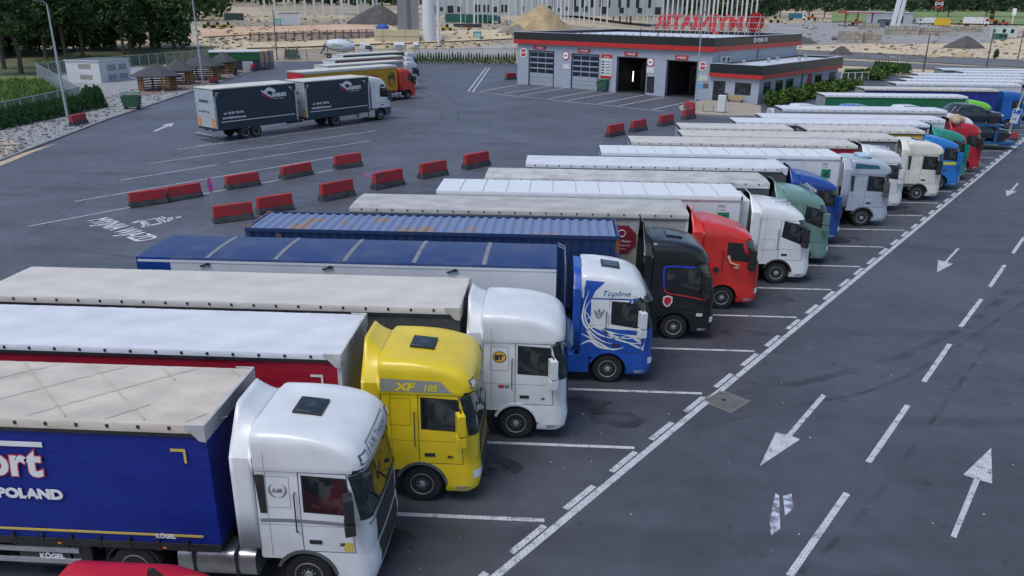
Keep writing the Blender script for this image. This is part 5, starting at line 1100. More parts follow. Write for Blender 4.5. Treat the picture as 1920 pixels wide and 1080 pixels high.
# seated driver: pelvis, spine, neck, head, arms (near arm resting on the sill), thighs
J=[(0,0,0),(0,0,.28),(0.01,0,.50),(.02,0,.60),(.04,0,.70),(.04,0,.80),(0,-.19,.48),(.10,-.30,.24),(.34,-.40,.20),(0,.19,.48),(.16,.24,.24),(.38,.12,.26),(.22,-.10,-.02),(.46,-.12,0),(.22,.10,-.02),(.46,.12,0),(.42,-.41,.20),(.47,-.40,.19),(.475,-.43,.185),(.47,-.37,.195),(.42,.10,.27),(.47,.09,.28),(.40,-.375,.215),(.42,-.355,.225)]
E_=[(0,1),(1,2),(2,3),(3,4),(4,5),(2,6),(6,7),(7,8),(2,9),(9,10),(10,11),(0,12),(12,13),(0,14),(14,15),(8,16),(16,17),(16,18),(16,19),(11,20),(20,21),(8,22),(22,23)]
Rd=[.15,.15,.12,.055,.085,.075,.07,.055,.04,.07,.055,.04,.09,.075,.09,.075,.035,.014,.012,.013,.035,.02,.014,.011]
t,o=person('driver resting a bare arm on the open window of the red lorry',(7.0,30.38,1.80),rad(-12),J,E_,Rd)
mb=MB(); blob(mb,(0,0,.30),.17,.235,.27,12,.05); mb.build('shirt',SHIRT,o,smooth=180); mb=MB(); blob(mb,(.025,0,.80),.105,.095,.075,12,.05); mb.build('hair',HAIR,o,smooth=180)
mb=MB(); blob(mb,(.13,0,.735),.02,.015,.025,8,0); mb.build('nose',SKIN,o,smooth=180); mb=MB()
for s in (-1,1): blob(mb,(.115,s*.035,.755),.012,.014,.008,6,0)
mb.box(.118,.126,-.025,.025,.685,.692); mb.build('face',HAIR,o)
# ---------------------------------------------------------------- plants
def leafmat(name,c,c2,sc=.5):
    return M(name,c,rough=.75,col2=c2,mix=(.38,.64),scale=sc,detail=5,spec=.25)
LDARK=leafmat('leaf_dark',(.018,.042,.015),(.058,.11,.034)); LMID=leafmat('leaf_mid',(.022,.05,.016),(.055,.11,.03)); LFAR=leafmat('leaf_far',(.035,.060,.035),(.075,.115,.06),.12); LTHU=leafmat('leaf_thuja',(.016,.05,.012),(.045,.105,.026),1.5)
LLIGHT=leafmat('leaf_light',(.05,.09,.025),(.10,.16,.045),.8)
BARK=M('bark',(.085,.068,.055),rough=.95,var=.35,scale=3,bump=.8,bscale=12)
def cards(mb,c,rx,ry,rz,n,sz,mi=0,shell=.55,rg=R):
    c=Vector(c)
    for _ in range(n):
        while True:
            v=Vector((rg.uniform(-1,1),rg.uniform(-1,1),rg.uniform(-1,1)))
            if shell<v.length<1: break
        p=c+Vector((v.x*rx,v.y*ry,v.z*rz)); a=Vector((rg.uniform(-1,1),rg.uniform(-1,1),rg.uniform(-.7,.7))).normalized(); b=a.orthogonal().normalized(); w=a.cross(b)
        t=rg.uniform(0,6.28); u=b*math.cos(t)+w*math.sin(t); q=a.cross(u); s=sz*rg.uniform(.6,1.3)
        mb.add([p-u*s,p-q*s*.55+a*s*.15,p+u*s,p+q*s*.55+a*s*.15],[(0,1,2,3)],mi)
def tree_variant(seed,h,base,spread,n,sz,trunk=.32,fork=False):
    rg=random.Random(seed); t=MB(); c=MB(); top=h*.72
    pts=[(0,0,-.2),(rg.uniform(-.2,.2),rg.uniform(-.2,.2),h*.2),(rg.uniform(-.4,.4),rg.uniform(-.4,.4),h*.45),(rg.uniform(-.6,.6),rg.uniform(-.6,.6),top)]
    t.tube(pts,[trunk*1.35,trunk,trunk*.7,trunk*.2],9); ends=[]
    nb=9 if not fork else 11
    for i in range(nb):
        z=base*.8+(top-base*.8)*i/nb; a=rg.uniform(0,6.28)+i*2.4; l=spread*rg.uniform(.55,.95)*(1-.45*i/nb)
        k=z/top; s=Vector((pts[1][0]*(1-k)+pts[3][0]*k,pts[1][1]*(1-k)+pts[3][1]*k,z)); e=s+Vector((math.cos(a)*l,math.sin(a)*l,l*rg.uniform(.4,.9)))
        t.tube([s,(s+e)/2+Vector((0,0,.1*l)),e],[trunk*.42,trunk*.25,trunk*.08],6); ends.append(e)
    cl=[(e,rg.uniform(.30,.46)*spread) for e in ends]+[(Vector((rg.uniform(-.5,.5)*spread,rg.uniform(-.5,.5)*spread,base+(h-base)*rg.uniform(.25,.92))),rg.uniform(.3,.5)*spread) for _ in range(13)]+[(Vector((0,0,h*.88)),spread*.4)]
    for p,r_ in cl: cards(c,p,r_,r_,r_*.78,int(n/len(cl)),sz,0,.35,rg)
    return t.mesh('trunk',BARK),c
def mk(c,mat): return c.mesh('crown',mat,smooth=0,fix=False)
TV=[]
for i,(h,b,s) in enumerate(((17,5.5,5.2),(16,4.8,4.6),(18,6,5.4),(11,.8,4.0))):
    tm,cm=tree_variant(20+i,h,b,s,3400,.42); TV.append((tm,mk(cm,LDARK)))
def tree(name,label,cat,loc,v,rz,sc,group,szz=None):
    t=thing(name,label,cat,loc,rz,group); t.scale=(sc,sc,szz or sc); link('trunk',v[0],t); link('crown',v[1],t); return t
for i,(px,py,v,rz,sc,lb) in enumerate([(8,130,0,.3,1.0,'dark tree at the left edge of the picture'),(40,139,2,1.1,1.0,'big forked dark tree in the grass behind the corner of the fence'),(88,113,1,2.0,.95,'slim dark tree behind the left lamp post'),(126,113,0,3.3,1.0,'dark tree whose trunk stands left of the white transformer hut'),(156,110,1,4.2,1.0,'dark tree directly behind the left wall of the white transformer hut'),(234,104,2,5.2,.95,'dark tree with a straight trunk behind the right side of the transformer hut'),(248,102,1,.9,.9,'slightly smaller trunk close beside the tree behind the transformer hut'),(328,93,3,2.8,1.15,'round dense tree leafed to the ground behind the gazebos'),(62,104,3,1.2,1.2,'low leafy dark tree deep behind the forked one'),(196,92,3,.2,1.1,'low leafy tree in the gap above the transformer hut roof'),(-30,142,0,2.4,1,'dark tree just beyond the left edge, crown reaching into the picture'),(285,88,1,3.6,1,'tall dark tree between the transformer hut and the gazebos, farther back'),(12,104,3,5.1,1.3,'low leafy dark tree at the far left behind the others')]):
    p=GT(px,py); tree('tree',lb,'tree',(p.x,p.y,p.z-.1),TV[v],rz,sc*1.05,'dark trees behind the left fence')
for i,(px,py) in enumerate([(30,100),(75,98),(110,97),(140,96),(170,95),(215,93),(262,92),(300,90),(-10,108)]): p=GT(px,py); tree('tree','low dark leafy tree in the thicket behind the tall trunks','tree',(p.x,p.y,p.z-.2),TV[3],i*1.1,.75+.1*(i%3),'low leafy trees of the left thicket',.62)
# far trees at the right and the woods
FT=[]
for i,(h,b,s) in enumerate(((15,3,5),(13,1.5,4.2),(17,4,5.6))):
    tm,cm=tree_variant(60+i,h,b,s,900,.75,.3); FT.append((tm,mk(cm,LFAR)))
for i,(px,py,v,sc,lb) in enumerate([(1436,34,1,1.0,'far tree just right of the red roof roundel'),(1462,33,0,1.1,'far tree above the pale yellow site vehicle'),(1490,32,2,.95,'far tree above the small blue truck'),(1516,33,0,1.05,'far tree right of the small blue truck'),(1545,34,2,1.0,'far tree at the end of the close tree clump, left of the red canopy'),(1590,29,0,1.0,'far tree over the left end of the red canopy'),(1607,24,1,.55,'small round far tree over the middle of the red canopy'),(1636,26,2,.9,'far tree over the grey low hall'),(1662,28,0,1.0,'far tree behind the white pylon'),(1712,29,1,.8,'slim far tree on the green field, right of the white pylon'),(1777,33,0,1.15,'far tree standing alone at the middle of the green field'),(1862,33,2,1.5,'large far tree at the right end of the green field'),(1848,31,1,1.1,'smaller far tree left against the large one at the right'),(1900,34,2,1.3,'far tree at the right edge of the picture'),(1925,36,0,1.3,'far tree half cut by the right edge of the picture')]):
    p=GT(px,py); tree('tree',lb,'tree',(p.x,p.y,p.z-.2),FT[v],i*1.3,sc,'far trees along the field')
def woods(name,px0,px1,py,n,h,d0,d1,mat,sz,per):
    mb=MB(); rg=random.Random(5)
    for i in range(n):
        px=px0+(px1-px0)*(i+rg.random())/n; d=rg.uniform(d0,d1); q=GD(px,py,d); z=zt(q.x,q.y); hh=h*rg.uniform(.75,1.15); r_=hh*.33
        cards(mb,(q.x,q.y,z+hh*.62),r_,r_,hh*.42,per,sz,0,.5,rg); cards(mb,(q.x,q.y,z+hh*.25),r_*.9,r_*.9,hh*.25,per//3,sz,0,.3,rg)
    o=mb.build(name,mat,None,smooth=0,fix=False); return tag(o,'distant dark green woodland along the horizon','woodland',kind='stuff')
woods('woodland',300,1460,10,120,17,560,660,LFAR,1.7,130); woods('woodland',1380,2000,5,90,20,760,900,LFAR,2.0,110); woods('woodland',-60,420,20,50,17,330,420,LMID,1.3,120)
# grass behind the fence
GRASS=M('grass_ground',(.085,.15,.03),rough=1,col2=(.15,.18,.06),mix=(.4,.65),scale=.12,detail=8)
def drape(name,px,mat,off,n=10,m=6):
    P_=[GT(*p) for p in px]; mb=MB(); rows=[]
    for j in range(m+1):
        row=[]
        for i in range(n+1):
            u,v=i/n,j/m; x=(1-u)*(1-v)*P_[0].x+u*(1-v)*P_[1].x+u*v*P_[2].x+(1-u)*v*P_[3].x; y=(1-u)*(1-v)*P_[0].y+u*(1-v)*P_[1].y+u*v*P_[2].y+(1-u)*v*P_[3].y
            row.append((x,y,zt(x,y)+off))
        rows.append(row)
    mb.grid(rows); return struct(mb.build(name,mat,fix=False,smooth=180))
drape('meadow',[(-160,262),(150,200),(75,140),(-160,140)],GRASS,.05)
WFL=M('woodland_floor',(.055,.07,.025),rough=1,col2=(.12,.115,.05),mix=(.42,.62),scale=.15,detail=8)
drape('woodland_floor',[(-160,141),(74,141),(250,124),(430,110)][:2]+[(400,88),(-160,92)],WFL,.06); drape('woodland_floor',[(74,141.5),(245,125.5),(425,110),(398,88.5)],WFL,.08)
mb=MB(); rg=random.Random(3)
for i in range(7000):
    u,v=rg.random(),rg.random()
    px=-60+u*(215); py0=232-(u*215)*.2; p=G(px, 150+v*(py0-158)) if i%3 else G(rg.uniform(70,400),rg.uniform(100,128))
    if i%3 and (px>74 and 141+(px-74)*.62>150+v*(py0-158)): continue
    h=rg.uniform(.3,.75); a=rg.uniform(0,6.28); w=rg.uniform(.08,.2); t_=rg.uniform(-.2,.2); mb.add([(p.x-w*math.cos(a),p.y-w*math.sin(a),0),(p.x+w*math.cos(a),p.y+w*math.sin(a),0),(p.x+t_,p.y+t_,h)],[(0,1,2)])
tag(mb.build('tall_grass',leafmat('grass_blades',(.07,.14,.025),(.15,.20,.06),.25),None,smooth=0,fix=False),'tall rough grass behind the mesh fence','grass',kind='stuff')
# thuja rows, conifers, hedge shrubs
def conifer_mesh(seed,n,sz,mat):
    rg=random.Random(seed); mb=MB()
    for _ in range(n):
        z=rg.random()**.8; r_=.42*(1-z)**.75*(.75+.25*rg.random())+.03; a=rg.uniform(0,6.28); p=Vector((r_*math.cos(a),r_*math.sin(a),z)); s=sz*rg.uniform(.6,1.2); o=Vector((math.cos(a),math.sin(a),0)); t_=Vector((-math.sin(a),math.cos(a),0))
        mb.add([p-t_*s*.5,p+o*s*.5+Vector((0,0,s*.2)),p+t_*s*.5,p+Vector((0,0,s*1.3))],[(0,1,2,3)])
    return mb.mesh('conifer',mat,smooth=0,fix=False)
CM=[conifer_mesh(i,170,.16,LTHU) for i in range(3)]
def conifer(p,h,w,label,group,i,name='conifer'):
    o=link(name,CM[i%3],None,p,i*1.7); o.scale=(w,w,h); return tag(o,label,'conifer',group)
for i in range(30):
    t=i/29; px,py=-8+(190+8)*t,246+(203-246)*t; p=G(px,py); conifer((p.x,p.y,.08),1.65+.2*R.random()+(.5 if t>.85 else 0),1.7,'dark green thuja of the row along the foot of the left fence','thujas along the left fence',i,'thuja')
for i in range(5):
    p=G(187-5*i,203-3*i); conifer((p.x,p.y,.08),1.75,2.0,'bushier thuja around the corner of the left fence','thujas at the fence corner',i,'thuja')
for i in range(14):
    t=i/13; p=G(246+62*t,124-5*t); conifer((p.x,p.y,.05),1.8,2.0,'thuja in the hedge behind the transformer hut','thujas behind the transformer hut',i,'thuja')
for i in range(37):
    t=i/36; px=783+182*t; p=G(px,118.5+3*t); conifer((p.x,p.y,.0),1.7+.6*R.random(),.72+.2*R.random(),'little conifer in the even row along the back fence','conifers along the back fence',i)
for i in range(5): p=G(538+5*i,112); conifer((p.x,p.y,0),2.1,1.7,'little conifer behind the roof of the last slanting lorry','conifers beside the back row of lorries',i)
for i in range(12): t=i/11; p=G(1640+62*t,134.5+6*t); conifer((p.x,p.y,0),1.9,1.8,'dark conifer on the bank beyond the office annex','conifers on the bank beyond the annex',i)
for i in range(18): t=i/17; p=G(1583+52*t,147-1*t); conifer((p.x,p.y,0),1.5,.9,'slim young conifer between the white posts beyond the annex','young conifers between white posts',i)
def shrub_mesh(seed,n,sz,mat):
    rg=random.Random(seed); mb=MB()
    for k in range(7): cards(mb,(rg.uniform(-.55,.55),rg.uniform(-.55,.55),rg.uniform(.35,.8)),.5,.5,.45,n//7,sz,0,.3,rg)
    return mb.mesh('shrub',mat,smooth=0,fix=False)
SM=[shrub_mesh(i,520,.15,leafmat('leaf_laurel',(.03,.07,.012),(.10,.17,.03),2.0)) for i in range(3)]
for i in range(17):
    t=i/16; y=-1.2+(L2+2.0)*t; q=BC+BU*(L3+2.1+.3*math.sin(i*2.1))+BV*y; o=link('shrub',SM[i%3],None,(q.x,q.y,0),i); o.scale=(1.5,1.5,1.45+.45*R.random()); tag(o,'bushy green shrub in the hedge along the office annex wall','shrub','shrubs along the annex')
q=G(1473,181); o=link('shrub',shrub_mesh(9,400,.14,leafmat('leaf_yellow',(.16,.15,.02),(.25,.22,.04),2)),None,(q.x,q.y,0)); o.scale=(1.3,1.3,1.2); tag(o,'yellowish round shrub at the front of the annex hedge','shrub')
for i,(px,py) in enumerate(((1650,146),(1640,150),(1665,141))): q=G(px,py); o=link('shrub',SM[i],None,(q.x,q.y,0),i); o.scale=(2.2,2.2,1.8); tag(o,'loose shrub on the bank behind the far trailers','shrub','loose shrubs on the bank')
# ---------------------------------------------------------------- fences
def meshmat(name,c,a=.45):
    if name in MC: return MC[name]
    m=M(name,c,rough=.6,metal=.2,var=.1); t=m.node_tree; n=t.nodes; b=n['Principled BSDF']; b.inputs['Alpha'].default_value=a; return m
NET=meshmat('fence_mesh',(.12,.15,.15),.55); NET2=meshmat('fence_mesh_light',(.26,.29,.30),.30)
def fence(label,pts,h,step,post,net,name='mesh_fence',rails=(.0,1.0),prad=.05):
    t=thing(name,label,'fence',(pts[0][0],pts[0][1],zt(*pts[0][:2]))); o=Vector(t.location); nb=MB(); rb=MB()
    for a,b in zip(pts,pts[1:]):
        a=Vector((a[0],a[1],0)); b=Vector((b[0],b[1],0)); L=(b-a).length; k=max(1,round(L/step))
        for i in range(k+(1 if b is pts[-1] else 0)):
            p=a+(b-a)*i/k; z=zt(p.x,p.y); q=p-Vector((o.x,o.y,0)); 
            m=MB(); m.box(q.x-prad,q.x+prad,q.y-prad,q.y+prad,z-o.z-.1,z-o.z+h+.05); m.build('post',post,t)
            if i<k:
                p2=a+(b-a)*(i+1)/k; q2=p2-Vector((o.x,o.y,0)); z2=zt(p2.x,p2.y)
                nb.add([(q.x,q.y,z-o.z+.05),(q2.x,q2.y,z2-o.z+.05),(q2.x,q2.y,z2-o.z+h),(q.x,q.y,z-o.z+h)],[(0,1,2,3)])
                for r_ in rails: rb.tube([(q.x,q.y,z-o.z+h*r_+.03),(q2.x,q2.y,z2-o.z+h*r_+.03)],.04,5)
    nb.build('mesh_panel',net,t,fix=False); rb.build('rail',post,t); return t
FPOST=M('fence_zinc',(.36,.40,.42),rough=.5,metal=.3,var=.1)
fence('grey mesh fence with a pale top rail around the left meadow',[G(-70,256).xy,G(155,200).xy,G(72,146).xy,G(246,127).xy,G(400,113).xy],2.3,2.6,FPOST,NET)
fence('wire fence on thin posts along the back of the lorry park',[G(505,117).xy,G(780,114).xy,G(965,113).xy,G(1000,110).xy],2.6,7.5,GREYP,NET2)
fence('white post fence beyond the office annex',[G(1576,153).xy,G(1640,150).xy],1.4,1.6,WHITE,meshmat('net_faint',(.4,.4,.4),.06),name='post_fence',rails=(1.0,))
# ---------------------------------------------------------------- hut, gazebos, shed
a,b,c_=G(167.5,152),G(191,157),G(247,150); 
hu=(c_-b); HL=hu.length; hu.normalize(); HA=math.atan2(hu.y,hu.x); HD=(a-b).length; hh=ZT(b,186,117); t=thing('transformer_hut','white concrete transformer hut with grey vented doors on the gravel','hut',(b.x,b.y,.1),HA)
HW=M('hut_white',(.58,.585,.59),rough=.7,var=.08); mb=MB(); mb.box(0,HL,0,HD,0,hh); mb.build('wall',HW,t); mb=MB(); mb.box(-.12,HL+.12,-.12,HD+.12,hh,hh+.18,0); mb.box(.1,HL-.1,.1,HD-.1,hh+.18,hh+.2,1); mb.build('roof',[M('hut_roof',(.5,.51,.52),var=.1),M('hut_felt',(.10,.11,.12),var=.3)],t)
for k in range(2):
    x0=HL*.22+k*HL*.36; mb=MB(); mb.box(x0,x0+HL*.33,-.04,-.002,.15,hh-.35,0); mb.box(x0+.2,x0+HL*.33-.2,-.055,-.03,.35,1.15,1); mb.box(x0+.2,x0+HL*.33-.2,-.055,-.03,hh-1.5,hh-.6,1); mb.box(x0+HL*.15,x0+HL*.18,-.06,-.03,hh*.52,hh*.52+.15,2); mb.build('door',[M('hut_door',(.50,.52,.54),var=.06),M('louvre',(.26,.28,.31),var=.25,scale=14),FRED],t)
for z in (.5,hh-1.1): mb=MB(); mb.box(-.03,-.002,HD*.25,HD*.62,z,z+.7); mb.build('vent',M('vent_brown',(.30,.27,.24),var=.25,scale=14),t)
WOOD=M('larch_wood',(.30,.165,.06),rough=.75,var=.35,scale=2,stretch=(1,1,.3)); SHING=M('shingle',(.06,.06,.07),rough=.85,var=.25,scale=5)
def gazebo(px,py,pxl,pxr,pya,label,rz):
    p=G(px,py); d=math.hypot(p.x,p.y); r_=(pxr-pxl)/2*d/FOC*.94; ha=ZT(p,px,pya); t=thing('gazebo',label,'gazebo',(p.x,p.y,.12),rz,'wooden gazebos'); he=ha*.57; rp=r_*.72
    mb=MB(); mb.loft([[(r_*math.cos(a),r_*math.sin(a),he-.15) for a in [math.pi/3*i for i in range(6)]],[(r_*math.cos(a),r_*math.sin(a),he) for a in [math.pi/3*i for i in range(6)]],[(.1*math.cos(a),.1*math.sin(a),ha) for a in [math.pi/3*i for i in range(6)]]]); mb.build('roof',SHING,t,smooth=0)
    for i in range(6):
        a=math.pi/3*i; x,y=rp*math.cos(a),rp*math.sin(a); mb=MB(); mb.box(x-.09,x+.09,y-.09,y+.09,0,he+.1); mb.build('post',WOOD,t)
        if i!=4:
            a2=a+math.pi/3; x2,y2=rp*math.cos(a2),rp*math.sin(a2); mb=MB(); n=int(he/.34)
            for k in range(n):
                z=.15+k*.34
                if z+.2>he-.25: break
                mb.add([(x,y,z),(x2,y2,z),(x2,y2,z+.2),(x,y,z+.2)],[(0,1,2,3)])
            mb.build('slat_wall',WOOD,t,fix=False,solid=.03)
    mb=MB(); mb.cyl((0,0,-.02),(0,0,.06),rp*1.1,n=6); mb.build('floor',M('gaz_floor',(.16,.11,.09),var=.2),t); mb=MB(); mb.box(-.8,.8,-.4,.4,.7,.76); mb.build('table',WOOD,t)
gazebo(297,170,245,333,121,'nearest wooden gazebo with a dark shingle roof, beside the green container',.2); gazebo(338,159,303,368,112,'wooden gazebo second from the transformer hut',.5); gazebo(383,150,338,417,103,'wooden gazebo just behind the lamp post with the camera box',.3); gazebo(422,139,392,443,98,'farthest wooden gazebo, against the green shed',.1)
a,b=G(396,134),G(489,132.5); su=(b-a); SLn=su.length; SA=math.atan2(su.y,su.x); su.normalize(); hs=ZT(b,494,96.7); t=thing('shed','long dark shed with a deep green fascia and pale flat roof behind the gazebos','shed',(a.x,a.y,.05),SA)
mb=MB(); mb.box(0,SLn,0,7,0,hs*.55); mb.build('wall',M('shed_wall',(.035,.04,.045),var=.2),t); mb=MB(); mb.box(-.1,SLn+.1,-.12,7.1,hs*.55,hs*.96); mb.build('green_fascia',M('shed_green',(.012,.10,.028),rough=.5,var=.15),t); mb=MB(); mb.box(-.2,SLn+.2,-.25,7.2,hs*.96,hs); mb.build('roof',M('shed_roof',(.5,.52,.52),var=.1),t)
mb=MB(); x=SLn*.64; mb.box(x,x+1.9,-.15,-.02,.0,hs*.5); mb.build('door',M('shed_door',(.42,.44,.46),var=.06),t)
q=G(489,131); q2=G(515,128); fence('dark mesh screen at the end of the green shed',[q.xy,q2.xy],hs*.95,1.6,DARK,meshmat('screen_dark',(.06,.075,.09),.8),name='mesh_screen')
# ---------------------------------------------------------------- the building site
def pm(P_): return FOC/math.hypot(P_.x,P_.y)
def facing(P_): return -math.atan2(P_.x,P_.y)
SITEG=M('hardcore_grey',(.24,.235,.235),rough=1,col2=(.31,.30,.29),mix=(.35,.65),scale=.08,detail=9); SITES=M('sand_road',(.55,.44,.29),rough=1,col2=(.46,.37,.26),mix=(.4,.65),scale=.1,detail=9); SITEP=M('sand_pink',(.52,.33,.21),rough=1,col2=(.56,.43,.29),mix=(.4,.7),scale=.05,detail=8); TARM=M('site_tarmac',(.12,.12,.13),rough=.95,var=.2,scale=.1,detail=9)
FIELD=M('field_green',(.16,.22,.075),rough=1,var=.15,scale=.02)
drape('site_yard',[(1440,86),(1650,82),(1760,40),(1440,44)],SITEG,.12,14,14); drape('site_yard',[(1650,83),(1860,80),(1900,52),(1700,48)],SITEG,.16,14,10)
drape('sand_track',[(1490,93),(1920,113),(1920,72),(1490,86)],SITES,.08,16,6); drape('site_road',[(1490,104),(1940,128),(1940,114),(1490,94)],TARM,.06,16,4); drape('site_path',[(1560,122),(1960,140),(1960,131),(1560,112)],TARM,.06,16,3)
drape('sand_platform',[(380,71),(760,60),(720,44),(370,54)],SITEP,.2,14,8); drape('sand_platform',[(460,92),(720,84),(700,74),(470,82)],SITES,.3,14,4); drape('sand_platform',[(720,84),(960,74),(950,56),(740,60)],SITES,.25,12,5); drape('site_road',[(800,113),(968,108),(968,82),(780,95)],M('concrete_road',(.33,.32,.31),rough=1,var=.12,scale=.1),.08,12,5)
drape('field',[(1560,42),(1940,48),(1940,21),(1560,14)],FIELD,.5,16,10)
def heap(label,px0,px1,pyb,pyt,mat,seed,xa=.5):
    P_=GT((px0+px1)/2,pyb); k=1/pm(P_); w=(px1-px0)*k/2; h=(pyb-pyt)*k*1.02; rg=random.Random(seed); rings=[]
    n=26; ph=[rg.uniform(0,6.28) for _ in range(4)]
    for j in range(9):
        f=j/8; rings.append([(w*(1-f)**.9*math.cos(a)*(1+.10*math.sin(3*a+ph[0])+.06*math.sin(7*a+ph[1]+j))+(xa-.5)*2*w*f,w*.8*(1-f)**.9*math.sin(a)*(1+.1*math.sin(4*a+ph[2])),h*(f**.85)*(1+.05*math.sin(5*a+ph[3]+j)*(1-f))-(.4 if j==0 else 0)) for a in [2*math.pi*i/n for i in range(n)]])
    mb=MB(); mb.loft(rings); o=mb.build('spoil_heap',mat,None,(P_.x,P_.y+w*.6,P_.z),0,smooth=60); return tag(o,label,'earth heap')
HG=M('heap_grey',(.085,.08,.075),rough=1,var=.3,scale=.5,bump=1,bscale=1.2,detail=8); HS=M('heap_sand',(.36,.27,.15),rough=1,var=.3,scale=.35,bump=1,bscale=1,detail=8); HL_=M('heap_light',(.40,.30,.18),rough=1,var=.2,scale=.5)
heap('long dark grey gravel heap left of the grey concrete slabs',636,752,47,13,HG,1,.58); heap('tall sand heap rising over the left end of the car wash roof',945,1072,64,14,HS,2,.54); heap('grey shoulder of spoil at the left foot of the tall sand heap',925,1000,64,48,M('heap_mix',(.2,.18,.14),rough=1,var=.3,scale=.5),3,.6)
heap('dark gravel heap just right of the upper car wash roof corner',1478,1533,83,70,HG,4); heap('small dark gravel heap above the right end of the annex roof',1562,1600,103,89,HG,5); heap('broad dark gravel heap left of the white and green site cabins',1789,1850,92,73,HG,6); heap('low pale sand heap beside the road at the right',1793,1826,108,99,HL_,7); heap('small low sand heap at the roadside, left of the pale one',1742,1768,108,102,HL_,8)
CONCW=M('column_concrete',(.60,.60,.57),rough=.8,var=.1,scale=.4)
def colmesh(): mb=MB(); mb.box(-.5,.5,-.5,.5,0,1,0); mb.box(-.72,.72,-.72,.72,0,.05,0); mb.box(-.62,.62,-.5,.5,.86,.9,0); return mb.mesh('concrete_column',CONCW,smooth=0)
CMsh=colmesh()
def column(px,py,wpx,top,label,group,i):
    P_=GT(px,py); k=1/pm(P_); o=link('concrete_column',CMsh,None,(P_.x,P_.y,P_.z-.3),facing(P_)); o.scale=(wpx*k,wpx*k,top*k); tag(o,label,'column',group)
for i,px in enumerate((497,516,535,554,572.5,590,606.5,623,641,655,671,677.5,685.5,700.5,707)): column(px,29-i*.25,3.6 if i!=8 else 5,62,'slender pale concrete column standing in the open left of the heap of gravel','columns of the open frame',i)
P_=GT(1021,29); k=1/pm(P_); wl,wr_=(GD(712,29,math.hypot(P_.x,P_.y)),GD(1128,29,math.hypot(P_.x,P_.y)))
t=thing('unfinished_hall','long unfinished white panelled hall with a row of dark openings behind the columns','building',(P_.x,P_.y,P_.z),facing(P_)); hw=(1228-815)*k/2
mb=MB(); mb.box(-hw,hw,0,30,0,48*k); mb.build('wall',M('hall_panel',(.36,.39,.40),rough=.6,var=.12,scale=.05,stretch=(3,1,.2)),t)
mb=MB()
for i in range(27): x=-hw+2*hw*i/26; mb.box(x-.12,x+.12,-.25,0,0,48*k)
mb.build('panel_rib',M('rib_grey',(.36,.39,.41),var=.1),t)
for i in range(26):
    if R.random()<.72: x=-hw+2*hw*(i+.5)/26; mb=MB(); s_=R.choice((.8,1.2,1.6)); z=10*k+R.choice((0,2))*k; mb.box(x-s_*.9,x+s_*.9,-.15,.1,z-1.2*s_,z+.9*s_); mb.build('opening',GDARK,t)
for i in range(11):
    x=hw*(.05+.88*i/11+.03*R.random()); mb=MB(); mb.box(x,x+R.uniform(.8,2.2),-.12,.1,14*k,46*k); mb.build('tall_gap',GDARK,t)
P2_=GT(1320,30); k2=1/pm(P2_); t=thing('unfinished_hall','dark open bay of the unfinished hall above the red roof letters','building',(P2_.x,P2_.y,P2_.z),facing(P2_)); h2w=(1420-1230)*k2/2
mb=MB(); mb.box(-h2w,h2w,4,30,0,46*k2); mb.build('inner_wall',M('hall_inside',(.20,.23,.24),rough=.9,var=.3,scale=.05),t); mb=MB(); mb.box(-h2w,h2w,-.6,4,31*k2,35*k2); mb.box(-h2w,h2w,-.6,3.9,35*k2,46*k2); mb.build('edge_beam',CONCW,t)
px=864; i=0
while px<1228: column(px,44-(.5*(px-864)/364)*4+R.uniform(-2,2),R.choice((1.7,2.2,3.2)),60,'pale concrete column in the dense row before the white panelled hall','columns of the unfinished hall',i); px+=R.choice((7,9,12,13)); i+=1
px=1233
while px<1426: column(px,39+R.uniform(-1.5,1.5),R.choice((2.2,2.8,3.4)),44,'pale concrete column in the row above the red roof letters','columns above the roof letters',i); px+=R.choice((7.5,8.5,9.5)); i+=1
def block(name,label,cat,px0,px1,pyb,pyt,depth,mat,extra=None,rz=0,bev=0,main='body'):
    P_=GT((px0+px1)/2,pyb); k=1/pm(P_); w=(px1-px0)*k; h=(pyb-pyt)*k; t=thing(name,label,cat,(P_.x,P_.y,P_.z),facing(P_)+rz)
    mb=MB(); mb.box(-w/2,w/2,0,depth,0,h); mb.build(main,mat,t,bevel=bev)
    if extra: extra(t,w,h,depth)
    return t,w,h
def ex_container(t,w,h,d):
    mb=MB(); n=int(w/.5)
    for i in range(n): x=-w/2+.2+i*.5; mb.box(x,x+.22,-.05,0,.15,h-.15)
    mb.build('side_ribs',t.children[0].data.materials[0],t); mb=MB(); mb.box(-w/2-.04,w/2+.04,-.08,d+.05,h-.15,h+.03); mb.box(-w/2-.04,w/2+.04,-.08,d+.05,0,.14); mb.build('frame',GREYP,t)
def ex_cabin(t,w,h,d):
    mb=MB(); mb.box(-w/2-.08,w/2+.08,-.12,d+.1,h-.12,h+.06); mb.build('roof',M('cabin_roof',(.5,.52,.53),var=.1),t); mb=MB(); mb.box(-w*.4,-w*.4+.9,-.05,.02,.1,h*.75); mb.build('door',GREYP,t)
    for x in (-.05,.25): mb=MB(); mb.box(w*x,w*x+1.1,-.05,.02,h*.4,h*.75); mb.build('window',GLASS,t)
def ex_pallet(t,w,h,d):
    n=max(2,int(w/1.3)); mb=MB()
    for i in range(n):
        for j in range(max(1,int(h/1.2))): x=-w/2+w*i/n; z=h*j/max(1,int(h/1.2)); mb.box(x+.05,x+w/n-.06,-.08-.1*R.random(),0,z+.1,z+h/max(1,int(h/1.2))-.04,R.choice((0,0,1)))
    mb.build('stacked_pack',[M('pack_stone',(.36,.31,.25),rough=.9,var=.2),M('pack_grey',(.27,.25,.23),rough=.9,var=.2)],t); mb=MB(); mb.box(-w/2,w/2,-.15,d,0,.1); mb.build('pallet',WOOD,t)
CREAM=M('block_cream',(.58,.49,.33),rough=.9,var=.1)
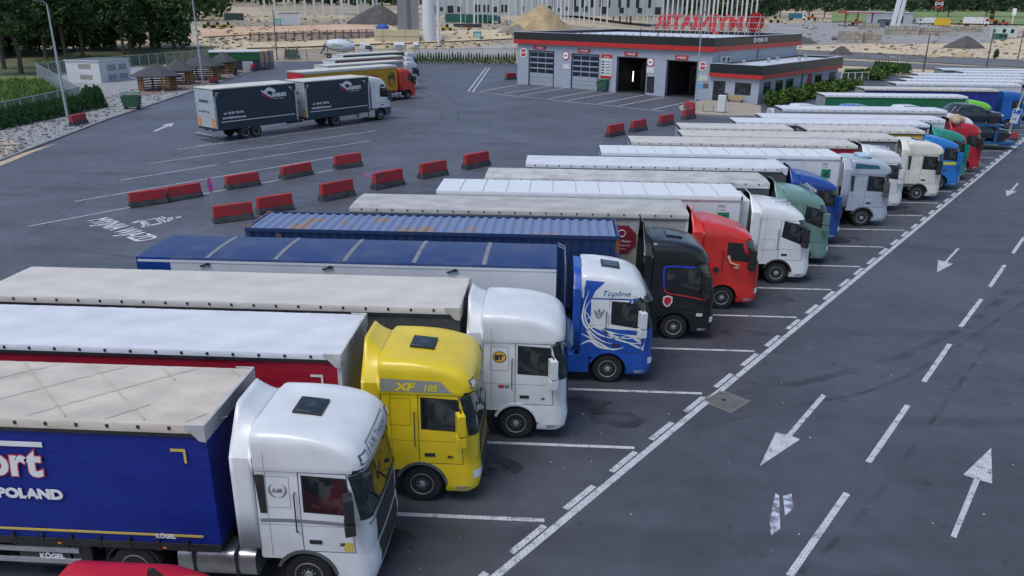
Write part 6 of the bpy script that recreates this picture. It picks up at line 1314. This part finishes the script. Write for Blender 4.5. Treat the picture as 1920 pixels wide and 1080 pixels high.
def ex_pack(t,w,h,d): mb=MB(); mb.box(-w/2,w/2,-.06,0,h*.47,h*.5); mb.box(-.05,.05,-.06,0,0,h); mb.build('strap',M('strap_brown',(.3,.22,.13),var=.1),t); mb=MB(); mb.box(-w/2+.1,w/2-.1,-.04,d,-.2,0); mb.build('pallet',WOOD,t)
block('block_stack','cream block stack beside the drum of the cement mixer','block stack',703,734,79,58,4,CREAM,ex_pack); block('block_stack','longer cream block stack below the grey concrete slabs','block stack',734.5,785,80,59,4,CREAM,ex_pack)
SLABM=M('slab_grey',(.25,.25,.26),rough=.8,var=.25,scale=.2,stretch=(1,1,.2)); 
def ex_slab(t,w,h,d): mb=MB(); mb.box(-.25,.5,-.3,0,0,h); mb.build('groove',M('slab_dark',(.13,.13,.14),var=.3),t); mb=MB(); mb.box(-w/2-.4,w/2+.4,-.6,d+.3,-.3,.4); mb.build('footing',CONC,t)
block('concrete_slab','pair of tall grey concrete slabs left of the white round pillar','concrete slab',748,785,76,-45,2,SLABM,ex_slab)
P_=GT(805,76); k=1/pm(P_); t=thing('concrete_pillar','thick white round pillar on a pale footing beside the grey slabs','pillar',(P_.x,P_.y,P_.z)); mb=MB(); mb.lathe([(-.2,12.5*k),(60*k,11*k),(125*k,10.5*k)],(0,0,0),'z',24); mb.build('shaft',M('pillar_white',(.62,.63,.65),rough=.7,var=.06),t); mb=MB(); mb.box(-18*k,24*k,-6*k,9*k,-.3,8*k); mb.build('footing',M('pillar_foot',(.5,.5,.5),var=.15),t,bevel=.1)
P_=GT(823,88); k=1/pm(P_); t=thing('white_mast','thin white mast in front of the round pillar','mast',(P_.x,P_.y,P_.z)); mb=MB(); mb.tube([(0,0,0),(0,0,140*k)],[2.4*k,1.8*k],8); mb.build('shaft',M('pillar_white',(.62,.63,.65)),t); mb=MB(); mb.box(-.6,.6,-.6,.6,-.1,.3); mb.build('base',CONC,t)
fence('grey hoarding frame in front of the tall grey slabs',[GT(748,74).xy,GT(787,74).xy],44/pm(GT(767,74)),2.4,GREYP,meshmat('hoarding',(.3,.32,.33),.5),name='site_fence')
fence('long rust brown formwork fence on the edge of the sand platform',[GT(470,80).xy,GT(585,76).xy,GT(702,72).xy],16/pm(GT(585,78)),2.2,M('formwork_brown',(.14,.075,.075),rough=.8,var=.3),meshmat('formwork_net',(.2,.12,.12),.35),name='site_fence',rails=(.25,.55,.95),prad=.16)
def blobthing(name,label,cat,px,pyb,wpx,hpx,mat,seed=1):
    P_=GT(px,pyb); k=1/pm(P_); mb=MB(); blob(mb,(0,0,hpx*k*.4),wpx*k/2,wpx*k*.4,hpx*k*.6,14,.25); return tag(mb.build(name,mat,None,(P_.x,P_.y,P_.z),smooth=50),label,cat)
blobthing('covered_stack','blue tarpaulin covered stack above the cream blocks','stack',717,58,23,12,M('tarp_bright_blue',(.02,.09,.34),rough=.5,var=.3,scale=.6))
block('site_container','white site container between the green toilet and the column row','container',526,560,48,28,6,M('container_white',(.58,.60,.62),var=.08,scale=.3),ex_container); 
def ex_wc(t,w,h,d): mb=MB(); mb.box(-w*.38,w*.38,-.06,0,.1,h*.85); mb.build('door',M('wc_pale',(.35,.5,.46),var=.1),t); mb=MB(); mb.box(-w*.55,w*.55,-.1,d+.1,h,h+.25); mb.build('roof',M('wc_roof',(.55,.6,.6),var=.1),t,bevel=.1)
WC=M('wc_green',(.01,.30,.24),var=.1); block('portable_toilet','green portable toilet left of the white site container','toilet',515,527,48,37,2.5,WC,ex_wc); block('portable_toilet','green portable toilet left of the car wash, near the sand heap','toilet',888,902,73.5,61,2.2,WC,ex_wc)
TEALC=M('container_teal',(.02,.13,.10),rough=.6,var=.2,scale=.3)
block('site_container','dark green open container left of the hall columns','container',836,871,42,28,5,TEALC,ex_container); block('site_container','dark green container in the middle before the white hall','container',874,912,43.5,29,5,TEALC,ex_container); block('site_container','dark green container beside the green tractors','container',424,455,38,27,5,M('container_darkgreen',(.03,.07,.06),var=.2),ex_container)
# pipes
P_=GT(878,51); k=1/pm(P_); t=thing('pipe_stack','bundle of black pipes lying before the green containers','pipes',(P_.x,P_.y,P_.z),facing(P_))
for j in range(4): mb=MB(); mb.cyl((-26*k,j*.9,1.6*k),(24*k,j*.9,1.6*k),1.6*k,n=10); mb.cyl((-26*k,j*.9+.45,4.2*k),(24*k,j*.9+.45,4.2*k),1.5*k,n=10) if j<3 else None; mb.build('pipe',DARK,t)
# machines
def machine(label,px,pyb,wpx,body,flip=1,kind='loader',name='wheel_loader',cat='loader'):
    P_=GT(px,pyb); k=1/pm(P_); s=wpx*k/6; t=thing(name,label,cat,(P_.x,P_.y,P_.z),facing(P_)+(0 if flip>0 else math.pi),scale=s)
    mb=MB(); mb.box(-2.4,1.2,-.8,.8,.9,1.7); mb.prism([(-2.6,1.5),(-.6,1.6),(-.6,2.3),(-2.4,2.1)],-.75,.75); mb.build('chassis_body',body,t,bevel=.08); mb=MB(); mb.prism([(-.6,1.7),(.9,1.7),(.7,3.1),(-.4,3.1)],-.7,.7,0); mb.box(-.5,.8,-.75,.75,3.1,3.2,1); mb.build('cab',[GLASS,body],t,bevel=.04)
    for x,r_ in ((-1.6,.75 if kind=='loader' else .95),(1.5,.75 if kind=='loader' else .6)):
        for s_ in (-1,1): mb=MB(); mb.lathe([(-.25,r_*.5),(-.28,r_*.9),(-.18,r_),(.18,r_),(.28,r_*.9),(.25,r_*.5)],(x,s_*1.0,r_),n=16); mb.lathe([(-.2,r_*.5),(-.15,0),(.15,0),(.2,r_*.5)],(x,s_*1.0,r_),n=12,mi=1); mb.build('wheel',[BLACK,body],t)
    if kind=='loader':
        mb=MB()
        for s_ in (-.5,.5): mb.tube([(1.0,s_,1.7),(2.3,s_,1.5),(2.9,s_,.6)],.12,6)
        mb.build('arm',body,t); mb=MB(); mb.prism([(2.8,.2),(3.6,.15),(3.5,.35),(3.0,.9),(2.8,.9)],-1.2,1.2); mb.build('bucket',DARK,t)
    else: mb=MB(); mb.prism([(.6,1.0),(2.4,.9),(2.4,1.6),(.6,1.8)],-.45,.45); mb.build('bonnet',body,t,bevel=.08)
    return t
YM=M('machine_yellow',(.50,.34,.06),rough=.5,var=.2,scale=1); GM=M('machine_green',(.10,.16,.05),rough=.5,var=.3,scale=1); OM=M('machine_orange',(.52,.14,.03),rough=.5,var=.25,scale=1)
machine('yellow wheel loader at the foot of the white round pillar',838,59,24,YM)
for px,lb,m_ in ((391,'green tractor at the left of the trio by the trees',GM),(408,'green and yellow tractor in the middle of the trio by the trees',YM),(428,'tractor with a yellow bonnet at the right of the trio by the trees',YM)): machine(lb,px,54,21,m_,1,'tractor','tractor','tractor')
machine('orange digger near the far red canopy',1605,48,20,OM,-1); machine('orange digger between the blue truck and the tree clump',1522,38,18,OM,1); machine('pale yellow loader beyond the red roof roundel',1452,43,22,M('machine_pale',(.5,.45,.15),var=.2),1); machine('orange machine right of the white lorries at the far edge',1856,47,28,OM,1); machine('small yellow machine left of the far white lorry',1801,46,12,YM,-1); machine('orange red machine at the right end of the far site',1880,49,18,M('machine_red',(.4,.08,.05),var=.3),-1)
# cement mixer
P_=GD(652,99,196); P_.z=zt(P_.x,P_.y); t=thing('cement_mixer_truck','white cement mixer truck with a big tilted drum behind the slanting lorries','truck',(P_.x,P_.y,P_.z),facing(P_),scale=1.22)
c,B,BB=cab(t,'man',P('white'),dict(near=0,dl=0,rgb=(.5,.5,.5))); c.scale=(1,1,.85)
for k_ in kids(t): k_.location.x+=3.4
mb=MB(); mb.box(-4.5,3.5,-.5,.5,.7,1.0); mb.build('chassis',CHAS,t)
for x in (3.4,1.6,-2.2,-3.6): axle(t,x)
mb=MB(); mb.lathe([(-3.6,.55),(-3.1,.8),(-1.4,1.22),(.2,1.22),(1.6,.75),(2.0,.4)],(0,0,0),'x',24); q=mb.build('drum',M('drum_white',(.55,.58,.63),rough=.45,var=.12),t); q.location=(-.6,0,2.35); q.rotation_euler=(0,rad(6),0)
text('drum_lettering','BETON-MIX',.38,TXTG,q,(-2.3,-1.23,-.05),SIDE,bold=.01)
mb=MB(); mb.prism([(-4.6,2.3),(-3.9,3.3),(-3.5,3.0),(-4.2,2.0)],-.6,.6); mb.build('hopper',GREYP,t); mb=MB(); mb.tube([(-4.3,0,2.2),(-4.9,-.3,1.3),(-5.1,-.4,.9)],.2,8); mb.build('chute',GREYP,t)
for s_ in (-.6,.6): mb=MB(); mb.tube([(-3.8,s_,1),(-3.8,s_,2.4)],.08,6); mb.tube([(1.2,s_,1),(1.2,s_,2.2)],.1,6); mb.build('drum_frame',GREYP,t)
# banners on the back fence
for lb,a,b_ in (('white banner hung on the back fence beneath the cream blocks',740,760),('small white banner hung on the back fence right of the larger one',776,786)):
    P_=G((a+b_)/2,114.6); k=1/pm(P_); zb,z1=ZT(P_,a,93),ZT(P_,a,79); w=(b_-a)*k/2; t=thing('banner',lb,'banner',(P_.x,P_.y,0),facing(P_)); mb=MB(); n=8; mb.grid([[(-w+2*w*i/n,-.15+.04*math.sin(i*1.9),z) for i in range(n+1)] for z in (zb,(zb+z1)/2,z1)]); mb.build('sheet',M('banner_white',(.62,.62,.64),rough=.7,var=.12,scale=1.5),t,fix=False,solid=.02); mb=MB(); mb.box(-w*.7,w*.6,-.23,-.215,(zb+z1)/2-.1,(zb+z1)/2+.15); mb.build('print',TXTG,t)
    mb=MB()
    for s_ in (-w,w): mb.tube([(s_,-.1,0),(s_,-.1,z1)],.05,6)
    mb.build('support',GREYP,t)
# right side: pylon, canopy, cabins, stacks
P_=GT(1672,56); k=1/pm(P_); t=thing('sign_pylon','tall white twin legged pylon at the top right','pylon',(P_.x,P_.y,P_.z),facing(P_)); 
for a,b_,m_ in ((-4,3,(.62,.64,.66)),(4.5,10,(.55,.57,.6))):
    mb=MB(); mb.loft([[(a*k,-.6,0),(b_*k,-.6,0),(b_*k,.6,0),(a*k,.6,0)],[((a+9)*k,-.6,95*k),((b_+10)*k,-.6,95*k),((b_+10)*k,.6,95*k),((a+9)*k,.6,95*k)]]); mb.build('leg',M('pylon_%d'%int(m_[0]*100),m_,rough=.5,var=.06),t,smooth=0)
mb=MB(); mb.box(-7*k,14*k,-2,2,-.2,3*k); mb.build('footing',CONC,t)
P_=GT(1608,50); k=1/pm(P_); t=thing('station_canopy','half built station with a flat red edged canopy on posts','canopy',(P_.x,P_.y,P_.z),facing(P_)); mb=MB(); mb.box(-33*k,33*k,-3,9,21*k,24*k,0); mb.box(-33.3*k,-20*k,-3.2,9.2,20.6*k,24.4*k,1); mb.box(-19.9*k,33.2*k,-3.1,-2.9,20.8*k,22.3*k,1); mb.build('roof',[M('canopy_grey',(.45,.45,.46),var=.1),M('canopy_red',(.38,.05,.05),var=.15)],t)
for x in (-20,-2,20): mb=MB(); mb.box(x*k-.4,x*k+.4,-1,-.2,0,21*k); mb.build('post',M('canopy_post',(.25,.08,.09),var=.2),t)
def ex_low(t,w,h,d): mb=MB(); mb.box(-w/2-.3,w/2+.3,-.4,d+.3,h,h+.5); mb.build('roof',M('low_roof',(.42,.45,.48),var=.1),t); mb=MB(); mb.box(w*.1,w*.3,-.1,.02,0,h*.7); mb.build('door',GDARK,t)
block('site_building','low grey building behind the white pylon','building',1632,1700,44,28,8,M('low_grey',(.33,.36,.39),var=.12,scale=.1),ex_low); block('site_building','dark flat site building left of the foot of the white pylon','building',1646,1668,52,39,5,M('low_dark',(.10,.12,.13),var=.2),ex_low)
block('site_cabins','row of white cabins right of the white pylon','cabin',1684,1718,44,36,4,M('cabin_white',(.55,.58,.6),var=.1),ex_cabin); block('site_cabin','white and green cabin row at the right edge of the site','cabin',1862,1898,70,54,5,M('cabin_pale',(.48,.55,.5),var=.25,scale=.2),ex_cabin); block('site_cabin','dark green cabin before the white and green row','cabin',1863,1883,75,65,3,TEALC,ex_cabin)
def ex_tank(t,w,h,d): mb=MB(); mb.prism([(-w/2,h),(w/2,h),(w/2-.8,h+1.0),(-w/2+.8,h+1.0)],0,d); mb.build('lid',M('tank_yellow2',(.6,.36,.02),var=.1),t); mb=MB(); mb.box(-w/2-.1,w/2+.1,-.1,d,0,.35); mb.build('skid',DARK,t)
block('yellow_tank','bright yellow tank before the green field','tank',1754,1777,49,40,4,M('tank_yellow',(.62,.38,.02),rough=.5,var=.1),ex_tank)
def far_truck(label,px0,px1,pyb,pyt,cm,bm_,flip=1):
    P_=GT((px0+px1)/2,pyb); k=1/pm(P_); L=(px1-px0)*k; h=(pyb-pyt)*k; t=thing('far_lorry',label,'lorry',(P_.x,P_.y,P_.z),facing(P_)+(0 if flip>0 else math.pi)); mb=MB(); mb.box(-L/2,L*.28,-1.3,1.3,h*.28,h); mb.build('box_body',bm_,t,bevel=.05); mb=MB(); mb.prism([(L*.3,h*.2),(L/2,h*.2),(L/2,h*.6),(L*.46,h*.9),(L*.3,h*.9)],-1.25,1.25); mb.build('cab',cm,t,bevel=.08); mb=MB(); mb.prism([(L*.36,h*.55),(L*.49,h*.55),(L*.455,h*.82),(L*.36,h*.82)],-1.27,1.27); mb.build('window',GLASS,t)
    for x in (-.38,-.28,.4):
        for s_ in (-1,1): mb=MB(); mb.cyl((x*L,s_*1.2-.15,h*.16),(x*L,s_*1.2+.15,h*.16),h*.16,n=12); mb.build('wheel',BLACK,t)
far_truck('small blue truck below the far tree clump',1480,1508,38,27,P('white'),M('truck_teal',(.02,.12,.20),var=.1)); far_truck('long white lorry parked before the far field',1811,1846,49,36,P('white'),M('lorry_white',(.62,.63,.65),var=.15,scale=.6)); far_truck('small white lorry left of the yellow tank',1726,1752,47,36,P('white'),M('lorry_white',(.6,.6,.6)),-1); far_truck('teal truck at the right of the dark green containers',915,938,44,30,P('mid'),TEALC)
block('pallet_stack','tall stacks of stone packs on pallets above the annex roof','pallet stack',1573,1612,81,62,4,M('pack_core',(.33,.28,.23),rough=.9,var=.2),ex_pallet); block('pallet_stack','lower stone packs right of the tall stacks','pallet stack',1613,1647,81,64,4,M('pack_core',(.33,.28,.23)),ex_pallet)
DG=M('pack_dark',(.15,.15,.165),rough=.9,var=.25)
for lb,a,b_,c1,c2 in (('dark kerb stone packs below the white pylon',1664,1715,66,52),('dark stone packs right of those below the pylon',1718,1772,66,55),('farther dark stone packs toward the yellow tank',1770,1830,61,52),('dark stone packs below the red canopy',1612,1644,57,46)): block('pallet_stack',lb,'pallet stack',a,b_,c1,c2,3.5,DG,ex_pallet)
def ex_ring(t,w,h,d): mb=MB(); mb.cyl((w*.5,d/2,h/2),(w*.5+.3,d/2,h/2),h*.5,n=16); mb.build('pipe_end',CONC,t)
P_=GT(1566,76); k=1/pm(P_); t=thing('concrete_pipe','pale concrete pipe lying left of the pallet stacks','pipe',(P_.x,P_.y,P_.z),facing(P_)); mb=MB(); mb.lathe([(-6*k,3.4*k),(6*k,3.4*k),(6*k,2.6*k),(-6*k,2.6*k),(-6*k,3.4*k)],(0,0,3.4*k),'x',16); mb.build('shell',CONC,t); mb=MB(); mb.box(-4*k,4*k,-2*k,2*k,-.1,.4); mb.build('cradle',WOOD,t)
for lb,pxb,pyb,pxt,pyt,mat_ in (('dark wooden pole behind the far trailers',1731,134,1740,62,M('pole_wood',(.05,.045,.04),var=.3)),('grey pole right of the dark wooden one',1849,128,1860,54,GREYP),('thin pole at the right edge of the site road',1908,112,1916,40,GREYP),('thin light pole left of the cement mixer',520,112,516,18,GREYP)):
    P_=GT(pxb,pyb); h=ZT(P_,pxt,pyt)-P_.z; t=thing('pole',lb,'pole',(P_.x,P_.y,P_.z)); mb=MB(); mb.tube([(0,0,0),(0,0,h*.5),(0,0,h)],[.17,.13,.10],8); mb.build('shaft',mat_,t); mb=MB(); mb.cyl((0,0,0),(0,0,.5),.3,.2,8); mb.build('base',CONC,t)
P_=GT(1897,46); k=1/pm(P_); t=thing('site_sign','small white sign on a post at the far right','sign',(P_.x,P_.y,P_.z),facing(P_)); mb=MB(); mb.tube([(0,0,0),(0,0,22*k)],.25,6); mb.build('post',WHITE,t); mb=MB(); mb.box(-2.5*k,2.5*k,-.3,.2,13*k,23*k); mb.build('board',WHITE,t)
P_=GD(1757,30,620); P_.z=zt(P_.x,P_.y); k=1/pm(P_); t=thing('lattice_mast','red and white lattice mast at the top of the picture','mast',(P_.x,P_.y,P_.z),facing(P_)); zb=ZT(P_,1757,17)-P_.z
for j in range(9): z=zb+j*2.6*k*2; mb=MB(); w=5*k; [mb.tube([(sx,sy,z),(sx,sy,z+5.2*k)],.35,5) for sx in (-w,w) for sy in (-w,w)]; mb.tube([(-w,-w,z),(w,-w,z+5.2*k)],.3,5); mb.tube([(w,-w,z),(-w,-w,z+5.2*k)],.3,5); mb.build('lattice_bay',[M('mast_red',(.42,.05,.06),var=.1),M('mast_white',(.6,.6,.62),var=.1)][j%2],t)
mb=MB(); mb.tube([(0,0,0),(0,0,zb)],.3,6); mb.build('lower_shaft',GREYP,t)
q=GT(1865,111); o=link('shrub',SM[1],None,(q.x,q.y,q.z)); o.scale=(.8,.8,2.2); tag(o,'small dark sapling alone beside the site road','sapling'); o.data=shrub_mesh(31,420,.16,LDARK)

# ---------------------------------------------------------------- loose rubble of the site
rg=random.Random(17); mb=MB()
for i in range(3400):
    px,py=(rg.uniform(370,965),rg.uniform(28,92)) if i%2 else (rg.uniform(1440,1920),rg.uniform(36,112)); q=GT(px,py); s=rg.uniform(.06,.2)*(1.0+q.length/420)*rg.choice((.5,.7,1,1,2)); T=Matrix.Translation(q)@Matrix.Rotation(rg.uniform(0,3),4,'Z'); mb.box(-s,s,-s*.6,s*.6,-.1,s*rg.uniform(.4,1.1),rg.choice((0,0,0,1,1,2,3)),T)
tag(mb.build('rubble',[M('rubble_brown',(.20,.15,.10),rough=1,var=.3),M('rubble_grey',(.22,.21,.20),rough=1,var=.3),M('rubble_pale',(.48,.46,.42),rough=1,var=.2),M('rubble_rust',(.25,.11,.06),rough=1,var=.3)],None,smooth=0,fix=False),'loose stones and rubble scattered over the building site','rubble',kind='stuff')
mb=MB()
for i in range(3200):
    t=rg.random(); k=rg.randrange(len(kerb)-2)+1; a,b_=Vector(kerb[k]),Vector(kerb[min(k+1,len(kerb)-1)]); q=a+(b_-a)*t+Vector((-1,.1))*rg.uniform(.3,9); s=rg.uniform(.03,.09)*rg.choice((1,1,1.6)); mb.box(q.x-s,q.x+s,q.y-s*.7,q.y+s*.7,.1,.11+s,rg.choice((0,1,2)))
tag(mb.build('gravel_stones',[M('stone_a',(.40,.40,.39),rough=1,var=.2),M('stone_b',(.22,.22,.23),rough=1,var=.2),M('stone_c',(.12,.12,.125),rough=1,var=.2)],None,smooth=0,fix=False),'coarse grey stones of the gravel strip','gravel',kind='stuff')
